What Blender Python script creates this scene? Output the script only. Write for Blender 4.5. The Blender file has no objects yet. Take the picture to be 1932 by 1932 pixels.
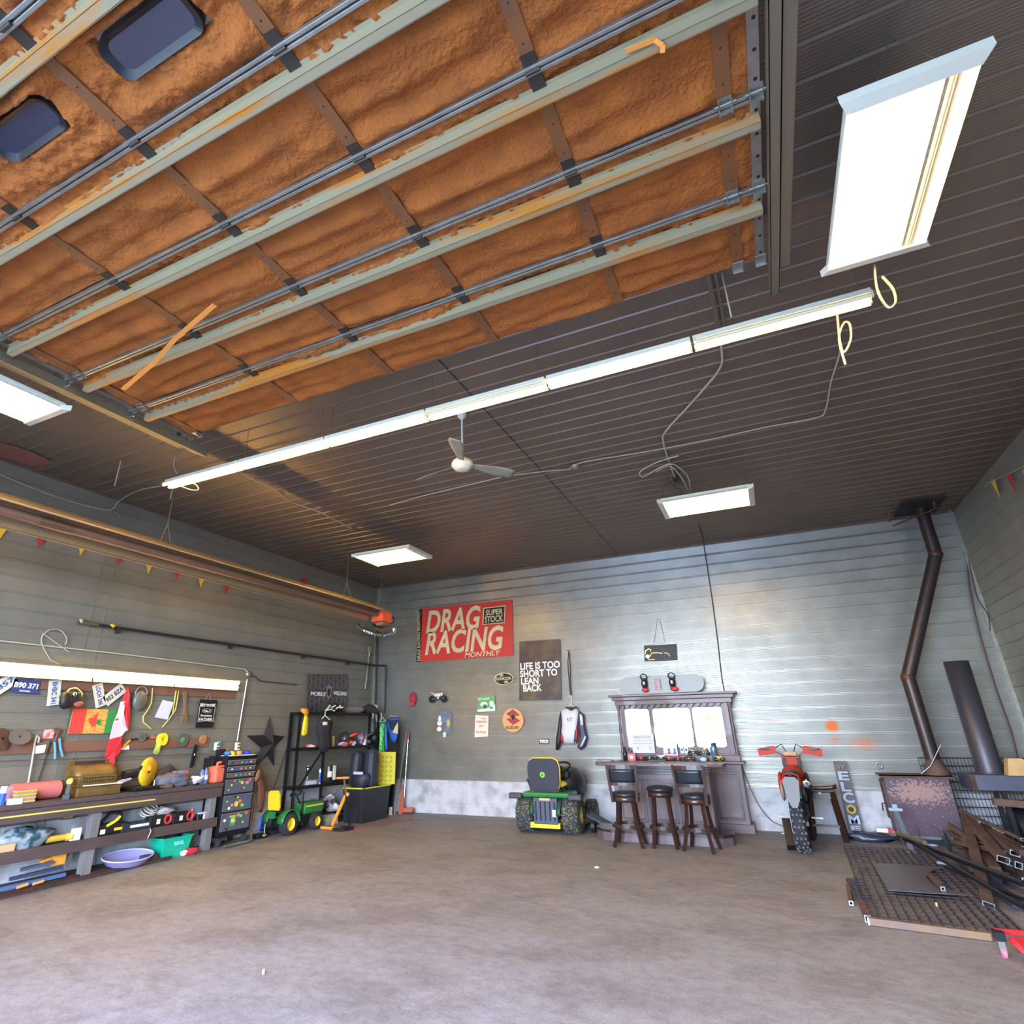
import bpy, math, random
from mathutils import Vector, Matrix, noise
random.seed(7)
PI = math.pi
SC = bpy.context.scene
COL = SC.collection

# ---------------------------------------------------------------- camera, world, light
F_PX, YAW, PITCH, ROLL = 1091.8, -.4488, .3766, -.0150
CX, CY, CAMH = 966-75.9, 966-23.0, 1.57
D, XL, XR, H = 11.457, -8.09, 3.218, 4.788          # back wall, side walls, ceiling
YF = -1.25                                          # front wall with the open door
_f = Vector((math.sin(YAW)*math.cos(PITCH), math.cos(YAW)*math.cos(PITCH), math.sin(PITCH)))
_r0 = Vector((math.cos(YAW), -math.sin(YAW), 0)); _u0 = _r0.cross(_f)
_r = _r0*math.cos(ROLL)+_u0*math.sin(ROLL); _u = _u0*math.cos(ROLL)-_r0*math.sin(ROLL)
cam_data = bpy.data.cameras.new('camera'); cam = bpy.data.objects.new('camera', cam_data); COL.objects.link(cam)
cam_data.sensor_width = 36; cam_data.sensor_height = 36
cam_data.lens = 36*F_PX/1932
cam_data.shift_x = -(CX-966)/1932; cam_data.shift_y = (CY-966)/1932
cam_data.clip_start = .02
cam.matrix_world = Matrix(((_r.x, _u.x, -_f.x, 0), (_r.y, _u.y, -_f.y, 0), (_r.z, _u.z, -_f.z, CAMH), (0, 0, 0, 1)))
SC.camera = cam

SC.view_settings.view_transform = 'Standard'; SC.view_settings.look = 'None'
SC.view_settings.gamma = 1; SC.view_settings.use_curve_mapping = False
SC.view_settings.exposure = 1.5
SC.cycles.use_denoising = True
SC.cycles.max_bounces = 10; SC.cycles.diffuse_bounces = 6; SC.cycles.glossy_bounces = 5
SC.cycles.sample_clamp_indirect = 6

world = bpy.data.worlds.new('sky'); SC.world = world; world.use_nodes = True
wn, wl = world.node_tree.nodes, world.node_tree.links
bg = wn['Background']; bg.inputs['Strength'].default_value = 15
tc = wn.new('ShaderNodeTexCoord'); sx = wn.new('ShaderNodeSeparateXYZ'); cr = wn.new('ShaderNodeValToRGB')
wl.new(tc.outputs['Generated'], sx.inputs[0]); wl.new(sx.outputs['Z'], cr.inputs[0]); wl.new(cr.outputs[0], bg.inputs['Color'])
cr.color_ramp.elements[0].position = 0.0; cr.color_ramp.elements[0].color = (.74, .87, 1.0, 1)
cr.color_ramp.elements[1].position = .7; cr.color_ramp.elements[1].color = (.26, .47, 1.0, 1)
sun_d = bpy.data.lights.new('sun', 'SUN'); sun_d.energy = 5.0; sun_d.angle = .01; sun_d.color = (1, .93, .8)
sun = bpy.data.objects.new('sun', sun_d); COL.objects.link(sun); sun.rotation_euler = (math.radians(-42), 0, math.radians(25))
por_d = bpy.data.lights.new('door_opening_portal', 'AREA'); por_d.shape = 'RECTANGLE'; por_d.size = 5.5; por_d.size_y = 4.2
por_d.cycles.is_portal = True
por = bpy.data.objects.new('door_opening_portal', por_d); COL.objects.link(por)
por.location = (-2.25, YF-.05, 2.1); por.rotation_euler = (math.radians(90), 0, 0)

# ---------------------------------------------------------------- helpers
def ray(x, y): return _f+_r*((x-CX)/F_PX)-_u*((y-CY)/F_PX)
def hit(x, y, ax, v):                       # the point seen at a pixel on the plane axis = value
    d = ray(x, y); t = (v-(0, 0, CAMH)[ax])/d[ax]
    return Vector((0, 0, CAMH))+d*t
def bk(x, y, off=0.0): return hit(x, y, 1, D-off)
def lf(x, y, off=0.0): return hit(x, y, 0, XL+off)
def fl(x, y, z=0.0): return hit(x, y, 2, z)
def ce(x, y, off=0.0): return hit(x, y, 2, H-off)
def V(*a): return Vector(a)

def lin(c): return tuple((x/255/12.92 if x/255 <= .04045 else ((x/255+.055)/1.055)**2.4) for x in c)
MATS = {}
def mat(name, rgb, rough=.6, metal=0.0, bump=None, var=None, emit=None, coat=0, trans=0, spec=.5, alpha=1):
    """bump=(scale,strength[,stretch xyz]) var=(rgb2,scale[,contrast,stretch])"""
    if name in MATS: return MATS[name]
    m = bpy.data.materials.new(name); MATS[name] = m; m.use_nodes = True
    N, L = m.node_tree.nodes, m.node_tree.links; b = N['Principled BSDF']
    b.inputs['Base Color'].default_value = (*lin(rgb), 1); b.inputs['Roughness'].default_value = rough
    b.inputs['Metallic'].default_value = metal; b.inputs['Specular IOR Level'].default_value = spec
    b.inputs['Coat Weight'].default_value = coat; b.inputs['Transmission Weight'].default_value = trans
    b.inputs['Alpha'].default_value = alpha
    if emit: b.inputs['Emission Color'].default_value = (*lin(emit[0]), 1); b.inputs['Emission Strength'].default_value = emit[1]
    def ntex(scale, stretch=None, detail=5):
        t = N.new('ShaderNodeTexNoise'); t.inputs['Scale'].default_value = scale; t.inputs['Detail'].default_value = detail
        c = N.new('ShaderNodeTexCoord'); mp = N.new('ShaderNodeMapping'); L.new(c.outputs['Object'], mp.inputs[0]); L.new(mp.outputs[0], t.inputs['Vector'])
        if stretch: mp.inputs['Scale'].default_value = stretch
        return t
    if var:
        t = ntex(var[1], var[3] if len(var) > 3 else None); k = var[2] if len(var) > 2 else .15
        r = N.new('ShaderNodeValToRGB'); ct = var[4] if len(var) > 4 else .5; r.color_ramp.elements[0].position = ct-k; r.color_ramp.elements[1].position = ct+k
        r.color_ramp.elements[0].color = (*lin(rgb), 1); r.color_ramp.elements[1].color = (*lin(var[0]), 1)
        L.new(t.outputs['Fac'], r.inputs[0]); L.new(r.outputs[0], b.inputs['Base Color'])
    if bump:
        t = ntex(bump[0], bump[2] if len(bump) > 2 else None); bp = N.new('ShaderNodeBump'); bp.inputs['Strength'].default_value = bump[1]
        bp.inputs['Distance'].default_value = .02
        L.new(t.outputs['Fac'], bp.inputs['Height']); L.new(bp.outputs[0], b.inputs['Normal'])
    return m

def wm(o):
    m = Matrix.Identity(4)
    while o is not None:
        m = Matrix.LocRotScale(o.location, o.rotation_euler, o.scale) @ m; o = o.parent
    return m

class MB:
    def __init__(s): s.v = []; s.f = []; s.m = []; s.sm = []
    def add(s, vs, fs, mi=0, smooth=False):
        n = len(s.v); s.v += [Vector(v) for v in vs]
        for f in fs: s.f.append([i+n for i in f]); s.m.append(mi); s.sm.append(smooth)
        return s
    def box(s, c, d, rot=None, mi=0):
        hx, hy, hz = d[0]/2, d[1]/2, d[2]/2; c = Vector(c)
        vs = [Vector((x, y, z)) for x in (-hx, hx) for y in (-hy, hy) for z in (-hz, hz)]
        if rot is not None: vs = [rot @ v for v in vs]
        return s.add([c+v for v in vs], [(0, 1, 3, 2), (4, 6, 7, 5), (0, 4, 5, 1), (2, 3, 7, 6), (0, 2, 6, 4), (1, 5, 7, 3)], mi)
    def b2(s, a, b, mi=0):                  # box between two corners
        a = Vector(a); b = Vector(b); return s.box((a+b)/2, [abs(x) for x in (b-a)], None, mi)
    def bar(s, p, q, w, h, up=(0, 0, 1), mi=0):
        p = Vector(p); q = Vector(q); d = (q-p).normalized(); up = Vector(up)
        a = d.cross(up)
        if a.length < 1e-4: a = d.cross(Vector((1, 0, 0)))
        a.normalize(); b = a.cross(d)
        vs = [e+a*(i*w/2)+b*(j*h/2) for e in (p, q) for i, j in ((-1, -1), (1, -1), (1, 1), (-1, 1))]
        return s.add(vs, [(0, 1, 2, 3), (7, 6, 5, 4), (0, 4, 5, 1), (1, 5, 6, 2), (2, 6, 7, 3), (3, 7, 4, 0)], mi)
    def hollow(s, p, q, w, h, t=.005, up=(0, 0, 1), mi=0):   # square steel tube, open ends
        p = Vector(p); q = Vector(q); d = (q-p).normalized(); a = d.cross(Vector(up))
        if a.length < 1e-4: a = d.cross(Vector((1, 0, 0)))
        a.normalize(); b = a.cross(d); vs = []
        for e in (p, q):
            for k in (0, t):
                vs += [e+a*(i*(w/2-k))+b*(j*(h/2-k)) for i, j in ((-1, -1), (1, -1), (1, 1), (-1, 1))]
        fs = []
        for i in range(4):
            j = (i+1) % 4
            fs += [(i, 8+i, 8+j, j), (4+i, 4+j, 12+j, 12+i), (i, j, 4+j, 4+i), (8+i, 12+i, 12+j, 8+j)]
        return s.add(vs, fs, mi)
    def tube(s, pts, r, n=8, mi=0, closed=False, smooth=True):
        pts = [Vector(p) for p in pts]; k = len(pts); rs = r if isinstance(r, (list, tuple)) else [r]*k
        vs = []; prev = None
        for i, p in enumerate(pts):
            if closed: t = pts[(i+1) % k]-pts[i-1]
            else: t = pts[min(i+1, k-1)]-pts[max(i-1, 0)]
            t.normalize()
            if prev is None:
                a = t.cross(Vector((0, 0, 1)))
                if a.length < .05: a = t.cross(Vector((1, 0, 0)))
            else: a = prev-t*prev.dot(t)
            a.normalize(); prev = a; b = t.cross(a)
            vs += [p+(a*math.cos(2*PI*j/n)+b*math.sin(2*PI*j/n))*rs[i] for j in range(n)]
        fs = []
        for i in range(k if closed else k-1):
            i2 = (i+1) % k
            fs += [(i*n+j, i*n+(j+1) % n, i2*n+(j+1) % n, i2*n+j) for j in range(n)]
        s.add(vs, fs, mi, smooth)
        if not closed: s.add(vs[:n], [tuple(range(n))[::-1]], mi); s.add(vs[-n:], [tuple(range(n))], mi)
        return s
    def cyl(s, p, q, r, r2=None, n=16, mi=0): return s.tube([p, q], [r, r if r2 is None else r2], n, mi)
    def ring(s, c, R, r, ax=(0, 0, 1), n=28, m=6, mi=0, e=1.0):
        ax = Vector(ax).normalized(); a = ax.cross(Vector((0, 0, 1)))
        if a.length < .05: a = Vector((1, 0, 0))
        a.normalize(); b = ax.cross(a); c = Vector(c)
        return s.tube([c+a*math.cos(2*PI*i/n)*R+b*math.sin(2*PI*i/n)*R*e for i in range(n)], r, m, mi, True)
    def lathe(s, prof, c=(0, 0, 0), ax=(0, 0, 1), n=24, mi=0, smooth=True):   # prof (radius, height)
        ax = Vector(ax).normalized(); a = ax.cross(Vector((0, 0, 1)))
        if a.length < .05: a = Vector((1, 0, 0))
        a.normalize(); b = ax.cross(a); c = Vector(c); vs = []
        for r, h in prof: vs += [c+ax*h+(a*math.cos(2*PI*j/n)+b*math.sin(2*PI*j/n))*r for j in range(n)]
        fs = [(i*n+j, i*n+(j+1) % n, (i+1)*n+(j+1) % n, (i+1)*n+j) for i in range(len(prof)-1) for j in range(n)]
        return s.add(vs, fs, mi, smooth)
    def sph(s, c, r, n=14, mi=0, lump=0, seed=0, rot=None):
        if not isinstance(r, (list, tuple)): r = (r, r, r)
        c = Vector(c); vs = []; k = n//2
        for i in range(k+1):
            th = PI*i/k
            for j in range(n):
                ph = 2*PI*j/n; d = Vector((math.sin(th)*math.cos(ph), math.sin(th)*math.sin(ph), math.cos(th)))
                g = 1+lump*noise.noise(d*1.7+Vector((seed, seed*2, 0)))
                v = Vector((d.x*r[0], d.y*r[1], d.z*r[2]))*g
                vs.append(c+(rot @ v if rot is not None else v))
        fs = [(i*n+j, (i+1)*n+j, (i+1)*n+(j+1) % n, i*n+(j+1) % n) for i in range(k) for j in range(n)]
        return s.add(vs, fs, mi, True)
    def prism(s, poly, t0, t1, M=None, mi=0, smooth=False):   # polygon in local XY, extruded along Z
        n = len(poly); M = M or Matrix.Identity(4)
        vs = [M @ Vector((p[0], p[1], t)) for t in (t0, t1) for p in poly]
        fs = [tuple(range(n))[::-1], tuple(range(n, 2*n))]
        s.add(vs, fs, mi); return s.add(vs, [(i, (i+1) % n, n+(i+1) % n, n+i) for i in range(n)], mi, smooth)
    def quad(s, pts, nrm, t, mi=0):         # slab from a 4-point outline, pushed back along -normal
        nrm = Vector(nrm).normalized(); k = len(pts); vs = [Vector(p) for p in pts]+[Vector(p)-nrm*t for p in pts]
        return s.add(vs, [tuple(range(k)), tuple(range(k, 2*k))[::-1]]+[(i, (i+1) % k, k+(i+1) % k, k+i) for i in range(k)], mi)
    def grid(s, fn, nu, nv, mi=0, smooth=True):
        vs = [fn(i/nu, j/nv) for i in range(nu+1) for j in range(nv+1)]
        return s.add(vs, [(i*(nv+1)+j, (i+1)*(nv+1)+j, (i+1)*(nv+1)+j+1, i*(nv+1)+j+1) for i in range(nu) for j in range(nv)], mi, smooth)
    def build(s, name, mats, parent=None, bevel=0, solid=0, sub=0, world=False):
        me = bpy.data.meshes.new(name); vs = s.v
        if world and parent is not None:
            inv = wm(parent).inverted(); vs = [inv @ v for v in vs]
        me.from_pydata([tuple(v) for v in vs], [], s.f)
        if not isinstance(mats, (list, tuple)): mats = [mats]
        for m in mats: me.materials.append(m)
        me.polygons.foreach_set('material_index', s.m); me.polygons.foreach_set('use_smooth', s.sm)
        me.update(); o = bpy.data.objects.new(name, me); COL.objects.link(o)
        if parent is not None: o.parent = parent
        if solid: q = o.modifiers.new('solid', 'SOLIDIFY'); q.thickness = solid; q.offset = 0
        if sub: q = o.modifiers.new('sub', 'SUBSURF'); q.levels = sub; q.render_levels = sub
        if bevel: q = o.modifiers.new('bevel', 'BEVEL'); q.width = bevel; q.segments = 2; q.limit_method = 'ANGLE'
        return o

def tag(o, label=None, cat=None, group=None, kind=None):
    if label: o['label'] = label
    if cat: o['category'] = cat
    if group: o['group'] = group
    if kind: o['kind'] = kind
    return o
def thing(name, label, cat, loc=(0, 0, 0), rz=0, group=None):
    o = bpy.data.objects.new(name, None); COL.objects.link(o); o.location = loc; o.rotation_euler = (0, 0, rz); o.empty_display_size = .1
    return tag(o, label, cat, group)
def struct(name, mb, mats, label=None, **k):
    o = mb.build(name, mats, **k); o['kind'] = 'structure'
    if label: o['label'] = label
    return o
def kids(o): return [c for c in bpy.data.objects if c.parent == o]
def dup(o, loc, rz=None, label=None, parent=None):
    c = o.copy(); COL.objects.link(c)
    if parent is not None: c.parent = parent
    else:
        c.location = loc
        if rz is not None: c.rotation_euler = (0, 0, rz)
        if label: c['label'] = label
    for k in kids(o): dup(k, None, parent=c)
    return c
def fr(c, right, up):                       # frame matrix: x right, y up, z out
    right = Vector(right).normalized(); n = right.cross(Vector(up)).normalized(); up = n.cross(right)
    return Matrix(((right.x, up.x, n.x, c[0]), (right.y, up.y, n.y, c[1]), (right.z, up.z, n.z, c[2]), (0, 0, 0, 1)))
def text(s, M, w, h, m, parent, shear=0, bold=0, name='lettering', world=True, thick=.002):
    cu = bpy.data.curves.new('t', 'FONT'); cu.body = s; cu.align_x = 'LEFT'; cu.shear = shear; cu.offset = bold; cu.extrude = .02
    cu.resolution_u = 3
    o = bpy.data.objects.new('t', cu); COL.objects.link(o)
    dg = bpy.context.evaluated_depsgraph_get(); me = bpy.data.meshes.new_from_object(o.evaluated_get(dg)); bpy.data.objects.remove(o)
    xs = [v.co.x for v in me.vertices]; ys = [v.co.y for v in me.vertices]
    x0, x1, y0, y1 = min(xs), max(xs), min(ys), max(ys)
    inv = wm(parent).inverted() if (world and parent is not None) else Matrix.Identity(4)
    for v in me.vertices:
        p = Vector(((v.co.x-(x0+x1)/2)/(x1-x0)*w, (v.co.y-(y0+y1)/2)/(y1-y0)*h, thick if v.co.z > 0 else 0))
        v.co = inv @ (M @ p)
    me.materials.clear(); me.materials.append(m); me.name = name
    ob = bpy.data.objects.new(name, me); COL.objects.link(ob)
    if parent is not None: ob.parent = parent
    return ob

# ---------------------------------------------------------------- materials
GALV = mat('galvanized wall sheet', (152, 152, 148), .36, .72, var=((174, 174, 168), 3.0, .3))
def add_spray_marks(m, marks):              # orange spray paint spots on the back wall sheet
    N, L = m.node_tree.nodes, m.node_tree.links; b = N['Principled BSDF']; src = b.inputs['Base Color'].links[0].from_socket
    c = N.new('ShaderNodeTexCoord'); nz = N.new('ShaderNodeTexNoise'); nz.inputs['Scale'].default_value = 14; L.new(c.outputs['Object'], nz.inputs['Vector'])
    for (x, z, rx, rz, k) in marks:
        mp = N.new('ShaderNodeMapping'); mp.inputs['Location'].default_value = (-x/rx, 0, -z/rz); mp.inputs['Scale'].default_value = (1/rx, 0, 1/rz); L.new(c.outputs['Object'], mp.inputs[0])
        g = N.new('ShaderNodeTexGradient'); g.gradient_type = 'SPHERICAL'; L.new(mp.outputs[0], g.inputs[0])
        mu = N.new('ShaderNodeMath'); mu.operation = 'MULTIPLY'; L.new(g.outputs['Fac'], mu.inputs[0]); mu.inputs[1].default_value = 3.0*k
        m2 = N.new('ShaderNodeMath'); m2.operation = 'MULTIPLY'; m2.use_clamp = True; L.new(mu.outputs[0], m2.inputs[0]); L.new(nz.outputs['Fac'], m2.inputs[1])
        x_ = N.new('ShaderNodeMix'); x_.data_type = 'RGBA'; L.new(m2.outputs[0], x_.inputs[0]); L.new(src, x_.inputs[6]); x_.inputs[7].default_value = (*lin((216, 120, 60)), 1); src = x_.outputs[2]
    L.new(src, b.inputs['Base Color'])
add_spray_marks(GALV, [(.815, 1.53, .11, .10, 1.6), (1.20, 1.27, .25, .12, .45), (.80, 1.33, .10, .08, .4)])
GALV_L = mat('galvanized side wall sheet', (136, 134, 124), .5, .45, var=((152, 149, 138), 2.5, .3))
CEIL = mat('brown ceiling sheet', (126, 111, 98), .36, .5, var=((136, 120, 106), 2.0, .3))
RIBD = mat('brown grey steel', (92, 88, 80), .5, .6)  # plain brown grey for ceiling seams, roof deck and outer cladding
BLOCK = mat('painted block', (188, 190, 196), .8, bump=(60, .3), var=((152, 148, 150), 3.5, .12, None, .56))
CONC = None
BLACK = mat('black plastic', (26, 26, 29), .5)
BLACKM = mat('black steel', (30, 31, 36), .45, .4)
RUB = mat('tyre rubber', (44, 44, 48), .85, bump=(90, .4))
CHROME = mat('chrome', (200, 202, 205), .15, 1)
STEEL = mat('bare steel', (165, 165, 165), .35, .9)
ALU = mat('dull zinc', (150, 148, 140), .4, .8, var=((175, 172, 160), 12, .2))
WHITE = mat('white enamel', (222, 221, 204), .4)
WHITEP = mat('white print', (240, 240, 238), .5)
TUBE = mat('lit fluorescent tube', (255, 244, 214), .4, emit=((255, 202, 106), 18))
TUBED = mat('dim fluorescent tube', (250, 244, 220), .4, emit=((255, 202, 106), 5))
TUBEO = mat('dead fluorescent tube', (225, 215, 185), .3)
RUST = mat('rusty steel', (84, 62, 53), .75, .3, bump=(50, .3), var=((114, 90, 78), 6, .25))
RUSTD = mat('dark rusty steel', (64, 46, 42), .7, .4, bump=(50, .3), var=((92, 66, 55), 7, .25))
WOODD = mat('dark stained wood', (46, 29, 25), .35, coat=.3, var=((60, 37, 30), 6, .3, (1, 1, .15)))
BARW = mat('weathered bar wood', (98, 80, 86), .5, coat=.15, var=((112, 92, 96), 3, .3, (.2, 1, 1)))
BENCHW = mat('grimy bench timber', (66, 52, 50), .8, bump=(25, .3, (1, .1, 1)), var=((92, 74, 70), 6, .3, (1, .15, 1)))
GREYW = mat('grey weathered timber', (128, 124, 124), .85, var=((98, 92, 90), 8, .25, (1, 1, .2)))
BROWNW = mat('brown wall board', (110, 74, 56), .8, var=((132, 94, 72), 7, .3, (1, .15, 1)))
GREEN = mat('tractor green', (40, 120, 60), .4, coat=.3)
DGREEN = mat('dark tractor green', (30, 66, 46), .5)
YEL = mat('machine yellow', (226, 196, 40), .45)
DYEL = mat('dirty yellow', (168, 150, 66), .6, var=((120, 105, 60), 10, .2))
ORG = mat('orange plastic', (222, 90, 40), .45)
RED = mat('red plastic', (190, 34, 34), .4)
CORD = mat('pale electric cable', (190, 182, 160), .6)
CORDD = mat('dark electric cable', (70, 62, 54), .6)
CHAIN = mat('thin hanging wire', (130, 122, 104), .5, .6)
DARKPIPE = mat('dark steel pipe', (58, 52, 48), .5, .4)
BLUE = mat('blue plastic', (40, 90, 200), .45)
LEATHER = mat('black leatherette', (30, 36, 44), .35)
CARD = mat('cardboard tan', (190, 160, 120), .8)
PINK = mat('faded red sheet', (200, 110, 105), .6)
CLOTHG = mat('grey cloth', (100, 100, 112), .95)
CLOTHK = mat('charcoal cloth', (46, 44, 48), .95)
GLASSM = mat('mirror glass', (235, 238, 240), .02, 1)
# ================================================================ STRUCTURE
def concrete():
    m = bpy.data.materials.new('concrete floor'); m.use_nodes = True; N, L = m.node_tree.nodes, m.node_tree.links; b = N['Principled BSDF']
    c = N.new('ShaderNodeTexCoord')
    def nz(scale, st=(1, 1, 1), det=6, dist=0, rz=0):
        mp = N.new('ShaderNodeMapping'); mp.inputs['Scale'].default_value = st; mp.inputs['Rotation'].default_value = (0, 0, rz); L.new(c.outputs['Object'], mp.inputs[0])
        t = N.new('ShaderNodeTexNoise'); t.inputs['Scale'].default_value = scale; t.inputs['Detail'].default_value = det; t.inputs['Distortion'].default_value = dist
        t.inputs['Roughness'].default_value = .6
        L.new(mp.outputs[0], t.inputs['Vector']); return t
    def ramp(t, a, b_, c1, c2):
        r = N.new('ShaderNodeValToRGB'); r.color_ramp.elements[0].position = a; r.color_ramp.elements[1].position = b_
        r.color_ramp.elements[0].color = (*lin(c1), 1); r.color_ramp.elements[1].color = (*lin(c2), 1); L.new(t.outputs['Fac'], r.inputs[0]); return r
    def mix(a, b_, fac, kind='MIX'):
        x = N.new('ShaderNodeMix'); x.data_type = 'RGBA'; x.blend_type = kind
        if isinstance(fac, float): x.inputs[0].default_value = fac
        else: L.new(fac, x.inputs[0])
        L.new(a, x.inputs[6]); L.new(b_, x.inputs[7]); return x
    base = ramp(nz(.5), .35, .65, (147, 146, 150), (136, 132, 134))
    wear = ramp(nz(1.3, (1, 1.4, 1), dist=.6, rz=.5), .45, .62, (154, 152, 155), (122, 116, 115))
    m1 = mix(base.outputs[0], wear.outputs[0], .5)
    fine = ramp(nz(9, (1, 1.3, 1), det=10, rz=.4), .35, .68, (210, 206, 204), (255, 255, 255))
    m2 = mix(m1.outputs[2], fine.outputs[0], .75, 'MULTIPLY')
    speck = ramp(nz(48, det=8), .35, .6, (200, 196, 194), (255, 255, 255))
    m3 = mix(m2.outputs[2], speck.outputs[0], .5, 'MULTIPLY')
    # pale tyre scuffs and scratches
    scr = ramp(nz(2.2, (1, 1, 1), det=2, dist=3.5), .497, .503, (0, 0, 0), (255, 255, 255))
    scr2 = ramp(nz(2.2, (1, 1, 1), det=2, dist=3.5), .503, .509, (255, 255, 255), (0, 0, 0))
    sm = mix(scr.outputs[0], scr2.outputs[0], 1.0, 'MULTIPLY')
    msk = ramp(nz(.9, det=3), .52, .62, (0, 0, 0), (90, 90, 90)); sm2 = mix(sm.outputs[2], msk.outputs[0], 1.0, 'MULTIPLY')
    pale = N.new('ShaderNodeRGB'); pale.outputs[0].default_value = (*lin((190, 182, 178)), 1)
    m4 = mix(m3.outputs[2], pale.outputs[0], sm2.outputs[2])
    L.new(m4.outputs[2], b.inputs['Base Color']); b.inputs['Roughness'].default_value = .62; b.inputs['Specular IOR Level'].default_value = .35
    bp = N.new('ShaderNodeBump'); bp.inputs['Strength'].default_value = .25; bp.inputs['Distance'].default_value = .01
    L.new(nz(30, det=8).outputs['Fac'], bp.inputs['Height']); L.new(bp.outputs[0], b.inputs['Normal'])
    return m
CONC = concrete()
struct('floor', MB().b2((XL-.2, YF-.2, -.15), (XR+.2, D+.2, 0)), CONC, 'worn grey brown concrete slab floor')

def profile(n0, L_, per, ph, rib_w=.02, rib_h=.014, micro=.0195, amp=.0016):
    """(v, out) pairs of a liner sheet: narrow main ribs every per metres, fine waves between"""
    pts = [(0, 0)]; ribs = [ph+per*k for k in range(-1, int(L_/per)+2) if 0.03 < ph+per*k < L_-.03]
    v = 0; i = 0; edges = ribs+[L_]
    for r in edges:
        end = r-rib_w/2-.004 if r < L_ else L_
        n = max(1, int(round((end-v)/micro)))
        for k in range(n):
            a = v+(end-v)*k/n; w = (end-v)/n
            pts += [(a+w*.2, amp), (a+w*.55, amp), (a+w*.75, 0)]
        pts.append((end, 0))
        if r < L_:
            pts += [(r-rib_w/4, rib_h), (r+rib_w/4, rib_h), (r+rib_w/2+.004, 0)]; v = r+rib_w/2+.004
    return pts
def sheet(mb, org, along, up, out, length, prof):
    org, along, up, out = map(Vector, (org, along, up, out)); n = len(prof)
    vs = [org+along*a+up*v+out*h for a in (0, length) for v, h in prof]
    mb.add(vs, [(i, i+1, n+i+1, n+i) for i in range(n-1)])
    vs2 = [org-out*.05, org+along*length-out*.05, org+along*length+up*prof[-1][0]-out*.05, org+up*prof[-1][0]-out*.05]
    mb.add(vs2, [(0, 1, 2, 3)])
    return mb
ZB = .61; pr = profile(0, H-ZB, .1957, .657-ZB, amp=.0028)
wb = struct('wall_back', sheet(MB(), (XL, D, ZB), (1, 0, 0), (0, 0, 1), (0, -1, 0), XR-XL, pr), GALV, 'ribbed galvanized back wall')
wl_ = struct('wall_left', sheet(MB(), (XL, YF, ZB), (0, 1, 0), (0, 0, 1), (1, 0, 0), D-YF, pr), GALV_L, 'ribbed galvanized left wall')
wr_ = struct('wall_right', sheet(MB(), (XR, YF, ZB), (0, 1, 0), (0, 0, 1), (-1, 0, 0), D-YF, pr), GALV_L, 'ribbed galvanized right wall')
prc = profile(0, D-YF, .2135, 3.741-YF-.2135*23, rib_w=.030, rib_h=.012, micro=.0213, amp=.0022)
ceil = struct('ceiling', sheet(MB(), (XL, YF, H), (1, 0, 0), (0, 1, 0), (0, 0, -1), XR-XL, prc), CEIL, 'dark brown ribbed steel ceiling')
MB().b2((XL-.2, YF-.2, H+.05), (XR+.2, D+.2, H+.12)).build('roof_deck', RIBD, ceil)

def blocks(org, along, n_out, length):
    mb = MB(); org, along, out = map(Vector, (org, along, n_out)); x = 0
    for row in range(3):
        x = -(.2 if row % 2 else 0.0)
        while x < length:
            a, b = max(x, 0)+.004, min(x+.4, length)-.004
            if b-a > .02:
                p = org+along*a+Vector((0, 0, row*.2033+.004)); q = org+along*b+Vector((0, 0, (row+1)*.2033-.004))
                mb.b2(p, q+out*.10)
            x += .4
    mb.b2(org, org+along*length+out*.093+Vector((0, 0, .61)))
    return mb
struct('baseboard_back', blocks((XL, D+.05, 0), (1, 0, 0), (0, -1, 0), XR-XL), BLOCK, 'pale painted concrete block base of back wall', bevel=.004)
struct('baseboard_left', blocks((XL-.05, YF, 0), (0, 1, 0), (1, 0, 0), D-YF), BLOCK, 'pale painted concrete block base of left wall', bevel=.004)
struct('baseboard_right', blocks((XR+.05, YF, 0), (0, 1, 0), (-1, 0, 0), D-YF), BLOCK, 'pale painted concrete block base of right wall', bevel=.004)
wf = MB().b2((XL-.2, YF-.15, 0), (-5.05, YF, H+.1)).b2((.55, YF-.15, 0), (XR+.2, YF, H+.1)).b2((-5.05, YF-.15, 4.2), (.55, YF, H+.1))
struct('wall_front', wf, GALV_L, 'front wall around the open overhead door')
MB().b2((XL-.3, YF-.15, 0), (XL-.051, D+.2, H+.12)).b2((XR+.051, YF-.15, 0), (XR+.3, D+.2, H+.12)).b2((XL-.3, D+.051, 0), (XR+.3, D+.3, H+.12)).build('outer_cladding', RIBD, wb)
struct('trim_1', MB().bar((XR-.03, D-.03, ZB), (XR-.03, D-.03, H), .05, .05, (1, 0, 0)), ALU, 'bright corner flashing of the right back corner')
struct('trim_2', MB().bar((XL+.02, D-.02, ZB), (XL+.02, D-.02, H), .03, .03, (1, 0, 0)), ALU, 'corner flashing of the left back corner')
struct('trim_3', MB().bar((XL, D-.015, H-.02), (XR, D-.015, H-.02), .03, .04), CEIL, 'edge trim between back wall and ceiling')
struct('trim_4', MB().bar((XL+.015, YF, H-.02), (XL+.015, D, H-.02), .03, .04), CEIL, 'edge trim between left wall and ceiling')
struct('trim_5', MB().bar((XR-.015, YF, H-.02), (XR-.015, D, H-.02), .03, .04), CEIL, 'edge trim between right wall and ceiling')
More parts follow.
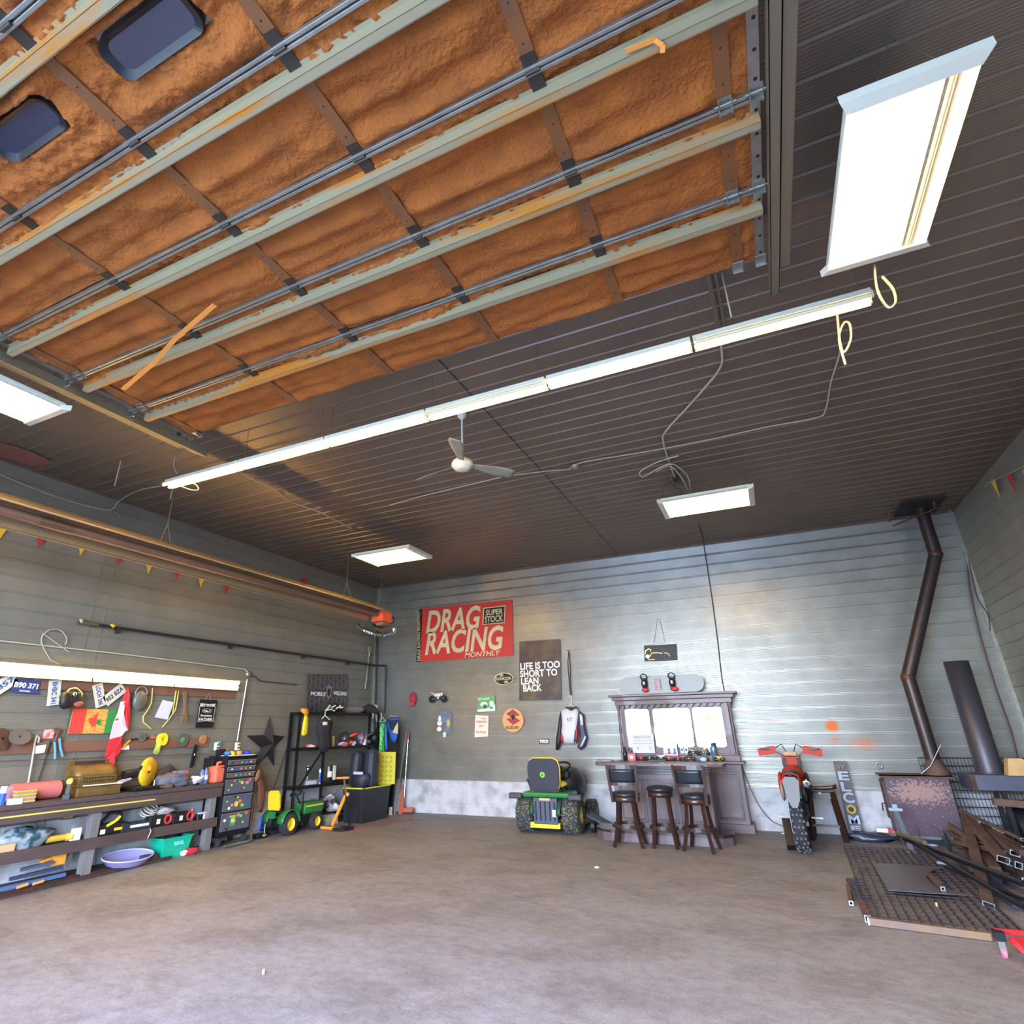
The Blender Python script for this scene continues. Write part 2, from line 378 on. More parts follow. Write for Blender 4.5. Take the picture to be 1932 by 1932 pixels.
# sheet laps: thin vertical seams
for i, (x, y) in enumerate(((1172, 1130), (975, 1170))):
    p = bk(x, y); struct('trim_%d' % (6+i), MB().b2((p.x-.002, D-.010, ZB), (p.x+.002, D-.001, H-.1)), ALU, 'sheet lap seam on the back wall')
for i, (x, y) in enumerate(((175, 1150), (200, 1150), (470, 1230))):
    p = lf(x, y); struct('trim_%d' % (8+i), MB().b2((XL+.002, p.y-.0015, ZB), (XL+.010, p.y+.0015, 4.3)), ALU, 'sheet lap seam on the left wall')
struct('trim_11', MB().b2((-2.238, 3.4, H-.013), (-2.232, D, H-.002)), RIBD, 'sheet lap seam across the ceiling')
struct('trim_12', MB().b2((-1.0, -1.2, H-.02), (-.99, 3.6, H-.004)), RIBD, 'second sheet lap seam across the ceiling')

# outside, seen in the bar mirror
GRAV = mat('gravel yard', (150, 142, 128), .9, var=((120, 116, 100), 3, .3))
struct('ground', MB().b2((-60, -90, -.2), (60, YF-.16, -.02)), GRAV, 'gravel yard outside the open door')
LEAFY = mat('sunlit leaves', (92, 112, 60), .8, var=((130, 130, 66), 2, .3))
TRUNK = mat('tree bark', (90, 75, 60), .9)
for i, (x, y, s) in enumerate(((-22, -58, 1.0), (-14, -62, 1.15), (-7, -60, .8), (1, -64, 1.1), (8, -60, .9), (16, -63, 1.2))):
    t = thing('tree', ['leafy tree at the far left of the mirrored yard', 'tall leafy tree left of centre in the mirrored yard', 'small leafy tree near the centre of the mirrored yard', 'leafy tree right of centre in the mirrored yard', 'leafy tree toward the right of the mirrored yard', 'tallest leafy tree at the far right of the mirrored yard'][i], 'tree', (x, y, -.02), 0, 'trees across the yard')
    MB().tube([(0, 0, 0), (.1, 0, 1.2*s), (0, .1, 3*s)], [.22*s, .17*s, .1*s]).build('trunk', TRUNK, t)
    c = MB()
    for k in range(9): c.sph((random.uniform(-1.2, 1.2)*s, random.uniform(-1, 1)*s, random.uniform(2, 4.2)*s), random.uniform(.7, 1.2)*s, 10, lump=.5, seed=k+i*9)
    c.build('crown', LEAFY, t)

# ================================================================ OVERHEAD DOOR, open under the ceiling
FOAM = mat('orange spray foam', (182, 102, 34), .85, bump=(45, 1.0), var=((140, 76, 24), 5, .3))
FOAMSM = mat('thin orange foam film on steel', (150, 92, 48), .6, .3, var=((120, 84, 56), 6, .3))
STRUT = mat('strut steel with foam overspray', (168, 158, 126), .55, .3, var=((204, 136, 56), 1.5, .05, (.6, 6, 6), .58))
ZD = 4.46
DX0, DX1 = -4.98, .47
DW = MB(); door = thing('door_1', 'large overhead garage door open under the ceiling, orange foam insulated underside', 'garage door', ((DX0+DX1)/2, 1.2, ZD))
door['kind'] = 'structure'
STX = [-4.83, -3.52, -2.47, -1.48, -.49, .31]      # stiles
struts = [3.06, 2.47, 1.87, 1.275, .675, .08]
joints = [y-.125 for y in struts]
def foam_z(x, y, rough, seed):
    n1 = noise.noise(Vector((x*.9+seed, y*9, seed)))*.060          # long ripples along x
    n2 = noise.noise(Vector((x*5, y*11, seed*3)))*.016
    n3 = noise.noise(Vector((x*22, y*26, seed)))*.009*rough
    n4 = noise.noise(Vector((x*45, y*45, seed)))*.004*rough
    return n1+n2+n3+n4
def foam_patch(mb, x0, x1, y0, y1, rough, seed, dip=.02, hole=None):
    nx = max(6, int((x1-x0)/.02)); ny = max(4, int((y1-y0)/.014))
    def fn(u, v):
        x = x0+(x1-x0)*u; y = y0+(y1-y0)*v; e = min(u, 1-u)*(x1-x0); g = min(v, 1-v)*(y1-y0)
        edge = min(1, e/.06)*min(1, g/.03)
        z = ZD-.004+dip*(edge-.5)*-1*.4+foam_z(x, y, rough, seed)*(.35+.65*edge)
        if hole:
            hx0, hx1, hy0, hy1 = hole; dx = max(hx0-x, x-hx1, 0); dy = max(hy0-y, y-hy1, 0)
            if dx < .001 and dy < .001: z = ZD+.05
            elif math.hypot(dx, dy) < .05: z -= .02*(1-math.hypot(dx, dy)/.05)
        return V(x, y, z if hole else min(z, ZD+.022))
    mb.grid(fn, nx, ny)
ylims = [3.56]+joints+[-1.05]
WIN = [(-2.22, -1.69, .765, .945), (-3.16, -2.66, .775, .945)]
for i in range(len(ylims)-1):
    y1, y0 = ylims[i], ylims[i+1]; rough = .5 if i < 3 else (1.0 if i == 3 else 2.2)
    sec = MB().b2((DX0, y0+.004, ZD+.03), (DX1, y1-.004, ZD+.05)).build('door_section', ALU, door, world=True)
    for k in range(len(STX)-1):
        xa, xb = STX[k]+.035, STX[k+1]-.035; fm = MB(); hole = None
        if i == 5 or i == 4:
            for w in WIN:
                if xa < w[0] < xb and y0 < w[2] < y1: hole = (w[0]-.01, w[1]+.01, w[2]-.01, w[3]+.01)
        foam_patch(fm, xa, xb, y0+.15, y1-(.02 if i else .01), rough, i*7+k, hole=hole)
        foam_patch(fm, xa, xb, y0+.02, y0+.16, 3.5, i*5+k+40, dip=0)
        fm.build('foam_bay', FOAM, sec, world=True)
    fm = MB(); foam_patch(fm, STX[-1]+.03, DX1-.05, y0+.01, y1-.01, 2.2, i+90); foam_patch(fm, DX0+.05, STX[0]-.03, y0+.01, y1-.01, 2.2, i+95); fm.build('edge_foam', FOAM, sec, world=True)
    st = MB()
    for x in STX: st.b2((x-.035, y0+.01, ZD-.012), (x+.035, y1-.01, ZD+.02))
    for x in STX:
        for yy in (.2, .5, .8): st.cyl((x, y0+(y1-y0)*yy, ZD-.0135), (x, y0+(y1-y0)*yy, ZD-.012), .005, n=6, mi=1)
    st.build('stile', [FOAMSM, BLACK], sec, world=True)
    es = MB().b2((DX1-.05, y0+.006, ZD-.016), (DX1, y1-.006, ZD+.03)).b2((DX0, y0+.006, ZD-.016), (DX0+.05, y1-.006, ZD+.03))
    for k in range(4):
        yy = y0+(y1-y0)*(.14+.24*k); es.cyl((DX1-.02, yy, ZD-.018), (DX1-.02, yy, ZD-.0155), .009, n=10, mi=1)
    es.build('end_stile', [ALU, BLACK], sec, world=True)
for y in joints:
    if y < -1: continue
    j = MB().b2((DX0+.04, y-.022, ZD-.03), (DX1-.04, y-.004, ZD)).b2((DX0+.04, y+.004, ZD-.03), (DX1-.04, y+.022, ZD)).b2((DX0+.04, y-.004, ZD-.012), (DX1-.04, y+.004, ZD))
    j.build('section_joint_rail', ALU, door, bevel=.003, world=True)
    hb = MB()
    for x in STX[1:-1]: hb.b2((x-.035, y-.075, ZD-.018), (x+.035, y+.105, ZD-.0125)); hb.cyl((x-.035, y, ZD-.034), (x+.035, y, ZD-.034), .01, n=8)
    hb.build('centre_hinge', mat('oily hinge steel', (70, 62, 54), .5, .6), door, world=True)
    for x in (STX[-1], DX1-.02, STX[0], DX0+.02):
        e = MB().b2((x-.032, y-.06, ZD-.022), (x+.032, y+.03, ZD-.016)).b2((x-.032, y+.0, ZD-.06), (x+.032, y+.006, ZD-.016)).b2((x-.032, y-.05, ZD-.045), (x-.026, y+.03, ZD-.016)).b2((x+.026, y-.05, ZD-.045), (x+.032, y+.03, ZD-.016)).cyl((x-.05, y-.03, ZD-.035), (x+.05, y-.03, ZD-.035), .007, n=8)
        e.build('end_hinge', ALU, door, world=True)
for x in (STX[-1], DX1-.02, STX[0], DX0+.02):
    MB().b2((x-.035, 3.49, ZD-.03), (x+.035, 3.57, ZD-.018)).b2((x-.035, 3.565, ZD-.05), (x+.035, 3.575, ZD-.0)).b2((x+.02, 3.5, ZD-.05), (x+.026, 3.56, ZD-.02)).build('bottom_bracket', ALU, door, world=True, bevel=.003)
for y in struts:
    if y < -1: continue
    s = MB().b2((DX0+.02, y-.022, ZD-.08), (DX1-.01, y+.022, ZD-.076)).b2((DX0+.02, y-.024, ZD-.08), (DX1-.01, y-.020, ZD-.012)).b2((DX0+.02, y+.020, ZD-.08), (DX1-.01, y+.024, ZD-.012))
    s.b2((DX0+.02, y-.042, ZD-.014), (DX1-.01, y-.020, ZD-.01)).b2((DX0+.02, y+.020, ZD-.014), (DX1-.01, y+.042, ZD-.01))
    s.build('stiffening_strut', STRUT, door, world=True)
WFR = mat('window frame black', (30, 29, 32), .4); WPN = mat('dark window pane', (56, 56, 70), .12, spec=.8)  # opaque dark blue stands in for the shaded ceiling gap behind the glass
for x0, x1, y0, y1 in WIN:
    n = 6; R = .06; pl = []
    for cx, cy, a0 in ((x1-R, y1-R, 0), (x0+R, y1-R, 90), (x0+R, y0+R, 180), (x1-R, y0+R, 270)):
        pl += [(cx+R*math.cos(math.radians(a0+90*k/n)), cy+R*math.sin(math.radians(a0+90*k/n))) for k in range(n+1)]
    wdw = MB(); cxm, cym = (x0+x1)/2, (y0+y1)/2
    inner = [(cxm+(px-cxm)*.86, cym+(py-cym)*.72) for px, py in pl]; m = len(pl)
    vs = [V(px, py, ZD-.035) for px, py in pl]+[V(px, py, ZD-.012) for px, py in inner]+[V(px, py, ZD+.03) for px, py in pl]
    wdw.add(vs, [(i, (i+1) % m, m+(i+1) % m, m+i) for i in range(m)]+[(i, 2*m+i, 2*m+(i+1) % m, (i+1) % m) for i in range(m)])
    w = wdw.build('door_window', WFR, door, world=True)
    MB().prism(inner, ZD-.012, ZD-.008).build('window_pane', WPN, w, world=True)
# peeling strips of foam film
for nm, pts, wd in (('hanging_foam_strip', [hit(405, 575, 2, 4.37), hit(330, 640, 2, 4.36), hit(290, 685, 2, 4.33), hit(232, 735, 2, 4.22)], .05), ('curled_foam_strip', [hit(1180, 97, 2, 4.385), hit(1235, 75, 2, 4.375), hit(1250, 85, 2, 4.36), hit(1250, 100, 2, 4.34)], .03)):
    mb = MB()
    for a, b in zip(pts[:-1], pts[1:]): mb.bar(a, b, wd*.7, .006)
    mb.build(nm, mat('orange foam strip', (232, 148, 60), .7), door, world=True)

# door tracks and their hangers
TRK = mat('track steel', (140, 132, 112), .45, .7)
for nm, x, sgn, lab in (('door_track', .515, 1, 'right horizontal steel track of the overhead door'), ('door_track', -5.03, -1, 'left horizontal steel track of the overhead door')):
    t = thing(nm, lab, 'door track', (x, 1.3, 4.36), 0, 'overhead door tracks')
    y0, y1 = YF+.3, 3.82
    a = MB().b2((x-.02*sgn-.0, y0, 4.34), (x-.024*sgn, y1, 4.42)).b2((x-.024*sgn, y0, 4.34), (x+.03*sgn, y1, 4.344)).b2((x+.026*sgn, y0, 4.34), (x+.03*sgn, y1, 4.41))
    a.build('roller_channel', TRK, t, world=True)
    a = MB().b2((x+.034*sgn, y0, 4.35), (x+.038*sgn, y1-.25, 4.43)).b2((x+.034*sgn, y0, 4.35), (x+.09*sgn, y1-.25, 4.354))
    a.build('track_angle', TRK, t, world=True)
    for yy in (3.5, 1.6, -.4): MB().b2((x+.035*sgn, yy-.02, 4.36), (x+.041*sgn, yy+.02, H-.01)).build('hanger', TRK, t, world=True)
    if sgn < 0:
        for yy in joints[:4]: MB().cyl((x-.03, yy, 4.38), (x+.08, yy, 4.38), .012, n=8).build('roller_stem', CHROME, t, world=True)
# ================================================================ LIGHTS AND CEILING THINGS
def drop_wire(mb, x, y, z0, z1=H-.01, r=.0025): mb.tube([(x, y, z0), (x, y, z1)], r, 5)
# row of six strip lights
SX0, SL, SY, SZ = -6.08, 1.205, 4.16, 4.36
lit = [(1, 2), (2, 2), (2, 2), (0, 2), (2, 2), (0, 2)]
labs = ['leftmost strip light of the long hanging row, dimmer tubes', 'second strip light from the left end of the hanging row', 'third strip light in the row, left of the ceiling fan', 'fourth strip light in the row, above the ceiling fan, one tube lit',
        'fifth strip light in the hanging row, both tubes bright', 'rightmost strip light of the hanging row, one tube lit']
for i in range(6):
    x0 = SX0+SL*i; x1 = x0+SL-.02
    t = thing('strip_light', labs[i], 'strip light', (x0+SL/2, SY, SZ), 0, 'hanging row of strip lights')
    a = MB().b2((x0, SY-.03, SZ+.0), (x1, SY+.03, SZ+.045)); a.build('housing', WHITE, t, world=True, bevel=.004)
    a = MB(); a.quad([(x0, SY-.03, SZ+.002), (x1, SY-.03, SZ+.002), (x1, SY-.082, SZ-.035), (x0, SY-.082, SZ-.035)], (0, .4, -1), .002)
    a.quad([(x0, SY+.03, SZ+.002), (x1, SY+.03, SZ+.002), (x1, SY+.082, SZ-.035), (x0, SY+.082, SZ-.035)], (0, -.4, -1), .002)
    a.build('reflector', WHITE, t, world=True)
    e = MB()
    for xx in (x0+.006, x1-.006):
        for yy in (-.04, .04): e.b2((xx-.006, SY+yy-.012, SZ-.045), (xx+.006, SY+yy+.012, SZ+.005))
    e.build('lamp_holder', WHITE, t, world=True)
    for k, yy in enumerate((-.04, .04)):
        mt = {0: TUBEO, 1: TUBED, 2: TUBE}[lit[i][k] if lit[i][k] != 1 else 1]
        tb = MB().cyl((x0+.014, SY+yy, SZ-.028), (x1-.014, SY+yy, SZ-.028), .0165, n=12).build('tube', mt, t, world=True)
    for xx in (x0+.06, x1-.06): w = MB(); drop_wire(w, xx, SY, SZ+.045); w.build('hanging_chain', CHAIN, t, world=True)
# flat eight tube panels
def panel(name, label, x0, x1, y0, y1, z, along, n=8, dead=(), group='flat multi-tube panel lights'):
    t = thing(name, label, 'panel light', ((x0+x1)/2, (y0+y1)/2, z), 0, group)
    MB().b2((x0, y0, z+.03), (x1, y1, z+.06)).build('housing', WHITE, t, world=True)
    if along == 'y': L0, L1, W0, W1 = y0, y1, x0, x1; P = lambda l, w, zz: V(w, l, zz)
    else: L0, L1, W0, W1 = x0, x1, y0, y1; P = lambda l, w, zz: V(l, w, zz)
    for l, s in ((L0, 1), (L1, -1)):        # end caps with pointed ends
        a = MB(); ex = .035; h = .05
        vs = [P(l-.035*s, W0-ex, z), P(l-.035*s, W1+ex, z), P(l+.035*s, W1+.0, z-.015), P(l+.035*s, W0-.0, z-.015)]
        vs2 = [v+V(0, 0, h) for v in vs]; a.add(vs+vs2, [(0, 1, 2, 3), (4, 5, 6, 7), (0, 1, 5, 4), (1, 2, 6, 5), (2, 3, 7, 6), (3, 0, 4, 7)])
        a.build('end_cap', WHITE, t, world=True)
    rf = MB(); dw = (W1-W0)/n
    for k in range(n):
        w0 = W0+dw*k
        prof = [(w0, z+.0), (w0+dw*.28, z+.028), (w0+dw*.72, z+.028), (w0+dw, z+.0)]
        vs = [P(l, a, b) for l in (L0, L1) for a, b in prof]; rf.add(vs, [(i, i+1, 5+i, 4+i) for i in range(3)])
    rf.build('reflector', mat('lamp reflector', (240, 238, 225), .25, .3), t, world=True)
    for k in range(n):
        w = W0+dw*(k+.5)
        MB().cyl(P(L0+.03, w, z+.004), P(L1-.03, w, z+.004), .014, n=12).build('tube', TUBEO if k in dead else TUBE, t, world=True)
    for l in (L0+.02, L1-.02):
        w = MB(); c = P(l, (W0+W1)/2, 0); w.tube([P(l, W0+.12, z+.05), V(c.x, c.y, H-.12)], .0025, 5); w.tube([P(l, W1-.12, z+.05), V(c.x, c.y, H-.12), V(c.x, c.y, H-.01)], .0025, 5)
        w.build('hanging_wire', CHAIN, t, world=True)
    return t
panel('panel_light', 'large panel light right of the overhead door, one dead tube', .82, 1.34, 2.49, 3.69, 4.30, 'y', 8, (6,))
panel('panel_light', 'panel light at the left picture edge below the door track', -5.83, -5.27, 1.35, 2.50, 4.30, 'y', 8)
panel('panel_light', 'panel light hanging over the back left, above the red banner', -5.90, -4.83, 7.64, 8.33, 4.30, 'x', 6)
panel('panel_light', 'panel light hanging over the back right, in front of the stove pipe', -.86, .24, 7.55, 8.22, 4.32, 'x', 6)
# three wall strips above the bench
for i in range(3):
    y0 = 3.73+1.235*i; y1 = y0+1.215; X = XL+.14; z = 2.30
    t = thing('wall_strip_light', ['strip light over the bench at the left picture edge', 'middle strip light of the three over the bench', 'strip light over the bench nearest the metal conduit'][i], 'strip light', (X, (y0+y1)/2, z), 0, 'strip lights above the bench')
    MB().b2((XL+.03, y0, z-.02), (X-.02, y1, z+.045)).build('housing', WHITE, t, world=True, bevel=.004)
    a = MB().quad([(X-.02, y0, z+.045), (X-.02, y1, z+.045), (X+.03, y1, z+.062), (X+.03, y0, z+.062)], (0, 0, -1), .002)
    a.quad([(X-.02, y0, z-.02), (X-.02, y1, z-.02), (X+.0, y1, z-.085), (X+.0, y0, z-.085)], (1, 0, 0), .002); a.build('reflector', WHITE, t, world=True)
    for dx, dz in ((.012, .025), (.004, -.035)):
        MB().cyl((X+dx, y0+.02, z+dz), (X+dx, y1-.02, z+dz), .0165, n=12).build('tube', TUBE, t, world=True)

# ceiling fan
t = thing('ceiling_fan', 'white three blade ceiling fan hanging in the middle', 'ceiling fan', (-2.485, 4.945, H))
MB().lathe([(0, 0), (.055, 0), (.05, -.05), (.02, -.085), (.012, -.09)]).build('canopy', WHITE, t)
MB().cyl((0, 0, -.05), (0, 0, -.58), .011).build('down_rod', WHITE, t)
DUST = mat('dusty fan blade', (150, 146, 132), .7, var=((120, 112, 98), 5, .2))
MB().lathe([(0, -.56), (.06, -.565), (.1, -.59), (.115, -.62), (.115, -.65), (.09, -.665), (.088, -.68), (.04, -.70), (0, -.702)], n=32).build('motor', mat('fan enamel', (205, 200, 180), .4), t)
for ang in (50, 170, 290):
    a = MB(); c, s = math.cos(math.radians(ang+0)), math.sin(math.radians(ang+0))
    def fn(u, v):
        r = .09+.52*u; w = (.05+.09*min(1, u*1.6))*(1 if u < .93 else .75); q = (v-.5)*w
        return V(r*c-q*s, r*s+q*c, -.625-q*.35-.02*u)
    a.grid(fn, 10, 4).build('blade', DUST, t, solid=.004)

# radiant tube heater under the ceiling on the left
HX, HZ = -6.52, 3.72
t = thing('tube_heater', 'long radiant tube heater with steel reflector hung along the left wall', 'heater', (HX, 4, HZ))
prof = [(-.17, -.19), (-.20, -.17), (-.17, -.02), (-.07, .08), (.03, .09), (.14, .03), (.17, -.0), (.15, -.02)]
a = MB(); y0, y1 = -.9, 9.25; n = len(prof)
a.add([V(HX+p[0], y, HZ+p[1]) for y in (y0, y1) for p in prof], [(i, i+1, n+i+1, n+i) for i in range(n-1)])
a.build('reflector', mat('heat tinted reflector', (176, 150, 126), .36, .7, var=((182, 158, 112), 2, .3)), t, world=True, solid=.003)
a = MB().tube([(HX-.19, y0, HZ-.185), (HX-.19, y1, HZ-.185)], .008, 6).tube([(HX+.16, y0, HZ-.01), (HX+.16, y1, HZ-.01)], .008, 6); a.build('reflector_lip', mat('bright lip', (190, 175, 150), .4, .6), t, world=True)
MB().cyl((HX-.03, y0, HZ-.06), (HX-.03, 9.35, HZ-.06), .052, n=16).build('burner_tube', mat('burnt tube steel', (120, 96, 86), .5, .5, var=((140, 108, 90), 2, .3)), t, world=True)
MB().cyl((HX-.03, 3.15, HZ-.06), (HX-.03, 3.5, HZ-.06), .058, n=16).build('tube_clamp', mat('clamp steel', (120, 100, 88), .4, .7), t, world=True)
OB = mat('heater box orange', (214, 84, 58), .5)
hb = MB().b2((HX-.16, 9.30, HZ-.2), (HX+.10, 9.62, HZ+.03)).build('burner_box', OB, t, world=True, bevel=.006)
MB().b2((HX+.1, 9.34, HZ-.02), (HX+.106, 9.60, HZ+.02)).b2((HX-.15, 9.293, HZ-.0), (HX+.09, 9.3, HZ+.02)).build('grey_label', ALU, hb, world=True)
MB().lathe([(0, -.03), (.045, -.03), (.05, 0)], (HX-.03, 9.3, HZ-.10), (0, -1, 0)).cyl((HX-.1, 9.3, HZ-.26), (HX-.1, 9.6, HZ-.26), .03).build('blower', BLACKM, t, world=True)
MB().b2((HX-.12, 9.34, HZ-.27), (HX+.09, 9.58, HZ-.205)).build('gas_valve', mat('valve tan', (120, 98, 66), .6), t, world=True)
MB().tube([(HX+.02, 9.62, HZ-.08), (HX+.05, 9.75, HZ-.06), (HX+.05, 9.78, HZ-.15), (HX, 9.7, HZ-.2)], .012, 6).build('black_hose', BLACK, t, world=True)
for yy in (.3, 4.6, 8.3, 9.4):
    a = MB().tube([(HX-.12, yy, HZ+.06), (HX-.02, yy, HZ+.35), (HX-.02, yy, H-.01)], .004, 5).tube([(HX+.1, yy, HZ+.06), (HX-.02, yy, HZ+.35)], .004, 5)
    a.build('hanging_chain', CHAIN, t, world=True)
a = MB(); p0 = [(-6.86, 9.1, 3.46), (-6.78, 9.2, 3.36), (-6.66, 9.35, 3.30), (-6.5, 9.5, 3.28), (-6.38, 9.62, 3.33), (-6.38, 9.66, 3.42)]
pts = []; rr = []
for i in range(len(p0)-1):
    for k in range(8):
        q = Vector(p0[i]).lerp(Vector(p0[i+1]), k/8); pts.append(q); rr.append(.052 if k % 2 else .038)
a.tube(pts, rr, 12, smooth=False); tag(a.build('foil_duct', mat('foil duct', (205, 210, 205), .18, 1)), 'crinkled silver foil duct curling below the orange heater box', 'duct')

# electric cables and boxes
def cable(name, pts, r, m, label, cat='cable', smoothn=6, group=None):
    pts = [Vector(p) for p in pts]; out = []
    for i in range(len(pts)-1):
        p0, p1, p2, p3 = pts[max(i-1, 0)], pts[i], pts[i+1], pts[min(i+2, len(pts)-1)]
        for k in range(smoothn):
            u = k/smoothn; out.append(.5*((2*p1)+(p2-p0)*u+(2*p0-5*p1+4*p2-p3)*u*u+(3*p1-p0-3*p2+p3)*u*u*u))
    out.append(pts[-1]); o = MB().tube(out, r, 6).build(name, m)
    return tag(o, label, cat, group)
C = lambda x, y, off=.03: ce(x, y, off)
cable('ceiling_cable', [C(1352, 622), C(1362, 665), C(1355, 700), C(1300, 765), C(1255, 815), C(1252, 835), C(1262, 870), C(1275, 905)], .012, CORD, 'thick pale cable snaking across the ceiling below the row of lights')
MB_ = MB().b2(C(1333, 520, .0)+V(-.03, -.3, -.05), C(1352, 628, .0)+V(.03, .12, -.01)); 
c0, c1 = C(1335, 515, .04), C(1356, 622, .04)
tag(MB().bar(c0, c1, .035, .03).bar(c0+V(.05, 0, 0), c1+V(.05, 0, 0), .02, .02).build('surface_raceway', TRK), 'grey raceway running along the ceiling beside the right door corner', 'raceway')
cable('ceiling_cable', [C(1578, 592), C(1585, 660), C(1568, 720), C(1558, 772), C(1540, 788), C(1445, 806), C(1345, 828), C(1220, 852), C(1100, 872), C(1075, 885), C(1040, 888), C(960, 898), C(905, 910), C(800, 935), C(735, 953)], .008, CORD, 'long thin cable looping from the right strip light across to the ceiling middle')
cable('ceiling_cable', [C(455, 893), C(520, 925), C(545, 945), C(600, 965), C(640, 985), C(664, 997)], .008, CORD, 'thin cable from the left strip light to a small ceiling box')
o = C(664, 998, .03); tag(MB().box(o, (.1, .1, .05)).build('junction_box', ALU), 'small grey junction box on the ceiling left of the fan', 'junction box')
o = C(1085, 880, .03); tag(MB().lathe([(0, -.05), (.05, -.04), (.07, 0)], o, n=16).build('junction_box', ALU), 'round junction box on the ceiling right of the fan', 'junction box')
o = C(1277, 903, .04); tag(MB().box(o, (.1, .1, .08)).build('junction_box', DARKPIPE), 'dark junction box above the back right panel light', 'junction box')
cable('coiled_cable', [C(1238, 890, .05), C(1265, 880, .1), C(1288, 905, .2), C(1302, 930, .25), C(1298, 900, .15), C(1275, 878, .1), C(1255, 878, .1), C(1222, 895, .14), C(1212, 900, .14), C(1208, 890, .12), C(1240, 872, .1), C(1280, 860, .1)], .009, CORD, 'loosely coiled pale cable hanging at the ceiling box', 'cable')
o = C(1278, 920, .1); cable('coiled_cable', [C(1262, 880, .1), C(1258, 900, .2), C(1275, 920, .25), C(1285, 925, .3), C(1290, 955, .3)], .006, CORDD, 'dark wire dangling to the back right panel light', 'cable')
cable('looped_cord', [hit(1580, 592, 1, 4.1), hit(1584, 640, 1, 4.1), hit(1592, 665, 1, 4.1), hit(1605, 640, 1, 4.1), hit(1603, 612, 1, 4.1), hit(1592, 610, 1, 4.1), hit(1583, 640, 1, 4.1), hit(1595, 688, 1, 4.1)], .008, CORD, 'tied white cord hanging from the rightmost strip light', 'cord')
cable('looped_cord', [hit(1650, 500, 1, 3.75), hit(1655, 545, 1, 3.75), hit(1675, 580, 1, 3.75), hit(1690, 570, 1, 3.75), hit(1685, 545, 1, 3.75), hit(1665, 522, 1, 3.75)], .008, ALU, 'grey armoured cable loop hanging from the large panel light', 'cord')
cable('looped_cord', [hit(330, 862, 1, 4.15), hit(328, 880, 1, 4.15), hit(334, 893, 1, 4.15)], .006, CORD, 'short white wire above the leftmost strip light', 'cord')
cable('looped_cord', [hit(335, 915, 1, 4.2), hit(360, 924, 1, 4.2), hit(374, 924, 1, 4.2), hit(370, 915, 1, 4.2), hit(355, 908, 1, 4.2)], .006, CORD, 'white wire loop under the leftmost strip light', 'cord')
cable('wall_wire', [lf(0, 895, .03), lf(60, 920, .03), lf(130, 945, .03), lf(205, 962, .05), lf(225, 945, .15), C(262, 925), C(305, 917)], .006, CORD, 'thin wire drooping over the upper left wall to the strip light', 'wire')
for x0, y0, x1, y1, lab in ((228, 870, 216, 917, 'short chain hanging under the left end of the ceiling'), (327, 915, 321, 942, 'short chain just below the leftmost strip light'), (1362, 515, 1380, 598, 'pale strap hanging beside the ceiling raceway')):
    a = C(x0, y0, .02); b = hit(x1, y1, 1, a.y)
    tag(MB().tube([a, b], .007, 5).build('hanging_strap', CORD), lab, 'strap')
pq = [C(x, y, .012) for x, y in ((-20, 830), (30, 842), (60, 852), (100, 872), (70, 881), (-20, 857))]
a = MB(); a.add(pq+[p-V(0, 0, .004) for p in pq], [tuple(range(6)), tuple(range(6, 12))]+[(i, (i+1) % 6, 6+(i+1) % 6, 6+i) for i in range(6)]); tag(a.build('ceiling_patch', mat('dull red patch', (140, 92, 80), .7)), 'dull red patch flat under the ceiling at the far left edge', 'sheet')  # thin dull red outline just under the ceiling
# pipe across ceiling and down the back wall
p = [C(1316, 985, .02), C(1328, 1022, .02)]; q = [bk(1328, 1027, .03), bk(1340, 1050, .03), bk(1354, 1200, .03), bk(1367, 1310, .03), bk(1372, 1350, .03), bk(1379, 1375, .03)]
cable('conduit', [C(1318, 990, .02), C(1327, 1018, .03)]+[bk(1328, 1028, .04)], .009, CORDD, 'thin conduit crossing the ceiling to the back wall', 'conduit')
cable('conduit', [bk(1328, 1030, .03), bk(1342, 1120, .03), bk(1354, 1210, .03), bk(1362, 1280, .03), bk(1372, 1330, .03), bk(1380, 1372, .03)], .010, CORDD, 'dark conduit running down the back wall right of the hutch', 'conduit')
o = bk(1381, 1377, .04)
t = thing('wall_outlet', 'white outlet box on the back wall right of the hutch', 'outlet', o); MB().box((0, 0, 0), (.07, .05, .11)).build('box', WHITE, t, bevel=.005); MB().box((0, -.026, 0), (.035, .006, .06)).build('face', DARKPIPE, t)
cable('extension_cord', [bk(1381, 1385, .05), bk(1395, 1430, .05), bk(1412, 1478, .06), bk(1432, 1520, .1), bk(1455, 1548, .12), bk(1480, 1560, .12)], .008, mat('brown cord', (120, 96, 84), .6), 'brown cord drooping from the wall outlet to the floor', 'cord')
# ================================================================ BACK WALL
def bbox(x0, y0, x1, y1, off=.03):          # centre, width, height on the back wall from a pixel box
    c = bk((x0+x1)/2, (y0+y1)/2, off); w = bk(x1, (y0+y1)/2, off).x-bk(x0, (y0+y1)/2, off).x
    h = bk((x0+x1)/2, y0, off).z-bk((x0+x1)/2, y1, off).z
    return c, w, h
def btxt(s, x0, y0, x1, y1, m, parent, off=.035, shear=0, bold=0):
    c, w, h = bbox(x0, y0, x1, y1, off); return text(s, fr(c, (1, 0, 0), (0, 0, 1)), w, h, m, parent, shear, bold)
CREAM = mat('cream print', (216, 206, 170), .6, var=((196, 184, 146), 3, .2))
REDV = mat('red banner vinyl', (196, 52, 46), .55, bump=(4, .25))
BLK = mat('black print', (24, 22, 22), .5)
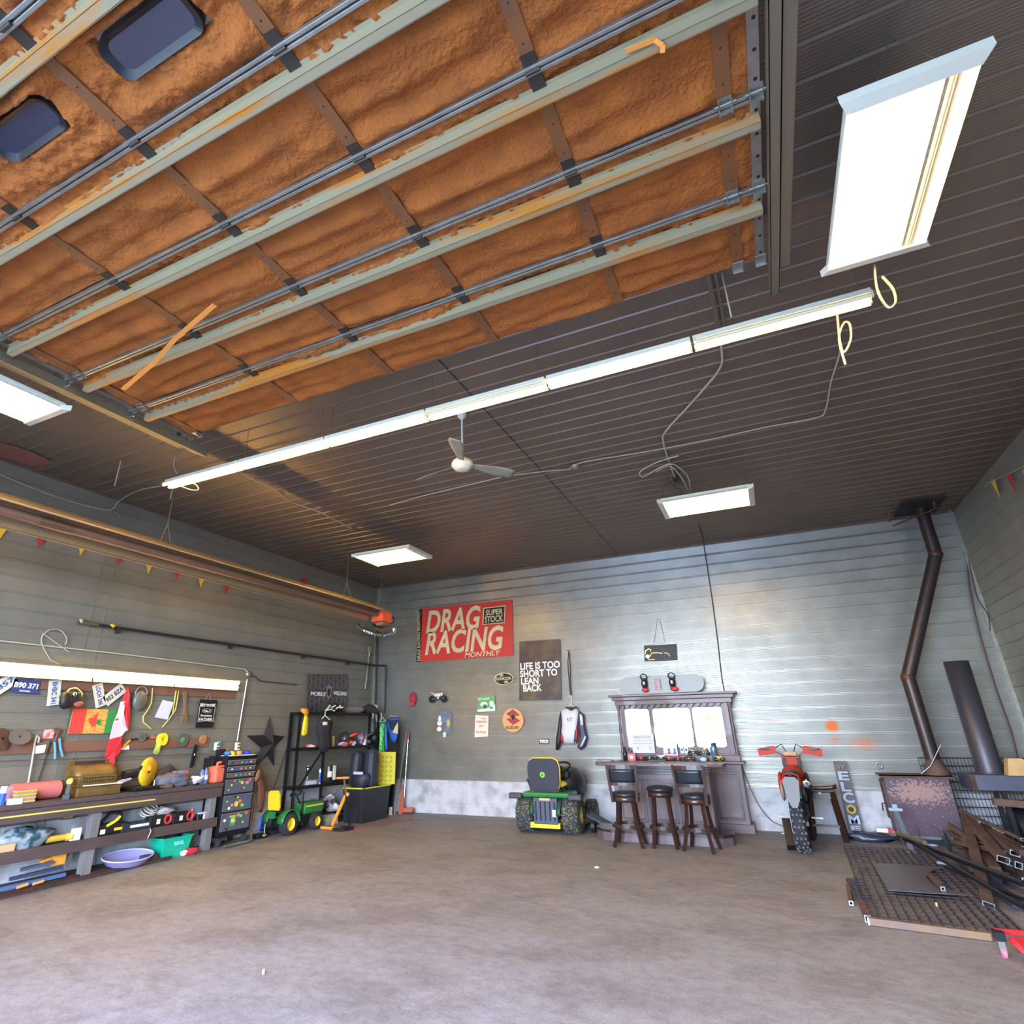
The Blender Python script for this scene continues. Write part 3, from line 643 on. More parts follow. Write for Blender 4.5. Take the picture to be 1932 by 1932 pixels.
# red racing banner
q = [bk(797, 1148.6, .03), bk(966.5, 1131, .03), bk(967.8, 1236.5, .03), bk(793.4, 1248.8, .03)]
t = thing('banner', 'large red racing banner high on the back wall left side', 'banner', (q[0]+q[2])/2)
MB().quad(q, (0, -1, 0), .006).build('banner_cloth', REDV, t, world=True)
MB().quad([bk(790.5, 1149.8, .031), bk(797, 1148.6, .031), bk(793.4, 1248.8, .031), bk(785.3, 1249, .031)], (0, -1, 0), .006).build('black_edge_strip', BLK, t, world=True)
btxt('DRAG', 803, 1147, 906, 1191, CREAM, t, .035, .22, .025)
btxt('RACING', 800, 1186, 948, 1231, CREAM, t, .035, .22, .025)
btxt('MONTHLY', 876, 1229, 944, 1238.5, CREAM, t, .035, .25, .02)
b = MB().quad([bk(912, 1147, .033), bk(953.5, 1142, .033), bk(952, 1175.5, .033), bk(910, 1179, .033)], (0, -1, 0), .002).build('boxed_title', CREAM, t, world=True)
MB().quad([bk(913.5, 1148.6, .035), bk(952, 1143.8, .035), bk(950.6, 1174, .035), bk(911.8, 1177.4, .035)], (0, -1, 0), .002).build('title_ground', BLK, b, world=True)
btxt('SUPER', 916, 1149.5, 948, 1160, CREAM, t, .038, .1, .02); btxt('STOCK', 914, 1161.5, 948.5, 1173.5, CREAM, t, .038, .1, .02)
c, w, h = bbox(787.5, 1151, 793, 1247, .035)
text('DRAG RACING MONTHLY', fr(c, (-.03, 0, 1), (-1, 0, -.03)), h*.98, .075, CREAM, t, 0, .02)
# poster
q = [bk(979.8, 1210.4, .04), bk(1056.6, 1205.7, .04), bk(1059.4, 1320.3, .04), bk(979.5, 1322, .04)]
t = thing('poster', 'dark brown metal poster with white slogan right of the banner', 'poster', (q[0]+q[2])/2)
MB().quad(q, (0, -1, 0), .015).build('panel', mat('poster art', (74, 56, 62), .35, var=((104, 98, 62), 2.4, .12, None, .58)), t, world=True)
for s, a in (('LIFE IS TOO', (981, 1248.5, 1056, 1262)), ('SHORT TO', (980.5, 1263, 1051, 1276.5)), ('LEAN', (983, 1278.5, 1016, 1291)), ('BACK', (987, 1291.5, 1022, 1304.5))): btxt(s, *a, WHITEP, t, .042, 0, .03)
def oval(mb, x0, y0, x1, y1, off, th, mi=0, k=1.0, n=32):
    c, w, h = bbox(x0, y0, x1, y1, off); mb.prism([(w/2*k*math.cos(2*PI*i/n), h/2*k*math.sin(2*PI*i/n)) for i in range(n)], 0, th, fr(c, (1, 0, 0), (0, 0, 1)), mi); return c
a = MB(); c = bk(950, 1280, .03); t = thing('oval_sign', 'small oval black and cream sign between banner and poster', 'sign', c)
oval(a, 932.5, 1269, 969, 1292.5, .03, .01); a.build('rim', CREAM, t, world=True)
a = MB(); oval(a, 934.5, 1270.5, 967, 1291, .041, .003); a.build('face', BLK, t, world=True)
btxt('DAKOR', 936.5, 1277.5, 965, 1283, CREAM, t, .047, 0, .03)
a = MB(); oval(a, 942, 1271.5, 950, 1277, .046, .003, 0); oval(a, 951, 1284, 959, 1289.5, .046, .003, 0); a.build('grey_motif', ALU, t, world=True)
# green hawk sign
t = thing('green_sign', 'small green and white picture sign above the parking sign', 'sign', bk(917.5, 1328, .03))
GS = mat('sign green', (106, 160, 96), .5); MB().quad([bk(901, 1313, .03), bk(934, 1311.5, .03), bk(934.4, 1341.5, .03), bk(900.5, 1343.2, .03)], (0, -1, 0), .008).build('panel', GS, t, world=True)
PALE = mat('pale green white', (205, 228, 215), .5)
MB().quad([bk(900.5, 1339, .033), bk(922, 1335, .033), bk(934.4, 1329, .033), bk(934.4, 1341.5, .033), bk(900.5, 1343.2, .033)], (0, -1, 0), .003).build('white_hill', PALE, t, world=True)
a = MB(); oval(a, 906, 1324, 920, 1334, .034, .003); oval(a, 923, 1322, 932, 1333, .034, .003); oval(a, 911, 1329, 919, 1337, .037, .002, 1); oval(a, 924, 1334, 930, 1337, .037, .002, 1)
a.build('drawn_shapes', [PALE, mat('sign shade', (70, 92, 78), .6)], t, world=True)
btxt('RELY-HAWK', 902, 1316, 924, 1321, PALE, t, .034, 0, .02)
# parking sign
t = thing('parking_sign', 'small white parking sign with red print under the green sign', 'sign', bk(909, 1370, .03))
MB().quad([bk(897, 1349.5, .03), bk(921.5, 1350.5, .03), bk(920.5, 1389, .03), bk(895.5, 1391, .03)], (0, -1, 0), .006).build('panel', WHITE, t, world=True, bevel=.02)
PR = mat('red print', (205, 60, 70), .5)
for s, a in (('PARKING', (899, 1359.5, 918, 1364)), ('ONLY', (903.5, 1368, 913.5, 1371.5)), ('Parking', (898, 1379, 916, 1384)), ('THIS', (907, 1354, 917, 1357))): btxt(s, *a, PR, t, .033, 0, .01)
# round sign
t = thing('round_sign', 'round tan wooden sign with red zigzag emblem', 'sign', bk(968.5, 1358.5, .03))
a = MB(); oval(a, 949, 1336, 988.5, 1381.5, .03, .03); a.build('disc', mat('tan sign wood', (214, 160, 98), .5), t, world=True)
M = fr(bk(968, 1353, .062), (1, 0, 0), (0, 0, 1)); cW = bbox(955, 1338, 981, 1368, .06); w, h = cW[1]/2, cW[2]/2
RB = mat('emblem red', (158, 48, 58), .5)
pt = lambda x, y: (x*w, y*h)
a = MB().prism([pt(-1, .42), pt(.02, 1), pt(.98, .22), pt(.35, .12), pt(.1, .38), pt(-.35, .05)], 0, .003, M); a.prism([pt(1, -.45), pt(-.05, -1), pt(-.98, -.2), pt(-.4, -.12), pt(-.1, -.4), pt(.35, -.08)], 0, .003, M)
a.build('emblem', RB, t, world=True)
MB().prism([pt(-.35, .05), pt(.1, .38), pt(.35, -.08), pt(-.1, -.4)], 0.003, .006, M).build('emblem_centre', BLK, t, world=True)
btxt('SUZUKI', 954.5, 1370, 979, 1375.5, mat('brown print', (92, 52, 36), .5), t, .062, 0, .03)
# little plate
t = thing('small_plate', 'tiny white nameplate with dark print left of the hanging jacket', 'sign', bk(1026, 1398, .03))
MB().quad([bk(1016.8, 1394, .03), bk(1035.3, 1393.3, .03), bk(1035.5, 1402.8, .03), bk(1017, 1403.5, .03)], (0, -1, 0), .004).build('plate', mat('plate maroon', (110, 60, 80), .5), t, world=True)
btxt('TORCO', 1018, 1395.5, 1034.5, 1401.5, WHITEP, t, .033, 0, .06)
# blue beer picture
t = thing('picture_sign', 'small blue picture sign with white figures low on the back wall', 'sign', bk(840, 1362, .03))
MB().quad([bk(829.5, 1344, .03), bk(852.5, 1343, .03), bk(852, 1380.5, .03), bk(827.5, 1381.5, .03)], (0, -1, 0), .006).build('panel', mat('picture blue', (96, 136, 176), .5, var=((120, 96, 92), 7, .12)), t, world=True)
a = MB(); oval(a, 827, 1350, 832, 1362, .034, .003); oval(a, 825, 1360, 834, 1369, .034, .003); oval(a, 824.5, 1371, 833, 1380, .034, .003); a.build('white_figure', WHITEP, t, world=True)
a = MB(); oval(a, 843, 1357, 849, 1372, .034, .003); a.build('beer_mug', mat('beer yellow', (200, 180, 90), .4), t, world=True)
MB().quad([bk(836, 1381.5, .03), bk(841.5, 1381.5, .03), bk(841, 1391, .03), bk(836, 1391, .03)], (0, -1, 0), .01).build('bottle_opener', WHITE, t, world=True)
# red cap on the wall
c = bk(779, 1319, .05); t = thing('baseball_hat', 'red baseball cap hung on the back wall beside the corner', 'cap', c)
MB().sph((0, 0, .02), (.085, .07, .12), 14).build('crown', mat('cap red', (168, 50, 62), .8), t)
MB().grid(lambda u, v: V(.01+.085*math.cos(PI*u)*(.6+.4*v), -.03-.05*v, -.06-.09*v*math.sin(PI*u)), 10, 4).build('peak', mat('cap peak red', (188, 66, 76), .8), t, solid=.006)
# jacket on hanger
c = bk(1078, 1372, .10); t = thing('racing_jacket', 'white black and red racing jacket on a white hanger', 'jacket', c)
hg = thing('coat_hanger', 'white plastic hanger holding the racing jacket', 'hanger', bk(1076, 1322, .08))
P = lambda x, y, o=.1: bk(x, y, o)
MB().tube([P(1073, 1314), P(1078, 1313), P(1079, 1320), P(1077, 1326), P(1076, 1330)], .006, 6).tube([P(1067, 1341), P(1070, 1335), P(1076, 1330), P(1083, 1333), P(1087, 1340)], .008, 6).build('hanger_wire', WHITE, hg, world=True)
def puff(mb, pts, th, o=.1, mi=0):           # cloth shape with thickness from a pixel outline
    n = len(pts); cx = sum(p[0] for p in pts)/n; cy = sum(p[1] for p in pts)/n; vs = [P(cx, cy, o+th)]; 
    rings = ((.55, th), (.88, th*.75), (1.0, 0))
    for f, d in rings: vs += [P(cx+(x-cx)*f, cy+(y-cy)*f, o+d) for x, y in pts]
    fs = [(0, 1+i, 1+(i+1) % n) for i in range(n)]
    for r in range(2): fs += [(1+r*n+i, 1+(r+1)*n+i, 1+(r+1)*n+(i+1) % n, 1+r*n+(i+1) % n) for i in range(n)]
    vs += [P(x, y, o-.02) for x, y in pts]; b0 = 1+3*n; fs += [(1+2*n+i, b0+i, b0+(i+1) % n, 1+2*n+(i+1) % n) for i in range(n)]; fs.append(tuple(range(b0, b0+n)))
    return mb.add(vs, fs, mi, True)
WL = mat('white racing leather', (205, 206, 212), .5); NV = mat('dark blue grey leather', (66, 66, 86), .55); BKL = mat('black leather', (34, 32, 38), .5)
puff(MB(), [(1058, 1340), (1068, 1335), (1078, 1338), (1087, 1335), (1092, 1341), (1089, 1370), (1090, 1395), (1087, 1403), (1075, 1404), (1060, 1402), (1057, 1392), (1060, 1370)], .07).build('body_panel', WL, t, world=True)
puff(MB(), [(1058, 1340), (1055, 1352), (1052, 1375), (1049, 1395), (1048, 1414), (1053, 1416), (1057, 1405), (1059, 1380), (1060, 1355)], .06).build('sleeve', BKL, t, world=True)
s2 = puff(MB(), [(1092, 1341), (1101, 1348), (1103, 1372), (1108, 1392), (1104, 1408), (1096, 1415), (1089, 1410), (1094, 1395), (1092, 1375), (1090, 1355)], .06).build('sleeve', NV, t, world=True)
puff(MB(), [(1093, 1345), (1099, 1349), (1101, 1370), (1095, 1371)], .075, .1).build('white_shoulder_patch', WL, s2, world=True)
puff(MB(), [(1104, 1386), (1107, 1390), (1098, 1409), (1093, 1411)], .075, .1).build('white_cuff', WL, s2, world=True)
puff(MB(), [(1065, 1335), (1078, 1342), (1090, 1334), (1084, 1333), (1077, 1336), (1071, 1333)], .085).build('collar', NV, t, world=True)
puff(MB(), [(1059, 1380), (1063, 1390), (1064, 1402), (1058, 1402)], .078).build('red_piping', RED, t, world=True)
puff(MB(), [(1087, 1365), (1090, 1378), (1089, 1400), (1086, 1400)], .078).build('red_piping', RED, t, world=True)
puff(MB(), [(1083, 1378), (1088, 1372), (1088, 1400), (1082, 1402)], .076).build('dark_side_panel', NV, t, world=True)
btxt('RST', 1070, 1354, 1080, 1361, NV, t, .175)
a = MB().tube([P(1069, 1228, .04), P(1071, 1226, .04), P(1073, 1230, .04), P(1071, 1250, .04), P(1074, 1290, .04), P(1076, 1311, .05), P(1078, 1311, .05), P(1076, 1290, .05), P(1076, 1260, .05), P(1074, 1232, .05)], .008, 6)
tag(a.build('hanging_belt', mat('belt brown', (70, 58, 56), .6)), 'thin dark belt hanging on the wall above the jacket', 'belt')
# black line drawing sign
q = [bk(1215, 1218, .04), bk(1276, 1215, .04), bk(1278, 1245, .04), bk(1216, 1247.5, .04)]
t = thing('hanging_sign', 'black rectangular neon style sign hung by wires over the hutch', 'sign', (q[0]+q[2])/2)
MB().quad(q, (0, -1, 0), .02).build('panel', BLK, t, world=True)
NE = mat('cream line tubing', (232, 214, 150), .4, emit=((232, 214, 150), .3)); NG = mat('grey line tubing', (120, 120, 116), .4)
MB().tube([P(1217, 1234, .05), P(1218, 1228, .05), P(1224, 1224, .05), P(1228, 1226, .05), P(1227, 1229, .05)], .010, 6).build('cream_outline', NE, t, world=True)
MB().tube([P(1226, 1238, .05), P(1230, 1232, .05), P(1240, 1231.5, .05), P(1250, 1232.5, .05)], .007, 6).tube([P(1253, 1231.5, .05), P(1261, 1233, .05), P(1264, 1238, .05)], .006, 6).build('cream_line', NE, t, world=True)
a = MB(); oval(a, 1218, 1235, 1226, 1242, .045, .01); a.build('cream_blob', NE, t, world=True)
MB().tube([P(1222, 1242, .05), P(1225, 1245, .05), P(1235, 1244, .05)], .007, 6).build('cream_foot', NE, t, world=True)
for cx, cy, rx, ry in ((1236, 1226, 5, 3), (1243, 1223, 3, 4), (1251, 1226, 5, 3.5), (1262, 1228, 4, 5), (1258, 1240, 6, 4)):
    MB().tube([P(cx+rx*math.cos(k), cy+ry*math.sin(k), .045) for k in [2*PI*i/14 for i in range(14)]], .003, 5, closed=True).build('grey_loop', NG, t, world=True)
MB().tube([P(1233, 1216, .04), P(1241, 1166, .03)], .003, 5).tube([P(1255, 1214, .04), P(1244, 1166, .03)], .003, 5).build('hanging_wire', CORDD, t, world=True)
# toy-like motorcycle cutout on the wall, and toy bikes on the hutch
def toy_bike(loc, L_, body, rz, label, group='toy motorcycles on the hutch ledge', name='toy_motorcycle'):
    t = thing(name, label, 'toy motorcycle', loc, rz, group); s = L_
    for x in (-.33, .33): MB().ring((x*s, 0, .17*s), .135*s, .04*s, (0, 1, 0), 16, 6).lathe([(0, -.01*s), (.1*s, 0), (0, .01*s)], (x*s, 0, .17*s), (0, 1, 0), 10).build('wheel', RUB, t)
    MB().sph((-.02*s, 0, .36*s), (.22*s, .07*s, .10*s), 10, lump=.3).sph((.2*s, 0, .40*s), (.09*s, .06*s, .1*s), 8).bar((-.1*s, 0, .40*s), (-.38*s, 0, .48*s), .07*s, .04*s).build('fairing', body, t)
    MB().sph((0, 0, .22*s), (.13*s, .06*s, .1*s), 8).bar((.22*s, 0, .42*s), (.33*s, 0, .17*s), .03*s, .03*s).bar((-.05*s, 0, .2*s), (-.33*s, 0, .17*s), .04*s, .03*s).build('engine', STEEL, t)
    MB().tube([(.17*s, -.12*s, .52*s), (.2*s, 0, .5*s), (.17*s, .12*s, .52*s)], .012*s, 5).build('handlebar', BLACK, t)
    return t
toy_bike(bk(826, 1321, .08)+V(0, 0, -.05), .42, WHITE, .1, 'white model racing motorcycle fixed to the back wall', None, 'model_motorcycle')

# ---------------------------------------------------------------- bar and hutch
YB = 11.02                                    # front plane of the back bar
G = lambda x, y, Yp=YB: hit(x, y, 1, Yp)
t = thing('back_bar', 'weathered wood back bar hutch with three mirror panes and carved top', 'bar hutch', (-1.6, 11.2, 0))
bx0, bx1 = -2.52, -.60
MB().b2((bx0, YB, 0), (bx1, 11.40, .98)).build('lower_cabinet', BARW, t, world=True, bevel=.006)
MB().b2((bx0-.05, YB-.04, 0), (bx1+.05, 11.40, .13)).build('plinth', BARW, t, world=True, bevel=.01)
for x0, x1 in ((-1.02, -.68),):
    a = MB()
    for i in range(3):
        k = .03*i; a.b2((x0+k, YB-.016+.004*i, .2+k), (x1-k, YB-.01+.004*i, .85-k))
    a = MB()
    for (p, q_) in (((x0, .2), (x1, .2)), ((x0, .85), (x1, .85)), ((x0, .2), (x0, .85)), ((x1, .2), (x1, .85))): a.bar((p[0], YB-.008, p[1]), (q_[0], YB-.008, q_[1]), .03, .02, (0, 1, 0))
    a.build('panel_moulding', WOODD, t, world=True, bevel=.004)
MB().b2((bx0-.06, YB-.06, .98), (bx1+.06, 11.40, 1.02)).build('counter', BARW, t, world=True, bevel=.01)
MB().b2((bx0, YB+.1, 1.02), (bx1, 11.40, 1.10)).b2((bx0, YB+.16, 1.10), (bx1, 11.40, 1.13)).build('stepped_ledge', BARW, t, world=True, bevel=.004)
ztop = 2.12
HY = YB+.14
for xa in (bx0+.06, bx1-.13): MB().b2((xa, HY, 1.12), (xa+.07, 11.4, 1.95)).build('side_panel', BARW, t, world=True, bevel=.004)
for x in (bx0+.03, bx1-.03):
    MB().lathe([(.03, 1.12), (.035, 1.16), (.02, 1.2), (.028, 1.28), (.018, 1.4), (.03, 1.5), (.018, 1.62), (.026, 1.74), (.02, 1.82), (.035, 1.88), (.035, 1.93)], (x, HY-.02, 0), n=14).build('turned_post', BARW, t, world=True)
a = MB().b2((bx0-.02, HY-.06, 1.92), (bx1+.02, 11.4, 2.0)).b2((bx0-.06, HY-.10, 2.0), (bx1+.06, 11.4, 2.06)).b2((bx0-.11, HY-.15, 2.06), (bx1+.11, 11.4, 2.10)); a.build('cornice', BARW, t, world=True, bevel=.008)
a = MB(); n = 15
for k in range(n):
    x0 = bx0+.14+(bx1-bx0-.28)*k/n; x1 = bx0+.14+(bx1-bx0-.28)*(k+1)/n
    a.add([(x0, HY-.02, 1.93), (x1, HY-.02, 1.93), ((x0+x1)/2, HY-.02, 1.87), (x0, HY-.0, 1.93), (x1, HY-.0, 1.93), ((x0+x1)/2, HY-.0, 1.87)], [(0, 1, 2), (5, 4, 3), (0, 2, 5, 3), (2, 1, 4, 5)])
a.build('scalloped_valance', BARW, t, world=True)
MY = HY+.04
fr_m = MB(); MB().b2((bx0+.12, MY+.02, 1.12), (bx1-.12, 11.40, 1.95)).build('mirror_back', BARW, t, world=True)
panes = [(1180, 1228), (1233.5, 1306), (1309.5, 1366.5)]
for i, (xa, xb) in enumerate(panes):
    A = G((xa if i else 1180), 1370, MY+.02).x; B = G(xb, 1370, MY+.02).x; z0, z1, R = 1.22, 1.86, .05; pl = []
    for cx, cz, a0 in ((B-R, z1-R, 0), (A+R, z1-R, 90), (A+R, z0+R, 180), (B-R, z0+R, 270)):
        pl += [(cx+R*math.cos(math.radians(a0+15*k)), cz+R*math.sin(math.radians(a0+15*k))) for k in range(7)]
    MB().prism(pl, 0, .006, fr((0, MY+.022, 0), (1, 0, 0), (0, 0, 1))).build('mirror_pane', GLASSM, t, world=True)
    MB().tube([(p[0], MY+.016, p[1]) for p in pl], .007, 5, closed=True).build('mirror_bead', BARW, t, world=True)
# front bar
t = thing('bar_counter', 'weathered purple brown wooden bar with curved top and paneled front', 'bar', (-1.7, 10.3, 0))
fx0, fx1, FY = -2.45, -1.02, 10.12
MB().b2((fx0, FY, .12), (fx1, 10.55, .98)).build('body', BARW, t, world=True, bevel=.006)
pl = [(-2.74, 10.2), (-2.66, 10.0), (-2.5, 9.93), (-1.0, 9.93), (-.80, 10.02), (-.76, 10.2), (-.80, 10.62), (-2.7, 10.62)]
MB().prism(pl, .995, 1.035).build('bar_top', BARW, t, world=True, bevel=.012)
a = MB()
for z, d in ((.97, .05), (.93, .035), (.89, .02)): a.b2((fx0-d, FY-d, z-.012), (fx1+d, FY, z+.012))
a.build('crown_moulding', WOODD, t, world=True, bevel=.004)
for x0, x1 in ((-2.38, -1.98), (-1.93, -1.53), (-1.48, -1.09)):
    a = MB()
    for g in (0, .035):
        for p, q_ in (((x0+g, .22+g), (x1-g, .22+g)), ((x0+g, .80-g), (x1-g, .80-g)), ((x0+g, .22+g), (x0+g, .80-g)), ((x1-g, .22+g), (x1-g, .80-g))): a.bar((p[0], FY-.006, p[1]), (q_[0], FY-.006, q_[1]), .016, .014, (0, 1, 0))
    a.build('panel_moulding', WOODD, t, world=True)
st = [(-2.74, 9.98), (-2.6, 9.78), (-2.45, 9.72), (-1.05, 9.72), (-.92, 9.76), (-.80, 9.92), (-.80, 10.3), (-2.74, 10.3)]
MB().prism(st, .0, .11).build('foot_platform', BARW, t, world=True, bevel=.01)
MB().prism([(-1.77+(x+1.77)*1.02, 10+(y-10)*1.04) for x, y in st], .11, .145).build('platform_edge', WOODD, t, world=True, bevel=.01)
# drift of papers and a mask on the counter
tag(MB().box(hit(1130, 1436, 2, 1.045)+V(.05, .1, .004), (.3, .2, .012)).build('flyer_stack', mat('flyer paper', (176, 150, 150), .7, var=((200, 195, 190), 12, .1))), 'small stack of flyers at the left end of the bar top', 'flyers')
tag(MB().sph(hit(1327, 1438, 2, 1.05)+V(0, .1, .035), (.06, .05, .035), 12, lump=.3).build('white_mask', mat('pale blue mask', (170, 190, 200), .5)), 'crumpled pale mask on the right end of the bar top', 'mask')
tag(MB().b2(hit(1222, 1436, 2, 1.036), hit(1262, 1434, 2, 1.036)+V(0, .03, .012)).build('tool_strip', BLACK), 'thin dark strip of tools lying on the bar top middle', 'tools')
# snowboard on the hutch
c = G(1256, 1292, 11.2); L_ = 1.42
t = thing('snowboard', 'pale grey snowboard standing on edge on top of the hutch', 'snowboard', (-1.72, 11.22, 2.26))
pl = []; R = .15; hl = .74
for cx, a0 in ((hl-R, -90), (-(hl-R), 90)): pl += [(cx+R*math.cos(math.radians(a0+12*k)), .15*math.sin(math.radians(a0+12*k))) for k in range(16)]
MB().prism(pl, 0, .012, fr((0, 0, .0), (1, 0, .012), (0, 0, 1))).build('board', mat('board grey', (150, 156, 160), .4), t, bevel=.003)
for x, rr in ((-.26, 0), (.22, .15)):
    b = MB().b2((x-.05, -.05, -.11), (x+.05, -.013, .12)).sph((x, -.07, .02), (.06, .06, .08), 10).build('binding', mat('binding black', (46, 42, 50), .5), t)
    MB().ring((x, -.08, .13), .055, .010, (0, 1, .3)).build('ankle_loop', BLACK, b)
    MB().sph((x+rr*.2, -.06, -.09), (.065, .05, .04), 10).build('red_toe_strap', mat('binding red', (214, 66, 74), .45), b)
    MB().b2((x-.015, -.135, .0), (x+.015, -.125, .05)).build('white_tag', WHITE, b)
text("FK'N", fr(V(-.065, -.016, 0), (0, 0, 1), (-1, 0, 0)), .2, .06, mat('board red print', (214, 80, 80), .5), t, 0, .02, world=False)
text("CARVED", fr(V(.01, -.016, 0), (0, 0, 1), (-1, 0, 0)), .2, .04, mat('board dark print', (60, 56, 66), .5), t, .2, .01, world=False)
# things on the ledge
def led(x, Yp=YB+.06): return V(G(x, 1420, Yp).x, Yp, 1.021)
q = [(led(1194, 11.14).x, 1.15), (led(1236, 11.14).x, 1.15)]
t = thing('quote_board', 'white board reading barbecue rules leaning on the left mirror', 'sign', ((q[0][0]+q[1][0])/2, 11.15, 1.135))
w = q[1][0]-q[0][0]; MB().b2((-w/2, 0, 0), (w/2, .015, .30)).build('board', mat('board lilac white', (205, 205, 214), .6), t)
BT = mat('board print', (96, 92, 104), .6)
text('BBQ RULES', fr(V(0, -.001, .255), (1, 0, 0), (0, 0, 1)), w*.75, .035, BT, t, world=False); text("I DON'T TELL YOU HOW TO COOK", fr(V(0, -.001, .2), (1, 0, 0), (0, 0, 1)), w*.85, .014, BT, t, world=False)
text('DON\'T TELL ME HOW TO GRILL', fr(V(0, -.001, .155), (1, 0, 0), (0, 0, 1)), w*.85, .014, BT, t, world=False)
MB().bar((-.12, -.002, .05), (-.07, -.002, .1), .006, .004).bar((-.07, -.002, .05), (-.12, -.002, .1), .006, .004).bar((.12, -.002, .04), (.12, -.002, .08), .006, .004).bar((.12, -.002, .08), (.09, -.002, .11), .006, .004).bar((.12, -.002, .08), (.15, -.002, .11), .006, .004).build('drawn_tools', BT, t)
c = led(1265, 11.10); t = thing('photo_frame', 'framed group photo standing in front of the middle mirror', 'photo frame', (c.x, 11.12, 1.10))
MB().b2((-.115, 0, 0), (.115, .02, .185)).build('frame', mat('silver frame', (150, 160, 185), .3, .5), t, bevel=.003); MB().b2((-.1, -.003, .015), (.1, 0, .17)).build('photo', mat('photo pale', (200, 215, 225), .4), t)
for k in range(4): MB().sph((-.07+.047*k, -.004, .09), (.018, .003, .022), 8).sph((-.07+.047*k, -.004, .045), (.02, .003, .03), 8).build('pictured_person', [WHITE, NV, WHITE, BLUE][k], t)
MB().b2((-.1, -.006, .015), (.1, -.003, .04)).build('red_strip', RED, t)
def bottle(x, h, r, m, label, Yp=YB+.04, name='bottle', z=1.021, cap=None):
    c = led(x, Yp); t = thing(name, label, 'bottle', (c.x, Yp, z))
    MB().lathe([(0, 0), (r, .0), (r, h*.62), (r*.45, h*.8), (r*.4, h), (0, h)], n=14).build('body', m, t); MB().cyl((0, 0, h), (0, 0, h+.02), r*.45).build('cap', cap or BLACK, t); return t
GL = mat('clear jar glass', (190, 200, 200), .1, trans=.6)
bottle(1179, .2, .035, mat('dark green bottle', (36, 46, 44), .2), 'dark green bottle at the left end of the hutch ledge')
bottle(1187, .15, .03, GL, 'clear glass bottle beside the dark green bottle'); bottle(1192, .13, .03, GL, 'clear glass jar in front of the barbecue board', YB+.02, 'glass_jar')
c = led(1347, YB+.07); t = thing('metal_flask', 'tall pale blue metal flask with brown cap at the right end of the ledge', 'flask', c)
MB().lathe([(0, 0), (.04, 0), (.04, .2), (.032, .24), (0, .24)], n=14).build('body', mat('flask blue', (130, 170, 200), .25, .6), t); MB().cyl((0, 0, .24), (0, 0, .27), .03).build('cap', RUST, t)
c = led(1191, YB-.02); t = thing('red_tin', 'small red and white printed box at the left of the ledge', 'box', c); MB().box((0, 0, .055), (.13, .05, .11)).build('box', mat('tin red', (214, 70, 84), .4), t); MB().sph((0, -.026, .055), (.035, .003, .03), 10).build('white_motif', WHITE, t)
tb = [(1208, mat('toy red', (206, 48, 52), .35), 'red toy motorcycle next to the red and white box', .17), (1224, mat('toy grey', (96, 98, 92), .4), 'grey toy motorcycle in front of the barbecue board', .19), (1247, WHITE, 'white toy motorcycle just left of the photo frame', .2),
      (1261, ORG, 'orange toy motorcycle in front of the photo frame', .14), (1277, mat('toy red', (206, 48, 52), .35), 'red toy motorcycle just right of the photo frame', .15), (1299, RUST, 'brown toy motorcycle below the gap of the right mirrors', .19), (1326, BLUE, 'low blue toy motorcycle left of the flask', .16),
      (1355, YEL, 'yellow toy motorcycle at the far right of the ledge', .17)]
for x, m, lb, s in tb: c = led(x, YB-.02); toy_bike(c, s, m, random.uniform(-.3, .3), lb)
for x, m, lb in ((1309, ALU, 'tall grey toy motorcycle behind the brown one'), (1328, DYEL, 'dull yellow toy motorcycle behind the low blue one')):
    c = led(x, YB+.13); toy_bike(V(c.x, YB+.13, 1.101), .2, m, .2, lb)
for x, wd, lb in ((1288, .05, 'small white card left of the grey toy motorcycle'), (1296, .06, 'white card with dark emblem behind the toys'), (1335, .1, 'white card with blue patch left of the flask')):
    c = led(x, YB+.2); t = thing('card', lb, 'card', (c.x, YB+.165, 1.131), 0, 'cards on the hutch'); MB().box((0, 0, .05), (wd, .004, .1)).build('card_sheet', WHITEP, t); MB().box((0, -.003, .055), (wd*.5, .002, .04)).build('emblem', NV, t)

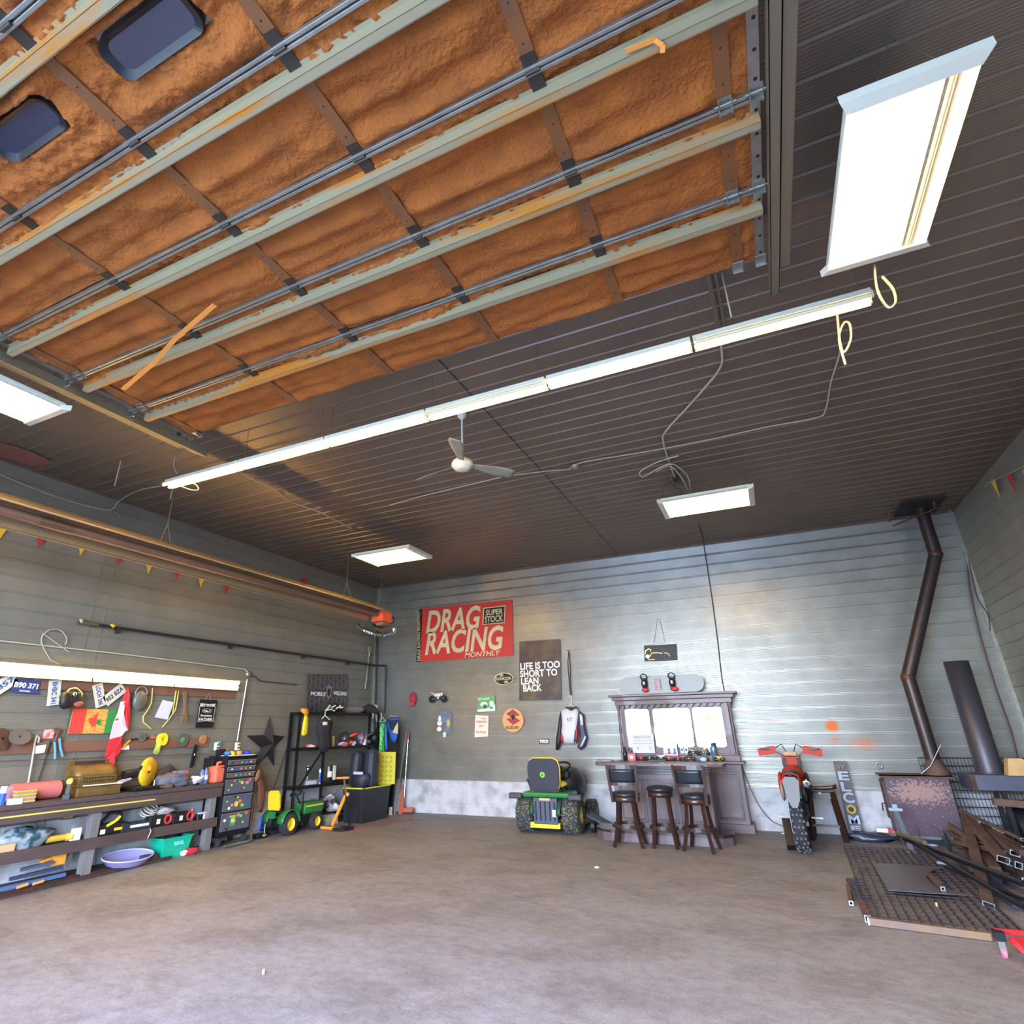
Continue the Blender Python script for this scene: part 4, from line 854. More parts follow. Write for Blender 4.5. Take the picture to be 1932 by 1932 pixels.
# ---------------------------------------------------------------- stools
def stool_legs(t, h, r0, r1, ringz):
    for k in range(4):
        a = PI/4+PI/2*k; c, s = math.cos(a), math.sin(a); pts = []
        for i in range(7):
            u = i/6; z = h*(1-u); r = r0+(r1-r0)*(u**2.2*.7+.3*u); pts.append(V(c*r, s*r, z))
        mb = MB()
        for p, q_ in zip(pts[:-1], pts[1:]): mb.bar(p, q_, .036, .036, (-s, c, 0))
        mb.build('leg', WOODD, t)
    rr = r0+(r1-r0)*.45
    MB().lathe([(rr-.005, ringz-.02), (rr+.02, ringz-.02), (rr+.02, ringz+.02), (rr-.005, ringz+.02), (rr-.005, ringz-.02)], n=36, smooth=False).build('foot_ring', WOODD, t)
def back_stool(loc, rz, label):
    t = thing('bar_stool', label, 'bar stool', loc, rz, 'bar stools with padded backs')
    stool_legs(t, .58, .15, .275, .26)
    MB().lathe([(0, .56), (.19, .56), (.2, .58), (.2, .625), (.185, .635), (0, .635)], n=32).build('seat_frame', WOODD, t)
    MB().lathe([(.19, .635), (.2, .65), (.18, .685), (.1, .70), (0, .70)], n=32).build('seat_cushion', LEATHER, t)
    def arc(z, w, th, y0, bend): return [(w*u, y0-bend*(1-u*u)+0, z) for u in [i/6*2-1 for i in range(7)]]
    for s in (-1, 1): MB().bar((.17*s, -.13, .56), (.19*s, -.17, .80), .035, .03, (0, 1, 0)).bar((.19*s, -.17, .80), (.205*s, -.21, 1.06), .035, .03, (0, 1, 0)).build('back_post', WOODD, t)
    for z, h, y, w, nm in ((1.025, .055, -.205, .2, 'top_rail'), (.80, .04, -.17, .19, 'lower_rail')):
        a = MB(); p = arc(z, w, h, y, .035)
        for i in range(6): a.bar(p[i], p[i+1], .025, h)
        a.build(nm, WOODD, t)
    MB().grid(lambda u, v: V((u*2-1)*.175, -.178-.035*v-.035*(1-(u*2-1)**2), .825+.17*v), 8, 5).build('back_pad', LEATHER, t, solid=.03)
    return t
back_stool((-2.13, 9.43, 0), .08, 'left bar stool with padded back standing at the bar')
back_stool((-1.17, 9.45, 0), -.14, 'right bar stool with padded back standing at the bar')
t = thing('round_stool', 'backless round bar stool between the two stools with backs', 'bar stool', (-1.65, 9.5, 0), .1)
stool_legs(t, .66, .14, .22, .25); MB().lathe([(0, .63), (.17, .63), (.175, .685), (.15, .70), (0, .7)], n=32).build('seat_frame', WOODD, t)
MB().lathe([(.17, .70), (.195, .72), (.17, .755), (.1, .775), (0, .78)], n=32).build('seat_cushion', LEATHER, t)
t = thing('saddle_stool', 'dark wooden stool with curved seat behind the dirt bike', 'stool', (.43, 10.92, 0), -.1)
for sx_ in (-1, 1):
    for sy_ in (-1, 1): MB().bar((.15*sx_, .1*sy_, .62), (.21*sx_, .16*sy_, 0), .055, .055).build('leg', WOODD, t)
MB().grid(lambda u, v: V((u*2-1)*.23, (v*2-1)*.15, .68+.03*(u*2-1)**2), 8, 4).build('saddle_seat', WOODD, t, solid=.05)
[MB().b2((-.15, y_-.015, .54), (.15, y_+.015, .62)).build('apron', WOODD, t) for y_ in (-.105, .105)]; MB().b2((-.2, -.16, .18), (.2, -.13, .21)).build('foot_rail', WOODD, t)
MB().cyl((0, -.13, .63), (0, -.13, .60), .02).build('tag', WHITE, t)
# ================================================================ LEFT WALL AND BENCH
BX, BT_Z = -7.62, .865
L = lambda x, y, X=BX: hit(x, y, 0, X)
t = thing('workbench', 'long rough timber workbench with lower shelf along the left wall', 'workbench', (-7.85, 4, 0))
Y0, Y1 = -.6, 7.05
MB().b2((XL+.03, Y0, .815), (BX+.01, Y1, .865)).build('bench_top', BENCHW, t, world=True, bevel=.004)
MB().b2((BX-.03, Y0, .68), (BX, Y1, .81)).build('front_beam', BENCHW, t, world=True, bevel=.004)
MB().b2((BX-.025, Y0, .29), (BX, Y1-.02, .41)).build('shelf_beam', BENCHW, t, world=True, bevel=.004)
MB().b2((XL+.05, Y0, .36), (BX-.026, Y1-.02, .40)).build('lower_shelf', BENCHW, t, world=True)
for yy in (6.93, 5.18, 3.2, 1.2, -.4): MB().b2((BX-.13, yy-.055, 0), (BX-.026, yy+.055, .815)).build('leg', GREYW, t, world=True, bevel=.004)
MB().b2((BX+.0, 2.9, .742), (BX+.002, 5.93, .758)).build('yellow_tape_measure_strip', mat('tape strip yellow', (210, 196, 90), .5), t, world=True)
MB().b2((XL+.03, Y0, .0), (-7.66, 5.9, .035)).build('floor_skid', RUSTD, t, world=True)
def onb(x, y, X=-7.8): p = L(x, y, X); return V(X, p.y, BT_Z)
# wall boards
tag(MB().b2((XL+.02, 1.5, 1.37), (XL+.045, 7.05, 1.49)).build('wall_board', BROWNW), 'brown wooden board screwed to the wall with grinding discs hung on it', 'board')
tag(MB().b2((XL+.02, 1.5, 2.10), (XL+.045, 7.45, 2.22)).build('wall_board', BROWNW), 'brown wooden board behind the strip lights over the bench', 'board')
tag(MB().tube([(XL+.05, 1.5, 1.33), (XL+.05, 7.0, 1.27)], .006, 6).build('steel_rod', STEEL), 'thin horizontal steel rod along the wall under the brown board', 'rod')
# wall signs: frame on the left wall, x to the right = +Y
def lbox(x0, y0, x1, y1, off=.05):
    c = lf((x0+x1)/2, (y0+y1)/2, off); w = lf(x1, (y0+y1)/2, off).y-lf(x0, (y0+y1)/2, off).y; h = lf((x0+x1)/2, y0, off).z-lf((x0+x1)/2, y1, off).z; return c, w, h
def lfr(c, ang=0): a = math.radians(ang); return fr(c, (0, math.cos(a), math.sin(a)), (0, -math.sin(a), math.cos(a)))
def plate(x, y, ang, s, bgm, fgm, label, sub=None, w=.30, h=.15):
    c = lf(x, y, .055); M = lfr(c, ang); t = thing('licence_plate', label, 'licence plate', c, 0, 'old licence plates on the left wall')
    MB().prism([(-w/2, -h/2), (w/2, -h/2), (w/2, h/2), (-w/2, h/2)], 0, .004, M).build('plate', bgm, t, world=True, bevel=.003)
    text(s, M @ Matrix.Translation((0, .01 if sub else 0, .004)), w*.88, h*.42, fgm, t, 0, .03)
    if sub: text(sub, M @ Matrix.Translation((0, -h*.36, .004)), w*.4, h*.13, fgm, t, 0, .02)
    MB().prism([(-w/2+.01, h/2-.02), (-w/2+.018, h/2-.02), (-w/2+.018, h/2-.012), (-w/2+.01, h/2-.012)], .004, .006, M).build('screw', BLACK, t, world=True)
    return t
PW = mat('plate white', (206, 206, 186), .5); PB = mat('plate blue', (50, 66, 120), .5); PP = mat('plate print blue', (70, 86, 150), .5)
plate(49, 1295, -3, 'B90 371', PB, WHITEP, 'blue licence plate with white digits hung level on the wall', 'ONTARIO')
plate(5, 1293, 42, '9857', PW, PP, 'tilted licence plate cut by the left picture edge')
plate(102, 1307, -82, 'BHBC 341', PW, PP, 'white licence plate hanging nearly vertical beside the brake disc')
plate(187, 1312, -68, 'LOCH 386', PW, PP, 'white licence plate leaning left behind its neighbour', None, .3, .14)
plate(216, 1310, 42, '952 8ZA', PW, mat('plate print dark', (66, 66, 84), .5), 'white licence plate leaning right on the crossed pair')
# black helmet on the wall
c = lf(135, 1316, .14); t = thing('black_helmet', 'black and silver peaked helmet hung on the wall left of the plates', 'helmet', c)
MB().sph((0, 0, 0), (.11, .13, .13), 16, lump=.15).build('shell', mat('helmet black', (40, 42, 46), .3, coat=.5), t)
MB().sph((.07, -.1, -.04), (.05, .08, .11), 10).build('peak', BLACK, t); MB().sph((.08, .06, -.08), (.03, .07, .035), 8).build('red_chin_lining', mat('dull red', (160, 80, 76), .7), t); MB().sph((.1, -.03, .03), (.02, .03, .03), 8).build('silver_badge', CHROME, t)
# flag painted on wood
c, w, h = lbox(134, 1338, 220, 1384, .04); t = thing('painted_flag', 'wooden red yellow green flag board with a red leaf emblem', 'flag board', c); M = lfr(c)
MB().prism([(-w/2, -h/2), (w/2, -h/2), (w/2, h/2), (-w/2, h/2)], 0, .012, M).build('board', mat('flag wood yellow', (222, 176, 84), .6, var=((190, 140, 60), 8, .15, (1, 1, 6))), t, world=True)
MB().prism([(-w/2, -h/2), (-w/2*.42, -h/2), (-w/2*.42, h/2), (-w/2, h/2)], .012, .014, M).build('red_band', mat('flag red', (232, 70, 60), .5), t, world=True)
MB().prism([(w/2*.52, -h/2), (w/2, -h/2), (w/2, h/2), (w/2*.52, h/2)], .012, .014, M).build('green_band', mat('flag green', (60, 140, 70), .5), t, world=True)
leaf = [(0, 1), (-.2, .62), (-.38, .72), (-.36, .3), (-.62, .52), (-.7, .3), (-1, .3), (-.82, .02), (-.9, -.1), (-.45, -.42), (-.5, -.62), (-.05, -.5), (-.03, -1), (.03, -1), (.03, 1)]
MB().prism([(x*h*.38, y*h*.4) for x, y in leaf], .012, .0145, M @ Matrix.Translation((.04*w, 0, 0))).build('red_half_leaf', mat('flag red', (232, 70, 60)), t, world=True)
a = MB()
for an, ln in ((50, .34), (25, .38), (-5, .3), (70, .24)):
    r_ = math.radians(an); d = (math.cos(r_), math.sin(r_)); n_ = (-d[1], d[0]); a.prism([(0, 0), (d[0]*ln*h*.5+n_[0]*.012, d[1]*ln*h*.5+n_[1]*.012), (d[0]*ln*h, d[1]*ln*h), (d[0]*ln*h*.5-n_[0]*.012, d[1]*ln*h*.5-n_[1]*.012)], .012, .0145, M @ Matrix.Translation((.05*w, -.1*h, 0)))
a.build('green_leaf', mat('flag green', (60, 140, 70)), t, world=True)
# hanging national flag (folded)
def lcloth(mb, pts, off, mi=0, th=.006, wav=.02):
    n = len(pts); vs = []
    for k, (x, y) in enumerate(pts): vs.append(lf(x, y, off+wav*math.sin(k*2.1)))
    c = sum(vs, Vector())/n; mb.add([c]+vs, [(0, 1+i, 1+(i+1) % n) for i in range(n)], mi); return mb
t = thing('red_white_flag', 'red and white flag hanging folded in front of the painted board', 'flag', lf(222, 1370, .1))
FR_ = mat('flag cloth red', (214, 44, 56), .8); FW_ = mat('flag cloth white', (222, 210, 226), .8)
lcloth(MB(), [(241, 1297), (245, 1310), (245, 1350), (243, 1372), (241, 1378), (236, 1368), (232, 1345), (234, 1325), (231, 1318), (238, 1303)], .11).build('red_fold', FR_, t, world=True, solid=.01)
lcloth(MB(), [(236, 1323), (233, 1345), (237, 1368), (242, 1377), (235, 1381), (229, 1389), (207, 1395), (214, 1365), (222, 1345), (228, 1324)], .12).build('white_band', FW_, t, world=True, solid=.01)
lcloth(MB(), [(229, 1389), (230, 1394), (227, 1418), (218, 1427), (215, 1446), (200, 1430), (198, 1428), (207, 1395)], .12).build('red_band', FR_, t, world=True, solid=.01)
MB().prism([(-.03, .0), (0, .02), (.03, .0), (0, -.006)], 0, .004, lfr(lf(220, 1358, .14), 20)).build('leaf_point', FR_, t, world=True)
# hanging small things
def ltube(pts, r, off=.06): return MB().tube([lf(x, y, off) for x, y in pts], r, 7)
a = ltube([(288, 1298), (286, 1325), (280, 1338), (270, 1352), (270, 1362), (285, 1375)], .009); tag(a.build('yellow_strap', mat('strap yellow', (206, 196, 100), .7)), 'bent yellow cord hanging from the strip light board', 'cord')
a = ltube([(326, 1345), (330, 1318), (332, 1304), (337, 1304), (335, 1318), (331, 1340), (318, 1358), (306, 1372)], .009); tag(a.build('yellow_strap', mat('strap yellow', (206, 196, 100))), 'looped yellow cord behind the white paper tag', 'cord')
c, w, h = lbox(296, 1322, 324, 1356, .08); M = lfr(c, -8); tag(MB().prism([(-w/2, -h/2), (w/2*.8, -h/2), (w/2, h/2), (-w*.3, h/2)], 0, .003, M).build('paper_tag', mat('tag white', (205, 212, 230), .7)), 'white paper sheet pinned to the wall', 'paper')
c = lf(264, 1322, .09); t = thing('welding_mask', 'translucent grey face shield hung near the flag', 'face shield', c)
MB().sph((0, 0, 0), (.05, .11, .14), 14).build('shield', mat('smoky shield', (112, 112, 104), .3, trans=.3), t); MB().ring((0, 0, .1), .09, .008, (1, 0, 0)).build('headband', mat('band grey', (150, 146, 140), .5), t)
a = MB(); 
for k in range(4): a.tube([lf(352-k*2, 1305, .07), lf(350-k, 1330, .07), lf(344+k*3, 1350+k*2, .08), lf(340+k*4, 1362, .07)], .012, 6)
tag(a.build('leather_gloves', mat('rag brown', (130, 96, 76), .9)), 'brown leather work glove hanging by its cuff', 'glove')
c, w, h = lbox(371, 1320, 406, 1373, .06); t = thing('father_sign', 'black hanging sign with white label lettering', 'sign', c); M = lfr(c, 0)
MB().prism([(-w/2*.92, -h/2), (w/2*.9, -h/2), (w/2, h/2), (-w/2*.85, h/2)], 0, .015, M).build('board', BLK, t, world=True)
for s, yy, ww, hh in (('BEST FATHER', .30, .78, .09), ('No.1', .10, .34, .08), ('Premium', -.07, .6, .07), ('FATHER', -.2, .72, .09)): text(s, M @ Matrix.Translation((0, yy*h, .016)), w*ww, h*hh, WHITEP, t, 0, .02)
a = MB()
a.tube([M @ V(w*.42*math.sin(k*PI/8)*(.6), h*.10+h*.075*math.cos(k*PI/8), .018) for k in range(16)], .002, 4, closed=True)
a.tube([M @ V(sx*w*.42, sy*h, .018) for sx, sy in ((-1, .2), (-.95, -.2), (-1, -.28), (0, -.25), (1, -.28), (.95, -.2), (1, .2), (.95, .36), (0, .33), (-.95, .36))], .0025, 4, closed=True); a.build('white_border', WHITEP, t, world=True)
MB().tube([lf(386, 1323, .06), lf(395, 1307, .06), lf(398, 1323, .06)], .004, 5).build('string', CORD, t, world=True)
# discs, tape and tools on the board
def ldisc(x, y, r, m, label, name='grinding_disc', cat='disc', hub=None, th=.02, off=.06, grp='discs hung on the wall board', ax=(1, 0, 0)):
    c = lf(x, y, off); t = thing(name, label, cat, c, 0, grp)
    MB().lathe([(r*.15, 0), (r, 0), (r, th), (r*.15, th)], (0, 0, 0), ax, 28, smooth=False).build('disc', m, t)
    if hub: MB().lathe([(0, th), (r*.15, th+.001), (r*.42, th+.003), (r*.42, th), (0, th)], (0, 0, 0), ax, 20).build('hub_label', hub, t)
    return t
DG = mat('grinder grey', (92, 84, 78), .9)
ldisc(344, 1396, .095, DG, 'large grey grinding disc with green centre', hub=mat('hub green', (70, 150, 100), .5))
ldisc(382, 1395, .062, mat('disc orange brown', (176, 118, 66), .8), 'small orange brown disc right of the green centred one', hub=None)
ldisc(267, 1391, .06, mat('disc dull green', (92, 96, 84), .8), 'dull green disc left of the yellow tape roll')
ldisc(37, 1392, .11, DG, 'brown grey disc tilted on a spike at the left end of the board', ax=(1, -.2, .9), off=.12)
ldisc(2, 1395, .12, RUST, 'brown disc cut by the left picture edge', ax=(1, .5, .3), off=.1)
c = lf(306, 1395, .08); t = thing('tape_roll', 'yellow caution tape roll hanging with a loose tail', 'tape roll', c)
TY = mat('caution yellow', (232, 224, 50), .5); MB().lathe([(.035, -.03), (.085, -.03), (.085, .03), (.035, .03), (.035, -.03)], (0, 0, 0), (1, .2, .1), 28, smooth=False).build('roll', TY, t)
lcloth(MB(), [(295, 1402), (304, 1405), (300, 1420), (294, 1424), (289, 1421)], .08).build('loose_tail', mat('tail green', (190, 210, 90), .5), t, world=True, solid=.004)
t = thing('bolt_cutter', 'bolt cutter with teal handles hanging on the board', 'bolt cutter', lf(108, 1390, .08))
MB().tube([lf(103, 1398, .08), lf(104, 1413, .08), lf(104, 1432, .08)], .016, 8).build('handle', mat('teal grip', (96, 150, 170), .6), t, world=True)
MB().tube([lf(112, 1390, .08), lf(114, 1410, .08), lf(118, 1427, .08)], .016, 8).build('handle', mat('teal grip', (96, 150, 170)), t, world=True)
MB().tube([lf(102, 1400, .08), lf(108, 1388, .08), lf(112, 1374, .08)], .018, 8).tube([lf(112, 1392, .08), lf(108, 1385, .08), lf(104, 1374, .08)], .018, 8).build('jaws', RUST, t, world=True)
tag(MB().prism([(-.06, -.05), (.06, -.05), (.06, .05), (-.06, .05)], 0, .02, lfr(lf(91, 1385, .05), 3)).build('red_packet', mat('packet red', (205, 90, 84), .6, var=((220, 200, 190), 20, .1))), 'red and white packet tucked above the bolt cutter', 'packet')
tag(ltube([(53, 1478), (60, 1440), (66, 1400), (70, 1388), (74, 1392), (72, 1402)], .012, .07).build('white_strap', mat('strap white', (180, 172, 160), .7)), 'pale strap hanging from the board down to the bench', 'strap')
tag(MB().prism([(-.07, -.045), (.07, -.045), (.08, .045), (-.06, .045)], 0, .003, lfr(lf(73, 1414, .06), 5)).build('white_card', WHITE), 'white card on the wall beside the pale strap', 'card')
a = MB(); 
for k in range(22): p = lf(96-k*1.05, 1400+k*3.4, .06); a.ring(p, .012, .004, (1, .3*(k % 2), .2), 8, 5)
tag(a.build('hanging_chain', DARKPIPE), 'dark rusty chain hanging from the board to the bench', 'chain')
c = lf(365, 1425, .06); t = thing('knife_sheath', 'black sheath knife with white tag hanging on the wall', 'sheath', c)
MB().prism([(x, y) for x, y in ((-.03, -.18), (.03, -.15), (.035, .05), (.02, .15), (-.015, .15), (-.03, .04))], 0, .02, lfr(c, -4)).build('sheath', BLK, t, world=True); MB().prism([(-.012, 0), (.012, 0), (.0, .03)], .02, .023, lfr(c)).build('white_logo', WHITEP, t, world=True)
t = thing('utility_knife', 'black and orange knife lying against the board', 'knife', lf(275, 1392, .07)); MB().bar(lf(248, 1395, .07), lf(282, 1392, .07), .02, .02).build('blade', BLACK, t, world=True); MB().bar(lf(282, 1392, .07), lf(293, 1391, .07), .022, .022).build('handle', ORG, t, world=True)
t = thing('orange_scraper', 'orange handled scraper with white blade on the wall', 'scraper', lf(238, 1402, .07)); MB().bar(lf(231, 1410, .07), lf(245, 1397, .07), .03, .02).build('handle', mat('scraper orange', (232, 140, 50), .5), t, world=True); MB().quad([lf(229, 1410, .06), lf(244, 1405, .06), lf(244, 1414, .06), lf(228, 1415, .06)], (1, 0, 0), .004).build('blade', WHITE, t, world=True)
# electric: power strips, conduit
for i, (x, y, lab) in enumerate(((408, 1408, 'white power adapter with teal plug on the wall rod'), (447, 1408, 'white power adapter at the foot of the metal conduit'))):
    c = lf(x, y, .06); t = thing('power_adapter', lab, 'adapter', c, 0, 'white adapters'); MB().b2((-.02, -.03, -.06), (.03, -.01, .06)).build('strip', WHITE, t, bevel=.004)
    for k in range(3): MB().box((.02, .01, -.045+.045*k), (.04, .04, .02)).build('plug', WHITE, t)
    if not i: MB().box((.02, .03, .05), (.04, .04, .05)).build('teal_plug', mat('teal plug', (60, 170, 180), .5), t)
t = thing('wall_conduit', 'bright metal conduit running down the wall from a round box', 'conduit', lf(467, 1280, .05))
MB().cyl(lf(466.5, 1282, .05), lf(447.5, 1398, .05), .017, n=12).build('pipe', CHROME, t, world=True)
MB().lathe([(0, .04), (.05, .035), (.055, 0)], lf(468, 1272, .02), (1, 0, 0), 18).build('round_box', ALU, t, world=True)
MB().tube([lf(0, 1209, .03), lf(240, 1235, .03), lf(400, 1255, .03), lf(462, 1262, .03), lf(467, 1268, .04)], .010, 6).build('top_cable', CORD, t, world=True)
MB().tube([lf(474, 1274, .04), lf(482, 1277, .03), lf(491, 1285, .03), lf(560, 1292, .03)], .010, 6).build('side_cable', CORDD, t, world=True)
t = thing('corner_conduit', 'white conduit standing in the left back corner', 'conduit', lf(694, 1260, .06)); MB().cyl(lf(697, 1230, .06), lf(689, 1300, .06), .02, n=12).build('pipe', CHROME, t, world=True); MB().box(lf(697, 1226, .06), (.06, .08, .12)).build('box', ALU, t, world=True)
t = thing('pipe_rail', 'long dark pipe fixed horizontally across the left wall', 'pipe', (XL+.08, 8, 2.95))
MB().cyl((XL+.08, 4.85, 2.95), (XL+.08, D-.06, 2.95), .02, n=10).build('pipe', DARKPIPE, t, world=True); MB().cyl((XL+.08, 4.62, 2.95), (XL+.08, 4.9, 2.95), .028, n=10).build('yellow_valve', mat('valve dull', (90, 86, 60), .5), t, world=True)
MB().sph((XL+.08, 4.66, 2.96), .035, 10).build('pale_cap', CORD, t, world=True); MB().sph((XL+.08, 5.1, 2.96), (.025, .05, .03), 10).build('yellow_tag', YEL, t, world=True)
for yy in (5.2, 7.2, 9.0, 10.4): MB().b2((XL+.02, yy-.015, 2.88), (XL+.1, yy+.015, 2.95)).build('bracket', DARKPIPE, t, world=True)
MB().tube([(XL+.08, D-.06, 2.95), bk(728, 1256, .06)], .018, 8).tube([bk(728, 1256, .06), bk(726, 1345, .06)], .018, 8).build('corner_pipe', DARKPIPE, t, world=True)
tag(MB().cyl(bk(712, 1190, .05), bk(707, 1375, .05), .022, n=8).build('down_pipe', DARKPIPE), 'dark vertical pipe on the back wall beside the corner', 'pipe')
tag(ltube([(130, 1230), (95, 1205), (80, 1195), (78, 1210), (83, 1225), (95, 1245), (112, 1253)], .006, .05).build('white_wire', CORD), 'curved white wire hanging loosely above the bench lights', 'wire')
cable('white_wire', [lf(78, 1215, .05), lf(80, 1200, .05), lf(95, 1188, .05), lf(115, 1190, .05), lf(126, 1205, .05), lf(123, 1217, .05)], .006, CORD, 'arched white wire above the curved one', 'wire')
# bunting
def bunt(o, z0, wmat, label, right=False, w=.16, hgt=.22):
    t = thing('pennant', label, 'pennant', o, 0, 'pennants'); s = 1
    MB().add([V(0, -w/2, 0), V(0, w/2, 0), V(.01, w*.05, -hgt)], [(0, 1, 2)]).build('flag_triangle', wmat, t, solid=.003); return t
PR_ = mat('pennant red', (176, 56, 50), .8); PY_ = mat('pennant yellow', (220, 180, 50), .8)
for x, y, m, lb in ((80, 1010, PR_, 'red pennant at the left, under the heater'), (157, 1025, PY_, 'yellow pennant second from the left under the heater'), (225, 1045, PR_, 'red pennant between the first two yellow ones'), (283, 1062, PY_, 'yellow pennant in the middle of the left wall row'),
                    (335, 1076, PR_, 'red pennant right of the middle yellow one'), (381, 1090, PY_, 'yellow pennant near the right end of the left row'), (428, 1105, PR_, 'last small red pennant at the right end of the left row'), (5, 993, PY_, 'yellow pennant cut by the left picture edge')):
    p = lf(x, y-6, .05); bunt(p, 0, m, lb)
tag(MB().tube([lf(0, 982, .05), lf(80, 1004, .05), lf(225, 1039, .05), lf(381, 1084, .05), lf(430, 1099, .05)], .003, 5).build('bunting_string', CORD), 'string carrying the pennants along the left wall', 'string')
tag(MB().add([lf(567, 1092, .05), lf(580, 1091, .05), lf(578, 1102, .05), lf(570, 1101, .05)], [(0, 1, 2, 3)]).build('red_rag', PR_, solid=.003), 'small red cloth piece high on the left wall near the corner', 'cloth')
rt = lambda x, y, o=.05: hit(x, y, 0, XR-o)
for x, y, m, lb in ((1873, 906, PY_, 'yellow pennant nearest the corner on the right wall'), (1903, 896, PR_, 'red pennant on the right wall'), (1932, 884, PY_, 'yellow pennant at the right picture edge')): bunt(rt(x, y), 0, m, lb, w=.14, hgt=.27)
tag(MB().tube([rt(1858, 918), rt(1865, 911), rt(1932, 880)], .006, 5).build('bunting_string', CORD), 'string carrying the pennants on the right wall', 'string')
# diamond plate sign
q = [lf(583, 1272, .05), lf(656, 1272, .05), lf(654, 1342, .05), lf(579, 1345, .05)]
t = thing('diamond_plate_sign', 'grey diamond plate sign reading mobile welding', 'sign', (q[0]+q[2])/2)
MB().quad(q, (1, 0, 0), .02).build('panel', mat('plate grey', (84, 80, 84), .4, .5), t, world=True)
a = MB()
for i in range(9):
    for j in range(10):
        u, v = (i+.5)/9, (j+.5)/10
        if .42 < v < .62: continue
        p = q[0].lerp(q[1], u).lerp(q[3].lerp(q[2], u), v)+V(.002, 0, 0); s = 1 if (i+j) % 2 else -1; a.bar(p+V(0, -.03, .03*s), p+V(0, .03, -.03*s), .012, .006, (1, 0, 0))
a.build('raised_pattern', mat('plate pale grey', (150, 146, 150), .35, .7), t, world=True)  # raised bars in a paler grey than the panel
mid = lambda u, v: q[0].lerp(q[1], u).lerp(q[3].lerp(q[2], u), v)+V(.008, 0, 0)
text('MOBILE', lfr(mid(.24, .52)), .44, .075, WHITEP, t, 0, .02); text('WELDING', lfr(mid(.80, .52)), .44, .075, WHITEP, t, 0, .02)
MB().prism([(-.08, .12), (0, .15), (.08, .12), (.07, -.06), (0, -.13), (-.07, -.06)], 0, .004, lfr(mid(.5, .5))).build('shield_emblem', mat('plate pale grey', (150, 146, 150)), t, world=True)
MB().prism([(-.045, .08), (.045, .08), (.04, -.03), (0, -.07), (-.04, -.03)], .004, .007, lfr(mid(.5, .5))).build('shield_centre', BLK, t, world=True)
# barn star
c = lf(507, 1398, .02); t = thing('barn_star', 'black three dimensional metal barn star on the left wall', 'star', c); cc = L(508, 1403, XL+.03)
tips = [L(x, y, XL+.03) for x, y in ((509, 1350), (537, 1389), (517, 1447), (482, 1450), (465, 1388))]
vs = []; 
for k in range(5):
    vs.append(tips[k]); vs.append(cc+((tips[k]+tips[(k+1) % 5])/2-cc)*.48)
apex = cc+V(.11, 0, 0); MB().add([apex]+vs, [(0, 1+i, 1+(i+1) % 10) for i in range(10)]).build('star_body', mat('star black', (44, 42, 44), .45, .3), t, world=True)
cable('black_cable', [lf(553, 1378, .05), lf(540, 1415, .05), lf(515, 1490, .05)], .006, BLACK, 'thin black cable slanting down the wall right of the star')

# ---- things on the bench
t0 = onb(70, 1492, -7.85); t = thing('sheet_roll', 'faded red sheet roll lying on the bench', 'roll', t0)
a = L(25, 1478, -7.9); b = L(114, 1463, -7.9); zc = BT_Z+.1
MB().cyl((-7.9, a.y, zc), (-7.9, b.y, zc), .095, n=24).build('roll_body', PINK, t, world=True); MB().cyl((-7.9, a.y-.02, zc), (-7.9, a.y, zc), .07, n=20).build('pale_core', mat('core pink', (206, 150, 160), .6), t, world=True)
p = onb(45, 1505, -7.70); t = thing('battery_tray', 'yellow striped box of clear packs at the front of the bench', 'box', p)
for k in range(4): MB().box((0, 0, .02+.035*k), (.1, .2, .012)).build('yellow_band', mat('band yellow', (228, 170, 60), .5), t)
MB().box((-.0, 0, .07), (.09, .19, .13)).build('clear_pack', mat('pack grey', (150, 140, 120), .3), t)
p = onb(5, 1500, -7.72); t = thing('spray_can', 'blue and white spray can at the left picture edge', 'spray can', p); MB().cyl((0, 0, 0), (0, 0, .12), .033).build('blue_body', BLUE, t); MB().cyl((0, 0, .12), (0, 0, .19), .033).build('white_top', WHITE, t)
tag(MB().box(onb(30, 1503, -7.68)+V(0, 0, .03), (.08, .12, .06)).build('paper_box', mat('paper lilac', (190, 194, 214), .7)), 'small lilac paper box left of the yellow striped box', 'box')
def drill(p, rz, m, lab):
    t = thing('cordless_drill', lab, 'drill', p, rz, 'cordless drills'); MB().cyl((-.09, 0, .19), (.07, 0, .19), .032).cyl((.07, 0, .19), (.12, 0, .19), .018).build('body', m, t); MB().bar((-.04, 0, .17), (-.06, 0, .05), .04, .035, (1, 0, 0)).build('grip', BLACK, t); MB().box((-.05, 0, .025), (.11, .07, .05)).build('battery', BLACK, t); return t
drill(onb(128, 1495, -7.70), 2.5, mat('drill yellow', (222, 170, 50), .5), 'yellow and black cordless drill standing beside the cash register')
# antique cash register
p = onb(172, 1488, -7.85); t = thing('cash_register', 'ornate antique brass cash register on the bench', 'cash register', p)
BR = mat('old brass', (122, 98, 56), .45, .55, bump=(60, .3), var=((150, 120, 70), 9, .25))
MB().b2((-.18, -.28, 0), (.17, .28, .10)).build('drawer_base', BR, t, bevel=.012)
MB().b2((-.18, -.25, .10), (.10, .25, .22)).build('body', BR, t, bevel=.01)
MB().grid(lambda u, v: V(-.16+.24*math.sin(v*PI/2), (u-.5)*.5, .22+.13*math.cos(v*PI/2)), 8, 8).build('curved_cover', mat('register cover', (140, 114, 68), .5, .4, var=((112, 88, 50), 4, .2, (1, 1, 4))), t, solid=.012)
for s in (-1, 1): MB().grid(lambda u, v: V(-.16+.24*u*math.sin(v*PI/2), s*.25, .22+.13*u*math.cos(v*PI/2)), 3, 8).build('side_cheek', BR, t, solid=.01)
